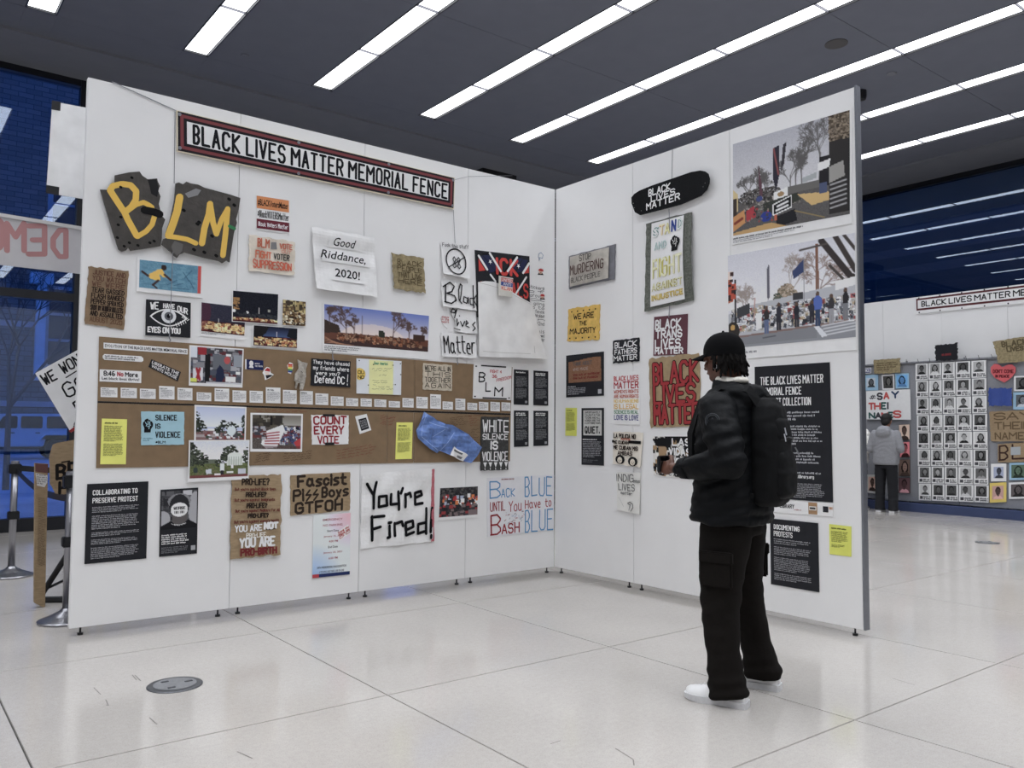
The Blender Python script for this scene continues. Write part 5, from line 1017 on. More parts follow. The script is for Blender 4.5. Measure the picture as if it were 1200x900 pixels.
s.hand('BLACK', (.06, .10, .80, .32), WT, .015, .2).hand('TRANS', (.08, .36, .84, .55), WT, .014, .2).hand('LIVES', (.06, .60, .80, .80), WT, .014, .2).hand('MATTER', (.06, .83, .88, .955), WT, .012, .2).end()
s = S('cardboard_sign', 'big cardboard sign in red letters reading BLACK LIVES MATTER partly behind the man', 'sign', 'B', [(761, 420.5), (820, 413.5), (822, 498), (763, 501)], mat('cardboard_tan', (142, 120, 84), .85, .1, 18, .25, bscale=50), th=.007, rag=.008)
for t, v0, v1, u1 in (('BLACK', .10, .38, .97), ('LIVES', .42, .66, .90), ('MATTER', .70, .95, 1.25)):
    bb = (.10, v0, min(u1, .97), v1)
    s.hand(t, bb, (40, 20, 22), .046, .1, 0).hand(t, bb, (142, 38, 42), .032, .1, 1) if 0 else None
    ls, tw = hand_lines(t, random.Random(len(t)), .12)
    for wd, cc, L in ((.040, (44, 22, 24), 0), (.025, (146, 40, 44), 1)):
        for q in ls: s.stroke([(bb[0]+(bb[2]-bb[0])*x/tw, v1-(v1-v0)*y/6) for x, y in q], wd, cc, L)
s.end()
s = S('poster', 'black and white poster with LAS VIDAS NEGRAS lettering, half hidden by the man\'s arm', 'poster', 'B', [(765, 511), (812, 511), (812, 562), (766, 557)], M_PAPER, th=.003)
c = Cv(44, 46, (196, 194, 190), 31); c.speck(0, 0, 1, 1, [(24, 24, 26), (24, 24, 26), (150, 120, 80), (205, 203, 198)], 150, .11); c.poly([(.15, .3), (.3, .15), (.38, .35), (.3, .6), (.15, .6)], (150, 122, 88)); c.ell(.25, .15, .2, .12, (22, 22, 24)); c.rect(.4, 0, 1, .1, (22, 22, 24)); s.pic((.01, .01, .99, .99), c)
for t, u0, v0, v1 in (('LAS', .5, .05, .24), ('VIDAS', .42, .28, .47), ('NEGRAS', .22, .52, .72), ('IMPORTAN', .1, .78, .94)): s.text(t, (u0-.01, v0-.01, .98, v1+.02), (24, 24, 26), .08, 1).text(t, (u0, v0, .97, v1), (225, 225, 226), .05, 2)
s.end()
# big photographs
c = Cv(180, 136, (176, 176, 182), 41); c.noise(3); c.grad(0, .6, (160, 161, 170), (186, 186, 190)); c.rect(0, .66, 1, 1, (84, 82, 82)); c.noise(4)
for x, y, h in ((.52, .66, .42), (.62, .64, .5), (.57, .65, .4), (.76, .62, .7), (.15, .66, .3), (.22, .68, .32), (.3, .68, .3)): c.tree(x, y, h, (84, 82, 82), 6, .012, .6)
c.blob(.24, .63, .2, .08, [(62, 60, 60), (84, 80, 78), (48, 46, 46), (100, 96, 94)], 700, .022); c.rect(.84, .0, 1, .96, (46, 44, 44)); c.rect(.84, 0, 1, .26, (96, 84, 70)); c.speck(.84, 0, 1, .26, [(76, 66, 54), (112, 100, 86), (60, 52, 44), (130, 116, 98)], 260, .018)
c.poly([(.0, .50), (.05, .56), (.05, .74), (0, .80)], (190, 170, 120)); c.rect(0, .6, .04, .86, (60, 50, 46)); c.crowd(.1, .66, .6, .78, [(120, 116, 110), (90, 86, 84), (150, 146, 138), (70, 68, 66)], 140, .03)
c.poly([(.24, .30), (.27, .50), (.28, .64), (.25, .62)], (90, 60, 70)); c.poly([(.37, .17), (.43, .15), (.43, .45), (.40, .62), (.37, .48)], (46, 44, 56)); c.poly([(.46, .16), (.49, .14), (.47, .36), (.44, .42)], (52, 48, 56)); c.line(.38, .18, .42, .45, .02, (130, 70, 70)); c.ell(.25, .66, .03, .03, (60, 70, 120))
c.poly([(.38, .63), (.50, .60), (.50, .70), (.38, .73)], (206, 206, 204)); c.ell(.44, .66, .03, .025, (150, 120, 80)); c.poly([(.62, .55), (.74, .52), (.74, .58), (.62, .60)], (150, 155, 158)); c.rect(.5, .60, .84, .68, (96, 94, 92)); c.poly([(.58, .70), (.84, .74), (.84, .82), (.70, .84)], (188, 156, 96)); c.rect(.76, .38, .84, .68, (38, 36, 40)); c.poly([(.75, .44), (.85, .42), (.84, .50), (.75, .52)], (212, 213, 216)); c.rect(.76, .64, .82, .74, (70, 80, 110))
c.poly([(.28, .72), (.58, .68), (.6, .76), (.3, .86)], (52, 56, 50)); c.poly([(.365, .75), (.535, .69), (.535, .82), (.37, .87)], (214, 214, 216)); c.poly([(.375, .76), (.527, .703), (.527, .81), (.38, .855)], (26, 26, 28)); c.line(.41, .78, .50, .75, .022, (205, 205, 208)); c.line(.40, .82, .50, .79, .022, (205, 205, 208)); c.poly([(.4, .88), (.56, .84), (.58, .96), (.4, 1)], (34, 34, 38)); c.rect(.385, .86, .405, .92, (176, 90, 60))
c.ell(.31, .86, .05, .055, (40, 56, 130)); c.poly([(.13, .76), (.20, .72), (.22, .84), (.13, .88)], (160, 50, 60)); c.poly([(.0, .80), (.11, .74), (.12, .88), (.0, .96)], (184, 128, 72)); c.line(.02, .87, .09, .83, .03, (120, 50, 40)); c.poly([(0, .97), (.35, .93), (.5, 1), (0, 1)], (176, 140, 84)); c.poly([(.84, .5), (.95, .47), (.96, .62), (.84, .66)], (140, 138, 134)); c.crowd(.1, .72, .36, .92, [(120, 110, 100), (60, 60, 62), (150, 60, 60)], 30, .02)
for i in range(6): c.line(.85, .68+.045*i, .97, .66+.045*i, .016, (176, 176, 180), .8)
c.line(.56, .86, .8, .98, .01, (140, 120, 70))
s = S('photograph', 'large photograph of a protest site with flags, topmost on the right wing', 'photograph', 'B', [(858, 168), (998.7, 126.5), (999, 262), (858.5, 287)], M_PAPER, th=.004)
s.pic((.012, .015, .985, .915), c); s.para((.012, .935, .62, .955), 1, (70, 70, 74), .75, last=1); s.para((.012, .958, .60, .99), 2, (130, 130, 136)); s.end()
c = Cv(190, 140, (196, 196, 204), 42); c.grad(0, .6, (186, 187, 196), (208, 208, 214)); c.noise(3)
c.rect(0, .80, 1, 1, (128, 130, 136)); c.rect(0, .86, .72, .97, (118, 120, 126)); c.poly([(0, .84), (.9, .78), (1, .79), (1, .84), (0, .9)], (122, 100, 94))
for x, y, h in ((.13, .66, .34), (.18, .66, .28), (.52, .6, .5)): c.tree(x, y, h, (140, 128, 122), 6, .008, .7)
c.blob(.49, .52, .08, .12, [(150, 134, 116), (134, 118, 98), (110, 100, 84), (168, 150, 132)], 500, .02); c.blob(.42, .56, .04, .08, [(88, 92, 78), (70, 76, 64)], 120, .02)
c.poly([(.715, .04), (.735, .04), (.745, .66), (.715, .66)], (122, 82, 64)); c.tree(.73, .75, .75, (120, 100, 92), 6, .014, 1.1)
c.line(.86, .0, 1.0, .36, .05, (62, 56, 54)); c.line(.76, .02, .98, .44, .06, (56, 50, 50)); c.line(.98, .42, .97, .58, .06, (56, 50, 50)); c.line(.6, .08, .8, .06, .02, (76, 70, 68)); c.line(.82, .28, .96, .5, .025, (70, 64, 62)); c.line(.92, .0, 1, .16, .03, (66, 60, 58))
c.poly([(0, .64), (.08, .58), (1, .46), (1, .82), (0, .88)], (164, 166, 172)); c.crowd(.02, .58, 1, .80, [(206, 208, 214), (120, 122, 130), (84, 88, 98), (180, 176, 170), (196, 198, 206), (60, 62, 70), (176, 160, 130), (150, 80, 80)], 900, .036)
c.poly([(0, .5), (0, .62), (.1, .6), (.3, .54), (.3, .48), (.1, .52)], (196, 196, 204), 0); c.poly([(.08, .58), (.19, .54), (.19, .65), (.08, .69)], (60, 62, 66)); c.rect(.54, .50, .62, .57, (58, 58, 62)); c.poly([(.86, .44), (1, .42), (1, .50), (.86, .53)], (206, 207, 212)); c.poly([(.24, .66), (.29, .65), (.29, .82), (.24, .83)], (215, 215, 220))
c.rect(.06, .27, .075, .8, (40, 40, 44)); c.poly([(0, .2), (.03, .18), (.05, .5), (.0, .52)], (170, 96, 70)); c.speck(0, .2, .05, .5, [(60, 40, 40), (210, 190, 180), (170, 70, 50)], 20, .05); c.poly([(.335, .22), (.355, .16), (.36, .50), (.34, .55)], (90, 88, 100)); c.line(.235, .5, .225, .72, .012, (170, 130, 120))
c.poly([(.54, .28), (.63, .17), (.63, .30), (.55, .36)], (54, 66, 104)); c.rect(.627, .16, .632, .6, (120, 120, 126))
for x, y, h, c1, c2 in ((.33, .62, .26, (50, 46, 48), (84, 96, 130)), (.43, .60, .26, (50, 50, 60), (46, 46, 54)), (.57, .62, .22, (40, 42, 50), (50, 50, 58)), (.73, .54, .34, (72, 96, 168), (50, 66, 96)), (.685, .62, .2, (52, 52, 62), (46, 46, 54)), (.83, .58, .26, (56, 54, 58), (140, 140, 146)), (.93, .54, .28, (44, 42, 46), (110, 112, 118))):
    c.ell(x, y, .014, .026, (90, 70, 60)); c.ell(x, y+h*.28, .034 if h > .3 else .022, h*.24, c1); c.rect(x-.018, y+h*.45, x+.018, y+h, c2); c.rect(x-.003, y+h*.7, x+.003, y+h, (130, 120, 118), .6)
c.ell(.04, .82, .06, .1, (50, 46, 44)); c.ell(.04, .78, .02, .03, (180, 140, 70)); c.poly([(.70, .86), (.74, .86), (.80, .96), (.76, .97)], (196, 198, 204))
for i in range(4): c.line(.76+.01*i, .86+.03*i, 1, .83+.03*i, .012, (190, 192, 198))
c.line(.30, .92, .40, .91, .012, (80, 82, 88))
s = S('photograph', 'large photograph of people walking past a sign-covered fence, right above the capped man', 'photograph', 'B', [(853.5, 300), (1003.2, 272.8), (1004.5, 410), (855, 422)], M_PAPER, th=.004)
s.pic((.0, .0, .995, .89), c); s.para((.0, .925, .26, .955), 1, (110, 110, 116), .6, last=.9); s.end()
s = S('text_poster', 'largest black text poster, headed THE BLACK LIVES MATTER MEMORIAL FENCE ARTIFACT COLLECTION', 'poster', 'B', [(885, 430), (972.7, 424.5), (976.5, 588.6), (886, 582.5)], M_BLACK, th=.005)
s.text('THE BLACK LIVES MATTER', (.08, .082, .92, .145), WT, .035).text('MEMORIAL FENCE', (.08, .165, .64, .225), WT, .035).text('ARTIFACT COLLECTION', (.08, .245, .76, .305), WT, .035)
for v0, v1, n in ((.345, .42, 3), (.45, .60, 7), (.645, .76, 5), (.79, .835, 2)): s.para((.08, v0, .88, v1), n, (158, 159, 164), .55)
s.text('dcpl.dclibrary.org', (.46, .815, .78, .84), WT, .03); s.para((.30, .875, .92, .985), 9, (140, 141, 146)); s.end()
s = S('logo_strip', 'white strip with small sponsor logos under the largest black text poster', 'strip', 'B', [(886, 583.5), (976.5, 589.5), (976.8, 605.5), (886.5, 598.5)], M_PAPER, th=.003)
s.para((.0, .3, .28, .6), 2, (130, 130, 136)); s.text('LIBRARY', (.33, .30, .52, .62), (30, 30, 34), .04); s.para((.52, .62, .66, .78), 1, (150, 90, 90)); s.rect(.70, .06, .81, .94, (150, 116, 80)); s.rect(.71, .34, .80, .64, (196, 192, 184), 1); s.rect(.72, .42, .79, .56, (60, 60, 62), 2); s.rect(.88, .28, .945, .72, (40, 40, 46)); s.text('HUMANITIES', (.955, .30, 1.0, .5), (176, 110, 50), .02); s.end()
s = S('text_poster', 'black text poster headed DOCUMENTING PROTESTS, low behind the man', 'poster', 'B', [(903, 607.5), (959, 613), (960.5, 694), (904, 684.5)], M_BLACK, th=.004)
s.text('DOCUMENTING', (.08, .08, .63, .155), WT, .035).text('PROTESTS', (.08, .18, .48, .26), WT, .035)
for v0, v1, n in ((.29, .38, 3), (.41, .54, 5), (.57, .78, 9), (.81, .92, 4)): s.para((.08, v0, .86, v1), n, (140, 141, 146), .5)
s.end()
s = S('yellow_sheet', 'yellow text sheet at the bottom right of the right wing', 'notice', 'B', [(972, 614), (998, 617), (998, 652.5), (972.5, 649.3)], M_YEL2, th=.002)
s.para((.1, .09, .78, .14), 1, (40, 40, 30), .85, last=1); s.para((.1, .20, .84, .58), 8, (110, 112, 50)); s.para((.1, .64, .7, .76), 3, (110, 112, 50)); s.end()

# ------------------------------------------------------------------ far right: mesh fence with portraits
e = empty('mesh_fence', (XC-.2, 0, 0)); tag(e, 'grey mesh-covered fence along the foot of the distant white wall', 'fence')
M_MESH = mat('grey_mesh', (124, 126, 132), .8, .08, 90)
for k in range(-1, 4):
    a0 = -2.4+k*2.2; box('mesh_panel', (.01, -a0-2.19, .16), (.03, -a0, 2.44), M_MESH, e)
bm = bmesh.new(); tube(bm, (.0, -7.2, 2.46), (.0, 4.6, 2.46), .022, n=8); from_bm('top_rail', bm, mat('zinc', (92, 94, 100), .5, .1, 30), e)
box('base', (-.12, -7.2, 0), (.1, 4.6, .14), mat('blue_skirt', (44, 58, 96), .6, .05, 8), e)
bm = bmesh.new()
for k in range(60):
    y = -7+k*.19; tube(bm, (-.02, y, 2.46), (-.03, y+.01, 2.52), .004, n=5)
tag(from_bm('zip_ties', bm, M_DARK, e), kind='stuff')
for px0 in (1178, 1132, 1064):
    a = spot('F', px0, 500)[0]; bm = bmesh.new(); tube(bm, (.045, -a, .0), (.045, -a, 2.5), .018, n=8); from_bm('post', bm, MATS['zinc'], e)
s = S('banner', 'distant banner on the far wall starting BLACK LIVES MATTER MEMORIAL', 'banner', 'C', [(1073.5, 349.5), (1290, 322), (1290, 346.5), (1074, 368)], M_PAPER, th=.01)
s.rect(.003, .05, 1, .80, (84, 38, 42), 0); s.rect(.012, .16, 1, .68, (214, 214, 216), 1); s.text('BLACK LIVES MATTER MEMORIAL FENCE', (.035, .24, .99, .60), BK, .03, 2)
for i in range(8):
    for v in (.02, .93): u = .02+.13*i; s.quad([(u-.004, v-.04), (u+.004, v-.04), (u+.004, v+.04), (u-.004, v+.04)], (50, 50, 54))
s.end()
def fs(name, label, cat, px, m_, **k): return S(name, label, cat, 'F', px, m_, off=k.pop('off', .06), **k)
s = fs('wooden_sign', 'black sign with ragged top edge on the far fence rail', 'sign', [(1098, 405.5), (1124.5, 402), (1125, 421.5), (1099, 423)], M_BLACK, rag=.01, off=.07); s.hand('NO JUSTICE', (.3, .6, .7, .7), (110, 40, 46), .01); s.end()
s = fs('cardboard_sign', 'small olive cardboard sign on the far fence rail above the SAY THEIR NAMES sign', 'sign', [(1026.5, 422.3), (1057.8, 420), (1058, 437), (1027.5, 438.5)], M_CARDO, rag=.006, off=.08); s.para((.1, .2, .9, .8), 4, (84, 70, 46)).end()
s = fs('cardboard_sign', 'large brown cardboard sign on the fence rail at the right edge of the picture', 'sign', [(1166.5, 400.5), (1216, 393), (1216, 424), (1172.5, 426)], M_CARDO, rag=.01, off=.08); s.hand('BLACK', (.2, .1, .8, .3), (84, 74, 50), .02).hand('LIVES', (.3, .36, .7, .52), (84, 74, 50), .02).end()
s = fs('poster', 'white hand-lettered board starting SAY THEIR NAMES in mixed colours on the far fence', 'sign', [(1017.5, 458.5), (1069, 456.3), (1070, 492), (1018, 491.5)], M_PAPER, off=.07)
GN, RDD, BLK2 = (40, 84, 80), (182, 70, 66), (60, 58, 66)
for t, u0, u1, v0, v1, cc in (('#', .08, .22, .12, .32, BLK2), ('S', .27, .37, .1, .30, BLK2), ('A', .42, .52, .08, .28, RDD), ('Y', .60, .74, .06, .26, (40, 60, 90)), ('T', .07, .17, .44, .64, RDD), ('H', .2, .32, .44, .64, RDD), ('E', .36, .45, .43, .63, GN), ('I', .50, .54, .43, .63, BLK2), ('N', .07, .19, .78, .95, GN), ('A', .22, .33, .78, .95, BLK2), ('M', .36, .50, .78, .94, RDD), ('E', .52, .6, .76, .92, GN), ('S', .63, .78, .72, .92, RDD)): s.hand(t, (u0, v0, u1, v1), cc, .03 if t != '#' else .014, .1)
s.end()
def face(seed, w_=20, h=24, col=None):
    r = random.Random(seed); bg = r.choice([90, 130, 165, 190, 70]); c = Cv(w_, h, (bg,)*3, seed); sk = r.choice([70, 95, 120, 150]); hr = r.choice([18, 26, 34]); sh = r.choice([30, 60, 140, 190, 46])
    dx = r.uniform(-.06, .06)
    if r.random() < .4: c.ell(.5+dx, .5, .30, .36, (hr,)*3)
    c.ell(.5+dx, 1.05, .42, .34, (sh,)*3); c.ell(.5+dx, .36, .23, .27, (hr,)*3); c.rect(.43+dx, .6, .57+dx, .78, (sk*.85,)*3); c.ell(.5+dx, .45, .19, .25, (sk,)*3)
    c.rect(.40+dx, .40, .46+dx, .43, (hr,)*3); c.rect(.54+dx, .40, .60+dx, .43, (hr,)*3); c.rect(.44+dx, .55, .56+dx, .575, (sk*.6,)*3); c.rect(.49+dx, .43, .51+dx, .51, (sk*.8,)*3)
    if col: c.a = c.a*np.array(col)
    return c
rows_, cols_ = 8, 5
cx = [(1075, 1089.5), (1090.5, 1105), (1106, 1121), (1122, 1139), (1140.5, 1157.5)]
rn = 'top second third fourth fifth sixth seventh bottom'.split(); cn = ['leftmost', 'second', 'middle', 'fourth', 'rightmost']
for j in range(rows_):
    for i in range(cols_):
        x0, x1 = cx[i]; x0 += j*.55-(.0 if i < 4 else .3*j*.3); x1 += j*.55-(0 if i < 4 else .1*j)
        yt = lambda x: 426.3-(x-1075)*.055; yb = lambda x: 586+(x-1075)*.035
        f = lambda x, t: yt(x)+(yb(x)-yt(x))*t
        t0, t1 = j/8+.003, (j+1)/8-.002
        s = fs('portrait_sheet', 'black-and-white portrait sheet, %s row of the big grid, %s in its row' % (rn[j], cn[i]), 'portrait sheet', [(x0, f(x0, t0)), (x1, f(x1, t0)), (x1, f(x1, t1)), (x0, f(x0, t1))], M_PAPER, th=.003, group='grid of portrait sheets on the far fence', seed=j*9+i)
        s.pic((.13, .06, .87, .66), face(j*7+i*3+1)); s.rect(.10, .74, .34, .92, (70, 70, 74)); s.para((.4, .72, .94, .95), 2, (60, 60, 64), .8, last=1); s.end()
def pph(px, label, seed, col, m_=None, fr=.1):
    s = fs('portrait_photo', label, 'portrait', px, m_ or M_PAPER, th=.003, off=.05); s.pic((fr, fr, 1-fr, 1-fr), face(seed, 22, 26, col)); s.end()
pph([(1014, 440), (1031, 439), (1031, 457.5), (1014, 457.8)], 'light blue framed portrait at the left end of the far fence', 61, (.9, .95, 1), mat('pale_blue_card', (130, 170, 196), .5, .03, 8), .2)
pph([(1035, 439.5), (1049.5, 438.5), (1050, 456.8), (1036, 457)], 'small portrait between two blue-framed ones above the SAY THEIR NAMES sign', 62, (1, .98, .95))
pph([(1050.5, 438), (1067, 437.5), (1067, 455), (1051.5, 455.5)], 'bright blue backed portrait above the right end of the SAY THEIR NAMES sign', 63, (.5, .85, 1.2), mat('pale_blue_card', (130, 170, 196), .5, .03, 8))
pph([(1055, 497.5), (1068, 497), (1068, 515.5), (1056, 516)], 'colour portrait topmost of the column right of the hooded visitor', 64, (1.25, .95, .85), M_BLACK, .02)
pph([(1056, 518), (1068, 517.5), (1068, 535.5), (1056.5, 536)], 'reddish colour portrait, second in the column right of the hooded visitor', 65, (1.2, .6, .65), M_BLACK, .02)
pph([(1055, 538.5), (1068.5, 538), (1068.5, 558), (1055, 558)], 'colour portrait of a person in white, third in the column right of the hooded visitor', 66, (1.2, .95, .85), M_BLACK, .02)
pph([(1055, 560), (1068.5, 559.5), (1068.5, 578), (1055, 577.5)], 'colour portrait lowest in the column right of the hooded visitor', 67, (1.15, .8, .85), M_BLACK, .02)
pph([(1018, 556), (1031, 556), (1031, 579), (1018, 577)], 'portrait low on the fence between the two visitors', 68, (1.2, .9, .8), mat('pale_grey_paper', (198, 197, 192), .6, .03, 10), .12)
s = fs('heart_sign', 'red heart-shaped sign on the far fence near the right edge', 'sign', [(1162.5, 427), (1192.5, 427), (1192.5, 449), (1162.5, 449)], mat('red_heart', (196, 74, 80), .6, .04, 8), outline=[(1177, 430.5), (1172, 427), (1167, 426.8), (1163, 431), (1163.5, 437), (1168, 443), (1179, 448.5), (1187, 443), (1192, 436.5), (1192.3, 431), (1188, 427.5), (1183, 427.5)])
s.hand("DON'T COME", (.12, .30, .9, .46), (110, 34, 40), .012).hand('IN PEACE', (.22, .58, .74, .70), (90, 28, 34), .012).end()
s = fs('blue_cloth', 'plain bright blue cloth under the red heart sign', 'cloth', [(1161, 455), (1188.5, 455), (1188, 476), (1161, 476)], mat('royal_blue', (34, 62, 136), .6, .06, 8), rag=.012, bow=lambda u, v: .02+.01*math.sin(u*9)); s.end()
s = fs('cardboard_sign', 'brown cardboard SAY THEIR NAMES sign cut by the right edge of the picture', 'sign', [(1161, 482.5), (1212, 480), (1212, 517), (1163, 517)], M_CARD, rag=.006, off=.05)
for t, v0, v1 in (('SAY', .05, .30), ('THEIR', .36, .62), ('NAMES', .70, .95)): s.text(t, (.10, v0, .98, v1), (96, 78, 54), .04)
s.end()
s = fs('cardboard_sign', 'brown cardboard sign with a large black letter B near the right edge', 'sign', [(1171, 520.5), (1212, 518), (1212, 541), (1171, 542)], M_CARD, rag=.004, off=.05); s.hand('BLM', (.05, .12, 1.2, .85), (60, 40, 34), .025); s.rect(.38, .2, .66, .62, (150, 156, 160), 1); s.end()
pph([(1190, 441), (1212, 440), (1212, 458), (1190, 458.5)], 'portrait cut by the right edge of the picture, level with the red heart', 69, (1, 1, 1))
pph([(1189, 460), (1212, 459), (1212, 480), (1189, 480)], 'light blue framed portrait cut by the right edge, below another portrait', 70, (.9, .95, 1), mat('pale_blue_card', (130, 170, 196), .5, .03, 8), .15)
pph([(1163, 543.5), (1181, 543), (1181, 564), (1163, 564)], 'small portrait with a white border under the letter B cardboard, left of another', 71, (.9, .95, 1.1), None, .18)
pph([(1184.5, 542.5), (1205, 542), (1205, 562), (1184.5, 562.5)], 'portrait of a person in green with light blue border at the right edge', 72, (.9, 1.15, .95), mat('pale_blue_card', (130, 170, 196), .5, .03, 8), .12)
pph([(1161.5, 566), (1181, 565), (1181, 588), (1161.5, 589)], 'yellow-bordered portrait, lowest at the right side of the far fence', 73, (1.1, .85, .8), mat('yellow_card', (206, 180, 66), .6, .03, 8), .16)
pph([(1184, 565.5), (1205, 564.5), (1205, 584), (1184, 584.5)], 'pale portrait at the right edge beside the yellow-bordered one', 74, (1.3, 1.2, 1.2), None, .12)
s = fs('sticker', 'small blue POLICE-style lettered sticker at the left end of the far fence', 'sticker', [(1012, 431.5), (1023, 431), (1023, 437.5), (1012, 438)], M_PAPER); s.rect(.05, .1, .95, .9, (48, 54, 110)); s.text('VOICE', (.1, .25, .9, .75), WT, .02, 1); s.end()
s = fs('poster', 'narrow red and black poster at the left end of the far fence', 'poster', [(1010, 456), (1016, 456), (1016, 473), (1010, 473)], M_BLACK); s.rect(.3, .1, .95, .6, (170, 50, 50)); s.rect(.3, .85, .95, .95, (200, 190, 180)); s.end()

# ------------------------------------------------------------------ things behind the left end of the long wall
s = S('white_board', 'blank white board with black taped corners sticking out behind the left wall end', 'board', 'R5', [(61, 119.5), (128, 132), (124, 238), (54, 226)], M_POLY, th=.012); s.end()
s.slab('tape', (-.01, -.01, .14, .09), M_TAPE); s.slab('tape', (-.01, .92, .20, 1.01), M_TAPE)
s = S('cloth_banner', 'grey fabric banner with faded red letters seen in reverse, hanging at far left', 'banner', 'R9', [(-40, 243.5), (150, 275), (150, 327.5), (-40, 306)], mat('banner_cloth', (166, 164, 166), .8, .04, 5, .15, bscale=8), th=.006)
s.slab('pole_sleeve', (0, 0, 1, .07), mat('sleeve_cloth', (176, 174, 172), .8, .03, 6), .008)
def rev(ch, x0, x1, y0, y1, c=(160, 112, 112)):
    for q in GL[ch]:
        mx = max(p[0] for qq in GL[ch] for p in qq); s.pxs([(x0+(x1-x0)*(1-a/mx), y1-(y1-y0)*b/6) for a, b in q], .036, c)
rev('D', 62, 77, 270, 301); rev('E', 33, 52, 265, 298); rev('M', 8, 28, 262, 294); rev('O', -14, 3, 258, 291); s.end()
s = S('placard', "tilted white placard reading WE WON'T GO BACK behind the left wall end", 'placard', 'R7', [(41, 437.5), (113, 398), (150, 465), (83, 507)], M_PAPER, th=.006)
for p0, p1, t in (((46, 447), (57, 430), 'W'),): pass
s.hand('WE', (.04, .07, .22, .22), BK, .012).hand("WON'T", (.34, .05, .78, .20), BK, .011).stroke([(.34, .27), (.8, .25)], .008, BK).hand('GO', (.22, .34, .55, .54), BK, .012).hand('BACK', (.24, .66, .9, .90), BK, .012).hand('O', (.58, .42, .70, .60), BK, .010)
s.stroke([(.10, .92), (.70, .48)], .008, BK).stroke([(.08, .94), (.9, .97)], .008, BK); s.quad([(-.02, .96), (.3, .93), (.4, .99), (0, 1.0)], (140, 40, 44)); s.end()
s = S('cardboard_sign', 'rounded cardboard sign with black letters BE HO partly hidden by the left wall end', 'sign', 'R7', [(57, 518), (112, 512), (112, 580), (57, 584)], M_CARD, th=.007, off=.02, outline=[(61, 521), (66, 519), (88, 515), (112, 514), (112, 578), (88, 581), (64, 578), (60, 570), (57.5, 567), (57, 535)])
s.hand('BE', (.16, .42, .62, .66), (26, 22, 22), .022).hand('HO', (.22, .74, .70, .92), (26, 22, 22), .020).stroke([(.26, .38), (.42, .37)], .01, (26, 22, 22)); s.end()
s = S('cardboard_strip', 'tall narrow cardboard strip standing on the floor with a white note near its top', 'cardboard strip', 'R11', [(40, 542.5), (55, 543.5), (51.5, 711.5), (39, 705)], M_CARD, th=.05, off=.0)
s.quad([(0, 0), (1, .0), (1, .065), (0, .06)], (96, 62, 60)); s.quad([(.02, .07), (.98, .08), (.96, .13), (.75, .165), (.15, .16)], (190, 188, 186), 1); s.para((.1, .075, .9, .15), 5, (110, 110, 112), lv=2); s.para((.25, .24, .9, .72), 40, (112, 92, 68)); s.end()
for k, (x, a) in enumerate((((101), 'R5'),)): pass
def pole(name, label, a, y, z1):
    e = empty(name, (a, y, 0)); tag(e, label, 'stand'); bm = bmesh.new(); tube(bm, (0, 0, .01), (0, 0, z1), .016, n=12); from_bm('pole', bm, M_DARK, e)
    bm = bmesh.new(); lathe(bm, [(.16, 0), (.16, .012), (.03, .03)], 24); from_bm('base', bm, M_DARK, e)
pole('display_stand', 'dark floor stand hidden behind the long wall, carrying the white boards', float(spot('R5', 114, 180)[0]), .514, 3.45)
pole('display_stand', 'second dark floor stand behind the long wall that carries the placards', float(spot('R9', 132, 300)[0]), .914, 2.7)
pole('display_stand', 'third dark floor stand behind the long wall, carrying the tilted placard', float(spot('R7', 112, 430)[0]), .714, 1.9)
# easel
e = empty('easel', (-3.72, .98, 0)); tag(e, 'black folding easel under the rounded cardboard sign', 'easel')
pa, pb = floor_pt(60, 692), floor_pt(78, 694)
def easel_leg(a, b, r=.02):
    bm = bmesh.new(); tube(bm, Vector(a)-e.location, Vector(b)-e.location, r, n=8); from_bm('leg', bm, M_DARK, e)
easel_leg((-4.00, 1.28, .02), (-3.58, .82, .95), .022); easel_leg((-3.80, 1.2, .02), (-3.56, .84, .95), .018); easel_leg((-3.5, .76, .02), (-3.58, .80, 1.0), .018); easel_leg((-3.96, 1.24, .10), (-3.60, 1.05, .30), .010)
bm = bmesh.new(); tube(bm, (-.28, .3, .012), (.05, .1, .012), .03, n=8); from_bm('foot_bar', bm, M_DARK, e)
# stanchions and belt
def stanchion(x, y, label):
    e = empty('stanchion', (x, y, 0)); tag(e, label, 'stanchion', 'steel queue posts')
    bm = bmesh.new(); lathe(bm, [(.175, 0), (.178, .012), (.17, .018), (.10, .045), (.045, .075), (.032, .09)], 36); from_bm('base', bm, M_STEEL, e, smooth=False)
    bm = bmesh.new(); lathe(bm, [(.028, .08), (.028, .97)], 24); from_bm('post', bm, M_STEEL, e, smooth=True)
    bm = bmesh.new(); lathe(bm, [(.034, .90), (.034, 1.0), (.030, 1.012)], 24); from_bm('head', bm, M_STEEL, e, smooth=False)
    box('belt_cassette', (-.05, -.042, .90), (.05, .042, .985), M_DARK, e, .008); box('belt_clip', (-.045, -.04, .50), (.045, .03, .57), M_DARK, e, .006)
    return e
pA, pB = floor_pt(70, 729), floor_pt(8, 676)
stanchion(pA[0]+.04, pA[1], 'brushed steel queue post against the left end of the long wall')
stanchion(pB[0]+.03, pB[1], 'brushed steel queue post at the far left of the picture')
bm = bmesh.new()
def belt(bm, p, q, z0, z1, h=.05):
    n = 8; pr = None
    for i in range(n+1):
        t = i/n; x, y = p[0]*(1-t)+q[0]*t, p[1]*(1-t)+q[1]*t; z = z0*(1-t)+z1*t-.10*math.sin(math.pi*t)*.6
        v = [bm.verts.new((x, y-.001, z)), bm.verts.new((x, y-.001, z+h)), bm.verts.new((x, y+.001, z+h)), bm.verts.new((x, y+.001, z))]
        if pr:
            for k in range(4): bm.faces.new([pr[k], pr[(k+1) % 4], v[(k+1) % 4], v[k]])
        pr = v
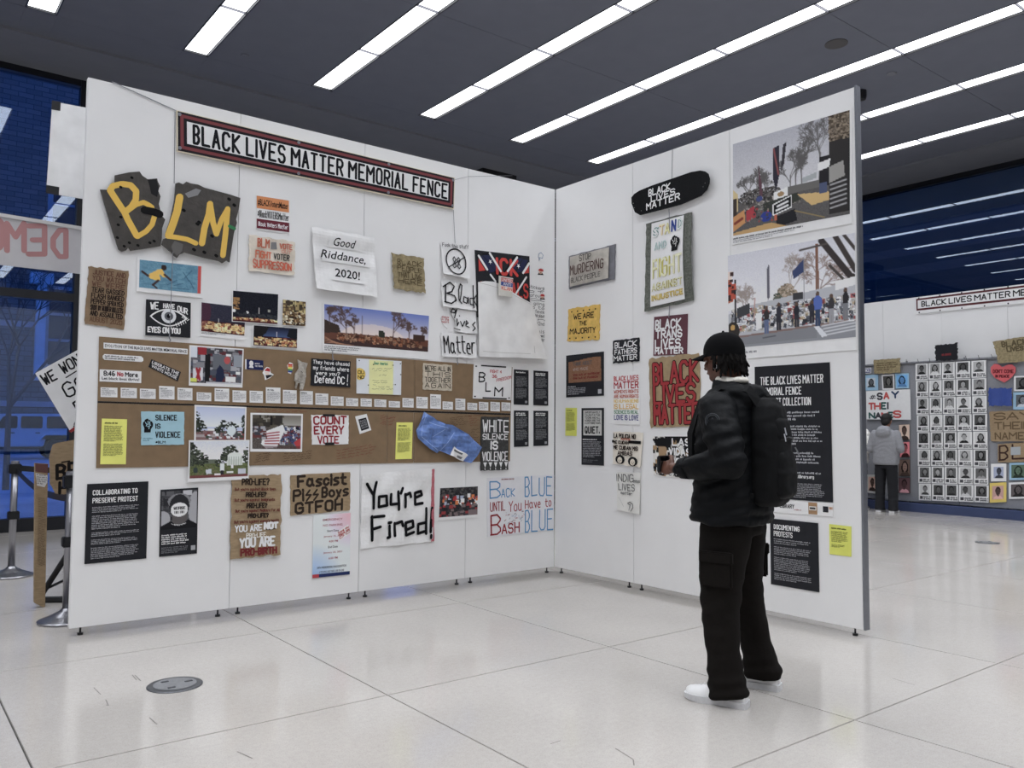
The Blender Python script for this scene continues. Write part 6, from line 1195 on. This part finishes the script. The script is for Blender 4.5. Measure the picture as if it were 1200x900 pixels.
belt(bm, (pB[0]+.07, pB[1]), (-2.3, 3.1), .92, .92)
tag(from_bm('barrier_belt', bm, M_DARK), 'black barrier belt running right from the far left queue post', 'belt')
bm = bmesh.new(); belt(bm, (pB[0]+.04, pB[1]-.03), (pA[0]+.04, pA[1]+.04), .90, .80)
tag(from_bm('barrier_belt', bm, M_DARK), 'second black barrier belt sagging between the two steel queue posts', 'belt')
e = stanchion(-2.3, 3.1, 'steel queue post hidden behind the long wall')
# floor boxes
for x, y, r_, lb in ((205, 803, .135, 'round grey floor outlet cover in the left foreground'), (1157, 636, .13, 'round floor outlet cover at the right, in front of the far fence')):
    p = floor_pt(x, y); e = empty('floor_outlet', (p[0], p[1], 0)); tag(e, lb, 'floor outlet')
    bm = bmesh.new(); lathe(bm, [(r_, 0), (r_, .003), (r_*.97, .006), (r_*.78, .006)], 40); from_bm('rim', bm, mat('dark_steel', (96, 98, 102), .4, .1, 60, metal=.6, raw=True), e)
    bm = bmesh.new(); lathe(bm, [(r_*.77, .003), (r_*.77, .0085), (r_*.74, .009)], 40); l_ = from_bm('lid', bm, mat('lid_steel', (150, 152, 156), .35, .08, 60, metal=.5, raw=True), e)
    for a in (0, 2.1, 4.2): box('latch', (math.cos(a)*r_*.5-.018, math.sin(a)*r_*.5-.008, .009), (math.cos(a)*r_*.5+.018, math.sin(a)*r_*.5+.008, .0115), MATS['dark_steel'], l_)
# ------------------------------------------------------------------ people: solid forms fused by voxel remesh
def capsule(bm, p0, r0, p1, r1, n=14, sx=1, sy=1):
    p0, p1 = Vector(p0), Vector(p1); d = (p1-p0); L = d.length; d.normalize(); a = d.orthogonal().normalized(); b = d.cross(a)
    prof = [(-r0*math.cos(t), r0*math.sin(t)) for t in [math.pi/2*k/4 for k in range(0, 5)]]+[(L+r1*math.sin(t), r1*math.cos(t)) for t in [math.pi/2*k/4 for k in range(0, 5)]]
    rings = []
    for h, r in prof:
        r = max(r, .0008); rings.append([bm.verts.new(p0+d*h+(a*math.cos(t)+b*math.sin(t))*r) for t in [2*math.pi*i/n for i in range(n)]])
    for A, B in zip(rings, rings[1:]):
        for i in range(n): bm.faces.new([A[i], A[(i+1) % n], B[(i+1) % n], B[i]])
    bm.faces.new(rings[0][::-1]); bm.faces.new(rings[-1])
def loft(bm, rings, n=28, p=2.4):
    # rings: (cx, cy, cz, rx, ry[, tilt_y, tilt_x]) horizontal superellipses
    R_ = []
    for q in rings:
        cx, cy, cz, rx, ry = q[:5]; ty = q[5] if len(q) > 5 else 0; tx = q[6] if len(q) > 6 else 0; row = []
        for i in range(n):
            t = 2*math.pi*i/n; c, s_ = math.cos(t), math.sin(t)
            x = math.copysign(abs(c)**(2/p), c)*rx; y = math.copysign(abs(s_)**(2/p), s_)*ry
            row.append(bm.verts.new((cx+x, cy+y, cz+ty*y+tx*x)))
        R_.append(row)
    for A, B in zip(R_, R_[1:]):
        for i in range(n): bm.faces.new([A[i], A[(i+1) % n], B[(i+1) % n], B[i]])
    bm.faces.new(R_[0][::-1]); bm.faces.new(R_[-1])
def ellipsoid(bm, c, r, rot=None):
    M4 = Matrix.Translation(c) @ (rot.to_4x4() if rot else Matrix.Identity(4)) @ Matrix.Diagonal((*r, 1))
    bmesh.ops.create_uvsphere(bm, u_segments=20, v_segments=14, radius=1, matrix=M4)
def fuse(name, bm, m_, parent, vox=.01, smooth=4, disp=None, fac=.5):
    bmesh.ops.recalc_face_normals(bm, faces=bm.faces)
    me = bpy.data.meshes.new('tmp'); bm.to_mesh(me); bm.free(); ob = bpy.data.objects.new('tmp', me); COL.objects.link(ob)
    r = ob.modifiers.new('r', 'REMESH'); r.mode = 'VOXEL'; r.voxel_size = vox
    if smooth: q = ob.modifiers.new('s', 'SMOOTH'); q.iterations = smooth; q.factor = fac
    dg = bpy.context.evaluated_depsgraph_get(); m2 = bpy.data.meshes.new_from_object(ob.evaluated_get(dg)); bpy.data.objects.remove(ob)
    if disp:
        N = [v.normal.copy() for v in m2.vertices]
        for v, n_ in zip(m2.vertices, N): v.co += n_*disp(v.co)
    m2.polygons.foreach_set('use_smooth', [True]*len(m2.polygons)); m2.materials.clear(); m2.materials.append(m_); m2.name = name
    o = bpy.data.objects.new(name, m2); COL.objects.link(o); o.parent = parent
    return o
def folds(sc, amp, dirv=(1, 1, .35), seed=0):
    def f(co):
        p = Vector((co.x*dirv[0]*sc+seed, co.y*dirv[1]*sc, co.z*dirv[2]*sc*2)); a = noise.noise(p); b = noise.noise(p*2.3)
        return amp*((1-abs(a)*2.2)*.7+b*.4)
    return f
SKIN = mat('dark_skin', (92, 58, 44), .5, .05, 30, raw=True)
def hand_bm(bm, w, fwd, side, up, curl=.9, L=.19, spread=.010):
    """w wrist; fwd along the hand; side toward the thumb; up = back of the hand"""
    w, fwd, side, up = Vector(w), Vector(fwd).normalized(), Vector(side).normalized(), Vector(up).normalized()
    k = L/.19; pc = w+fwd*.05*k
    M3 = Matrix((side, fwd, up)).transposed()
    ellipsoid(bm, pc, (.040*k, .052*k, .016*k), M3); capsule(bm, w-fwd*.05*k, .027*k, w+fwd*.01*k, .027*k)
    for i, (o, ln) in enumerate(((.027, .072), (.009, .080), (-.009, .075), (-.026, .060))):
        p = w+fwd*.088*k+side*o*k; a = 0
        d = fwd; rr = .0092*k
        for j, fr in enumerate((.45, .32, .23)):
            a += curl*(.45, .6, .45)[j]; d2 = fwd*math.cos(a)-up*math.sin(a); q = p+d2*ln*fr*k; capsule(bm, p, rr, q, rr*.92, 10); p = q; rr *= .92
    p = w+fwd*.03*k+side*.032*k; q = p+(side*.7+fwd*.6-up*.3).normalized()*.038*k; r2 = q+(side*.15+fwd*.9-up*.5).normalized()*.034*k
    capsule(bm, p, .013*k, q, .011*k, 10); capsule(bm, q, .011*k, r2, .0095*k, 10)
def head_bm(bm, c, R3):
    """face looks along +Y of R3"""
    def P(x, y, z): return Vector(c)+R3 @ Vector((x, y, z))
    def E(p, r): ellipsoid(bm, P(*p), r, R3)
    E((0, -.012, .045), (.076, .096, .088)); E((0, .028, -.025), (.058, .066, .078)); E((0, .05, -.078), (.034, .036, .028)); E((0, .0, -.04), (.062, .07, .055))
    E((0, .092, -.01), (.012, .018, .026)); E((0, .104, -.028), (.017, .014, .011)); E((0, .084, -.056), (.026, .013, .009)); E((0, .084, .028), (.05, .014, .014))
    for s_ in (-1, 1): E((s_*.031, .075, -.018), (.022, .018, .018)); E((s_*.079, -.008, .0), (.011, .022, .034)); E((s_*.078, .0, -.028), (.008, .010, .012)); E((s_*.032, .086, .012), (.014, .012, .008))
def shoe(parent, loc, rz, m_up, m_sole, L=.295, nm='shoe'):
    e = bpy.data.objects.new(nm, None); 
    bm = bmesh.new(); n = 15; rows = []
    prof = [(0, .030, .060), (.03, .037, .075), (.10, .038, .085), (.25, .036, .088), (.38, .036, .085), (.5, .039, .072), (.62, .045, .060), (.75, .050, .052), (.87, .047, .046), (.95, .036, .040), (1, .018, .030)]
    for t, wd, h in prof:
        rows.append([bm.verts.new((math.cos(a)*wd*(1 if abs(math.cos(a)) < .99 else 1), (t-.28)*L, .022+max(0, math.sin(a))**.8*h)) for a in [math.pi*i/n for i in range(n+1)]])
    for A, B in zip(rows, rows[1:]):
        for i in range(n): bm.faces.new([A[i], A[i+1], B[i+1], B[i]])
        bm.faces.new([A[0], B[0], B[-1], A[-1]])
    bm.faces.new(rows[0]); bm.faces.new(rows[-1][::-1])
    up = from_bm(nm, bm, m_up, parent, smooth=True, loc=loc, rot=(0, 0, rz))
    bm = bmesh.new(); o2 = []
    for t, wd, h in [(-.03, .022, 0), (0, .036, 0)]+prof[1:-1]+[(1.0, .026, 0), (1.03, .010, 0)]:
        wd = wd+.005; z0 = .0 if t < .8 else (t-.8)*.04
        o2.append([bm.verts.new(p) for p in ((-wd, (t-.28)*L, z0), (wd, (t-.28)*L, z0), (wd+.002, (t-.28)*L, .032), (-wd-.002, (t-.28)*L, .032))])
    for A, B in zip(o2, o2[1:]):
        for i in range(4): bm.faces.new([A[i], A[(i+1) % 4], B[(i+1) % 4], B[i]])
    bm.faces.new(o2[0]); bm.faces.new(o2[-1][::-1]); from_bm('sole', bm, m_sole, up)
    bm = bmesh.new()
    for i in range(6):
        y = (.42+.065*i-.28)*L; z = .022+(.078-.006*i); capsule(bm, (-.024, y, z-.008), .0035, (.0, y+.003, z+.006), .0035, 6); capsule(bm, (0, y+.003, z+.006), .0035, (.024, y, z-.008), .0035, 6)
    from_bm('laces', bm, m_up, up)
    return up

# --- the standing man in the foreground
BX, BY, HD = -1.585, -3.215, math.radians(14)
man = empty('person', (BX, BY, 0), HD); tag(man, 'man in a black cap and jacket standing with his back to us', 'person')
JK = mat('black_nylon', (7, 9, 12), .62, .06, 40, .12, raw=True, bscale=120, spec=.15)
TR = mat('dark_brown_twill', (20, 17, 15), .9, .08, 90, .1, raw=True, spec=.15)
CAPM = mat('black_cotton', (11, 11, 13), .92, .05, 60, .1, raw=True, spec=.12)
WSH = mat('white_leather', (205, 207, 212), .42, .02, 20); SOLE = mat('white_rubber', (178, 178, 180), .55, .06, 30)
HR = Matrix.Rotation(math.radians(-9), 3, 'Z') @ Matrix.Rotation(math.radians(-3), 3, 'X')
HC = (.0, .045, 1.672)
bm = bmesh.new()
head_bm(bm, HC, HR); capsule(bm, (0, -.01, 1.46), .062, (0, .02, 1.62), .058)
loft(bm, [(0, 0, .86, .15, .10), (0, 0, 1.0, .155, .105), (0, 0, 1.2, .15, .11), (0, 0, 1.38, .17, .105), (0, 0, 1.47, .12, .07), (0, 0, 1.5, .06, .05)])
for sx, el, wr in ((-1, (-.285, -.10, 1.155), (-.215, .19, 1.125)), (1, (.27, -.06, 1.15), (.12, .20, 1.10))):
    capsule(bm, (sx*.19, 0, 1.43), .05, el, .042); capsule(bm, el, .042, wr, .028)
for sx in (-1, 1): capsule(bm, (sx*.09, 0, .88), .085, (sx*.14, .01, .48), .058); capsule(bm, (sx*.14, .01, .48), .058, (sx*.180, -.035, .09), .04)
hand_bm(bm, (-.215, .215, 1.125), (.30, .93, .02), (.35, -.1, .95), (-.93, .3, .1), .8)
hand_bm(bm, (.12, .22, 1.10), (-.75, .75, .05), (-.3, -.2, .95), (.6, .75, .1), .8)
fuse('body', bm, SKIN, man, .0048, 2)
# jacket
bm = bmesh.new()
loft(bm, [(0, .005, .862, .238, .178, .03, .02), (0, .005, .885, .243, .182, .03, .02), (0, .0, 1.0, .232, .172), (0, 0, 1.15, .222, .165), (0, 0, 1.3, .222, .158), (0, -.005, 1.40, .215, .145), (0, -.01, 1.455, .175, .12), (0, -.01, 1.50, .115, .095), (0, -.005, 1.53, .09, .085)], 36, 2.5)
for sx, el, wr in ((-1, (-.295, -.115, 1.165), (-.225, .165, 1.128)), (1, (.285, -.07, 1.16), (.14, .18, 1.105))):
    sh_ = (sx*.195, -.005, 1.415); capsule(bm, sh_, .092, tuple((Vector(sh_)+Vector(el))/2+Vector((sx*.01, 0, 0))), .088); capsule(bm, tuple((Vector(sh_)+Vector(el))/2+Vector((sx*.01, 0, 0))), .088, el, .076); capsule(bm, el, .076, tuple((Vector(el)*.35+Vector(wr)*.65)), .064); capsule(bm, tuple((Vector(el)*.35+Vector(wr)*.65)), .064, wr, .046)
# hood bunched behind the neck, tall collar
loft(bm, [(0, -.005, 1.47, .125, .115), (0, -.005, 1.53, .10, .10, .1), (0, .0, 1.565, .092, .092, .1)], 24, 2.1)
ellipsoid(bm, (0, -.115, 1.475), (.135, .065, .072)); ellipsoid(bm, (-.09, -.05, 1.50), (.06, .08, .05)); ellipsoid(bm, (.09, -.05, 1.50), (.06, .08, .05)); ellipsoid(bm, (-.10, .03, 1.485), (.06, .07, .045))
def jf(co):
    a = folds(7, .006, (1, 1, 1.3))(co)+folds(16, .0025, (1, 1, .9), 5)(co)
    if abs(co.z-.90) < .008: a -= .004
    if co.x < -.15 and co.z < 1.35: a += .0045*math.sin(co.z*75+co.y*30)*(1 if co.z < 1.3 else .4)
    return a
jk = fuse('jacket', bm, JK, man, .0085, 5, jf)
bm = bmesh.new(); 
for z, r_ in ((1.128, .052),): tube(bm, (-.235, .125, 1.131), (-.224, .172, 1.126), .058, .052, n=20); 
from_bm('cuff', bm, JK, jk, smooth=True)
bm = bmesh.new(); tube(bm, (.175, .14, 1.112), (.138, .182, 1.106), .058, .052, n=20); from_bm('cuff', bm, JK, jk, smooth=True)
# round sleeve patch (raised outline)
bm = bmesh.new(); pc = Vector((-.312, -.035, 1.36)); 
for rr in (.036, .028):
    P_ = [pc+Vector((-.004, math.cos(t)*rr, math.sin(t)*rr)) for t in [2*math.pi*i/24 for i in range(25)]]; poly_tube(bm, P_, .0022, 5)
poly_tube(bm, [pc+Vector((-.004, -.018, -.016)), pc+Vector((-.004, 0, .016)), pc+Vector((-.004, .018, -.016))], .002, 5); poly_tube(bm, [pc+Vector((-.004, -.02, .002)), pc+Vector((-.004, .02, .002))], .002, 5)
from_bm('sleeve_patch', bm, mat('patch_thread', (52, 56, 62), .7, 0, 9, raw=True), jk)
# cream hood lining seen at the nape
bm = bmesh.new(); loft(bm, [(-.0, .0, 1.535, .090, .088, .1), (-.0, .0, 1.572, .084, .084, .12), (0, .0, 1.586, .072, .072, .12)], 24, 2.1); ellipsoid(bm, (-.035, -.06, 1.567), (.055, .04, .020)); fuse('hood_lining', bm, mat('cream_fleece', (190, 186, 176), .9, .1, 60, .3), jk, .006, 2)
# trousers
bm = bmesh.new()
loft(bm, [(0, 0, .80, .185, .135), (0, 0, .90, .175, .13), (0, 0, .95, .165, .125)], 28)
loft(bm, [(-.176, -.045, .032, .070, .088, -.16), (-.176, -.043, .07, .075, .092), (-.174, -.030, .14, .073, .085), (-.168, -.012, .25, .068, .080), (-.152, .004, .40, .078, .088), (-.133, .012, .52, .086, .097), (-.116, .008, .66, .096, .113), (-.100, .0, .78, .100, .125), (-.09, 0, .86, .10, .125)], 24, 2.3)
loft(bm, [(.184, -.076, .050, .070, .088, -.1), (.184, -.074, .09, .078, .096), (.182, -.062, .14, .074, .088), (.175, -.040, .24, .066, .078), (.156, -.006, .40, .074, .086), (.132, .006, .54, .082, .096), (.112, .003, .68, .094, .112), (.095, 0, .80, .100, .125), (.09, 0, .86, .10, .125)], 24, 2.3)
def tf(co):
    a = folds(6, .006, (1, 1, .9), 3)(co)
    if co.z < .22: a += .007*math.sin(co.z*95+co.x*10+co.y*25)*(1-co.z/.22)
    if .42 < co.z < .60: a += .003*math.sin(co.z*60+co.y*40)
    return a
tr_ = fuse('trousers', bm, TR, man, .009, 4, tf)
def cargo(x, sgn, z0, z1):
    bm = bmesh.new(); bx(bm, x, -.09, z0, x+sgn*.022, .07, z1); bmesh.ops.bevel(bm, geom=bm.edges[:], offset=.008, segments=2, affect='EDGES'); p_ = from_bm('cargo_pocket', bm, TR, tr_)
    bm = bmesh.new(); bx(bm, x, -.095, z1-.045, x+sgn*.030, .075, z1+.012); bmesh.ops.bevel(bm, geom=bm.edges[:], offset=.006, segments=2, affect='EDGES'); from_bm('pocket_flap', bm, TR, tr_)
cargo(-.218, -1, .56, .72); cargo(.212, 1, .56, .72)
shoe(man, (-.170, -.045, 0), math.radians(6), WSH, SOLE); shoe(man, (.190, -.070, 0), math.radians(8), WSH, SOLE)
# cap
bm = bmesh.new(); cc = Vector(HC)
rows = []
for k in range(9):
    t = math.pi/2*k/8; r_ = math.cos(t); rows.append([bm.verts.new(cc+HR @ Vector((math.cos(a)*.093*max(r_, .02)**.8, -.006+math.sin(a)*.110*max(r_, .02)**.8, .048+math.sin(t)*.100))) for a in [2*math.pi*i/30 for i in range(30)]])
rows.insert(0, [bm.verts.new(cc+HR @ Vector((math.cos(a)*.0915, -.006+math.sin(a)*.109, .022))) for a in [2*math.pi*i/30 for i in range(30)]])
for A, B in zip(rows, rows[1:]):
    for i in range(30): bm.faces.new([A[i], A[(i+1) % 30], B[(i+1) % 30], B[i]])
bm.faces.new(rows[-1]); cap = from_bm('cap', bm, CAPM, man, smooth=True)
bm = bmesh.new(); top = []; n = 16
for j in range(6):
    row = []
    for i in range(n+1):
        a = math.radians(28+124*i/n); rr = j/5*.078*(math.sin(math.pi*(i+.6)/(n+1.2))**.45)
        x, y = math.cos(a)*.092, -.006+math.sin(a)*.108
        row.append(cc+HR @ Vector((x*(1+rr*1.2), y+rr, .040-.012*(j/5)**1.5-abs(x)**2*2.4*(j/5))))
    top.append(row)
V1 = [[bm.verts.new(p) for p in r] for r in top]; V2 = [[bm.verts.new(p+Vector((0, 0, -.006))) for p in r] for r in top]
for j in range(5):
    for i in range(n): bm.faces.new([V1[j][i], V1[j][i+1], V1[j+1][i+1], V1[j+1][i]]); bm.faces.new([V2[j][i], V2[j+1][i], V2[j+1][i+1], V2[j][i+1]])
for i in range(n): bm.faces.new([V1[5][i], V1[5][i+1], V2[5][i+1], V2[5][i]])
for j in range(5): bm.faces.new([V1[j][0], V1[j+1][0], V2[j+1][0], V2[j][0]]); bm.faces.new([V1[j][n], V2[j][n], V2[j+1][n], V1[j+1][n]])
from_bm('cap_brim', bm, CAPM, cap, smooth=True)
bm = bmesh.new(); p = cc+HR @ Vector((0, -.006, .149)); capsule(bm, p, .008, p+Vector((0, 0, .002)), .007, 10); from_bm('cap_button', bm, CAPM, cap)
# short locs
bm = bmesh.new(); rh = random.Random(3)
for k in range(170):
    a = math.radians(rh.uniform(150, 395)); z0 = rh.uniform(-.01, .045); rr = 1.0
    if a > math.radians(360+15) or a < math.radians(165): continue
    if (a < math.radians(196) or a > math.radians(344)) and z0 < .02: z0 = .03
    x, y = math.cos(a)*.077, -.008+math.sin(a)*.092
    ln = rh.uniform(.045, .085) if math.sin(a) < .1 else rh.uniform(.015, .035)
    p = cc+HR @ Vector((x, y, z0)); q = p+HR @ Vector((x*rh.uniform(.02, .22), (y)*rh.uniform(.0, .15), -ln*.55)); r2 = q+HR @ Vector((x*rh.uniform(-.1, .15)+rh.uniform(-.008, .008), y*rh.uniform(-.12, .12)+rh.uniform(-.008, .008), -ln*.5))
    capsule(bm, p, .0085, q, .0075, 7); capsule(bm, q, .0075, r2, .005, 7)
hair = from_bm('hair', bm, mat('black_hair', (12, 10, 9), .8, .2, 60, raw=True, spec=.15), man, smooth=True)
ep = cc+HR @ Vector((-.090, -.006, -.034)); bm = bmesh.new(); poly_tube(bm, [ep+Vector((0, math.cos(t)*.010, math.sin(t)*.012)) for t in [2*math.pi*i/12 for i in range(13)]], .0018, 5); from_bm('earring', bm, mat('silver', (200, 200, 205), .2, 0, 9, metal=1, raw=True), man)
for s_ in (-1, 1):
    bm = bmesh.new(); ellipsoid(bm, cc+HR @ Vector((s_*.031, .0835, .006)), (.011, .008, .009)); from_bm('eye', bm, mat('eye_white', (190, 185, 180), .3, 0, 9, raw=True), man, smooth=True)

# backpack
BPM = mat('black_backpack_cloth', (7, 8, 10), .75, .08, 80, .12, raw=True, spec=.2)
bp = empty('backpack', (BX, BY, 0), HD); tag(bp, 'black backpack worn by the standing man', 'backpack')
bm = bmesh.new()
loft(bm, [(-.01, -.195, .95, .085, .05), (-.01, -.20, .975, .120, .072), (-.01, -.205, 1.06, .132, .085), (-.01, -.205, 1.2, .132, .082), (-.01, -.20, 1.34, .125, .072), (-.01, -.19, 1.43, .105, .06), (-.01, -.18, 1.475, .07, .04)], 30, 3.0)
fuse('main_compartment', bm, BPM, bp, .010, 4, folds(8, .006, (1, 1, 1), 9))
bm = bmesh.new(); loft(bm, [(-.01, -.255, .99, .075, .03), (-.01, -.265, 1.01, .098, .042), (-.01, -.265, 1.1, .104, .046), (-.01, -.26, 1.2, .098, .038), (-.01, -.25, 1.235, .07, .025)], 26, 3.0); fuse('front_pocket', bm, BPM, bp, .009, 4, folds(9, .006, (1, 1, 1), 2))
bm = bmesh.new(); loft(bm, [(-.01, -.250, 1.265, .085, .025), (-.01, -.258, 1.28, .094, .033), (-.01, -.248, 1.36, .085, .028), (-.01, -.235, 1.39, .06, .02)], 26, 3.0); fuse('upper_pocket', bm, BPM, bp, .009, 3, folds(9, .004, (1, 1, 1), 4))
for s_ in (-1, 1):
    bm = bmesh.new(); P_ = [(s_*.09+.0, -.175, 1.44), (s_*.105, -.125, 1.515), (s_*.125, .0, 1.528), (s_*.135, .105, 1.455), (s_*.135, .160, 1.30), (s_*.165, .145, 1.12), (s_*.215, .0, 1.03), (s_*.13, -.16, 1.0)]
    pr = None
    for i, p_ in enumerate(P_):
        w2 = .024 if i < 5 else .012; p_ = Vector(p_); tng = (Vector(P_[min(i+1, 7)])-Vector(P_[max(i-1, 0)])).normalized(); out = Vector((s_*.3, p_.y+.02, .3 if i < 4 else 0)); out = (out-tng*out.dot(tng)).normalized(); sd = tng.cross(out).normalized()
        v = [bm.verts.new(p_+sd*w2+out*.012), bm.verts.new(p_-sd*w2+out*.012), bm.verts.new(p_-sd*w2-out*.004), bm.verts.new(p_+sd*w2-out*.004)]
        if pr:
            for k in range(4): bm.faces.new([pr[k], pr[(k+1) % 4], v[(k+1) % 4], v[k]])
        else: bm.faces.new(v)
        pr = v
    bm.faces.new(pr[::-1]); from_bm('shoulder_strap', bm, BPM, bp)
bm = bmesh.new(); poly_tube(bm, [(-.05, -.17, 1.45), (-.035, -.185, 1.485), (.02, -.185, 1.485), (.035, -.17, 1.45)], .008, 8); from_bm('grab_handle', bm, BPM, bp)
ZIP = mat('zip_metal', (150, 152, 156), .3, 0, 9, metal=.9, raw=True)
for x, y, z, dx in ((-.065, -.292, 1.33, -.01), (-.072, -.292, 1.30, -.012), (.04, -.305, 1.235, .018)):
    bm = bmesh.new(); tube(bm, (x, y, z), (x+dx, y-.012, z-.035), .0035, n=6); from_bm('zip_pull', bm, ZIP, bp)
bm = bmesh.new(); poly_tube(bm, [(-.08, -.275, 1.272), (-.02, -.294, 1.285), (.04, -.294, 1.28), (.08, -.275, 1.265)], .003, 6); from_bm('zip', bm, mat('zip_dark', (40, 41, 45), .4, 0, 9, raw=True), bp)
# the dark camera / phone held in front
ph = empty('phone', (BX, BY, 0), HD); tag(ph, 'black phone held in the standing man\'s hands', 'phone')
box('case', (-.225, .295, 1.100), (-.065, .312, 1.185), mat('phone_black', (24, 24, 27), .35, 0, 9, raw=True), ph, .005)
box('screen', (-.220, .2935, 1.105), (-.070, .2955, 1.180), mat('phone_glass', (10, 11, 14), .08, 0, 9, raw=True), ph)

# --- two visitors at the far fence, seen from behind
def visitor(name, label, x, y, rz, H, top, toph, trous, hairc, shoec, puffer=False):
    e = empty('person', (x, y, 0), rz); tag(e, label, 'person'); k = H/1.75; e.scale = (k, k, k)
    bm = bmesh.new(); HR2 = Matrix.Rotation(.0, 3, 'Z') @ Matrix.Rotation(-.30, 3, 'X'); hc = (0, .06, 1.60)
    head_bm(bm, hc, HR2); capsule(bm, (0, 0, 1.42), .055, (0, .03, 1.55), .052); loft(bm, [(0, 0, .85, .14, .1), (0, 0, 1.2, .14, .1), (0, 0, 1.38, .16, .1), (0, 0, 1.45, .08, .06)])
    for sx in (-1, 1):
        capsule(bm, (sx*.18, 0, 1.38), .045, (sx*.24, -.02, 1.10), .04); capsule(bm, (sx*.24, -.02, 1.10), .04, (sx*.13, .20, 1.08), .028); capsule(bm, (sx*.09, 0, .86), .08, (sx*.10, 0, .46), .055); capsule(bm, (sx*.10, 0, .46), .055, (sx*.10, -.02, .08), .038)
        hand_bm(bm, (sx*.12, .22, 1.08), (-sx*.5, .85, .1), (0, -.1, 1), (sx*.85, .5, .1), .8, .17)
    fuse('body', bm, mat('visitor_skin', (140, 100, 80), .5, .04, 20, raw=True), e, .007, 2)
    bm = bmesh.new(); loft(bm, [(0, 0, .84, .20, .145), (0, 0, .87, .215, .155), (0, 0, 1.0, .215, .155), (0, 0, 1.2, .215, .15), (0, 0, 1.34, .215, .135), (0, 0, 1.42, .15, .11), (0, 0, 1.47, .08, .08)], 30)
    for sx in (-1, 1): capsule(bm, (sx*.185, 0, 1.37), .078, (sx*.265, -.03, 1.11), .068); capsule(bm, (sx*.265, -.03, 1.11), .068, (sx*.16, .17, 1.08), .048)
    ellipsoid(bm, (0, -.11, 1.40), (.13, .07, .10)); ellipsoid(bm, (0, -.06, 1.47), (.11, .08, .05))
    dsp = (lambda co: .010*abs(math.sin(co.z*38))-.004) if puffer else folds(8, .007, (1, 1, 1), 7)
    o = fuse('jacket' if puffer else 'hoodie', bm, top, e, .012, 3, dsp)
    if not puffer: bm = bmesh.new(); loft(bm, [(0, 0, .835, .198, .148), (0, 0, .90, .203, .152)], 30); from_bm('waistband', bm, top, o, smooth=True)
    bm = bmesh.new(); loft(bm, [(0, 0, .78, .17, .12), (0, 0, .9, .165, .12)])
    for sx in (-1, 1): loft(bm, [(sx*.115, -.02, .03, .078, .09), (sx*.115, -.01, .2, .076, .085), (sx*.108, 0, .45, .08, .09), (sx*.098, 0, .68, .09, .11), (sx*.09, 0, .84, .09, .12)], 20, 2.2)
    fuse('trousers', bm, trous, e, .012, 3, folds(7, .006, (1, 1, 1), 2))
    bm = bmesh.new(); ellipsoid(bm, Vector(hc)+HR2 @ Vector((0, -.022, .045)), (.092, .108, .098), HR2); ellipsoid(bm, Vector(hc)+HR2 @ Vector((0, -.06, -.02)), (.075, .06, .075), HR2); fuse('hair', bm, hairc, e, .010, 2, folds(14, .006, (1, 1, 1), 1))
    for sx in (-1, 1): shoe(e, (sx*.115, -.03, 0), 0, shoec, SOLE, .27)
    return e
pH = floor_pt(1043, 599); pW = floor_pt(1016, 601)
HB = mat('black_visitor_hair', (16, 14, 14), .7, .15, 40, raw=True); NAVY = mat('near_black_denim', (22, 23, 28), .85, .05, 50, raw=True)
visitor('person', 'distant visitor in a grey hoodie and black trousers seen from behind', 8.15, float(pH[1])-.05, -math.pi/2+.12, 1.62, mat('grey_sweat', (122, 123, 128), .9, .05, 60, .1), 0, NAVY, HB, mat('canvas_shoe', (40, 40, 46), .7, 0, 9, raw=True))
visitor('person', 'distant visitor in a white puffer jacket half hidden by the right wing edge', 8.15, float(pH[1])+.47, -math.pi/2-.05, 1.64, mat('cream_puffer', (205, 203, 198), .5, .03, 20), 0, NAVY, HB, mat('grey_shoe', (110, 108, 104), .7, 0, 9), puffer=True)
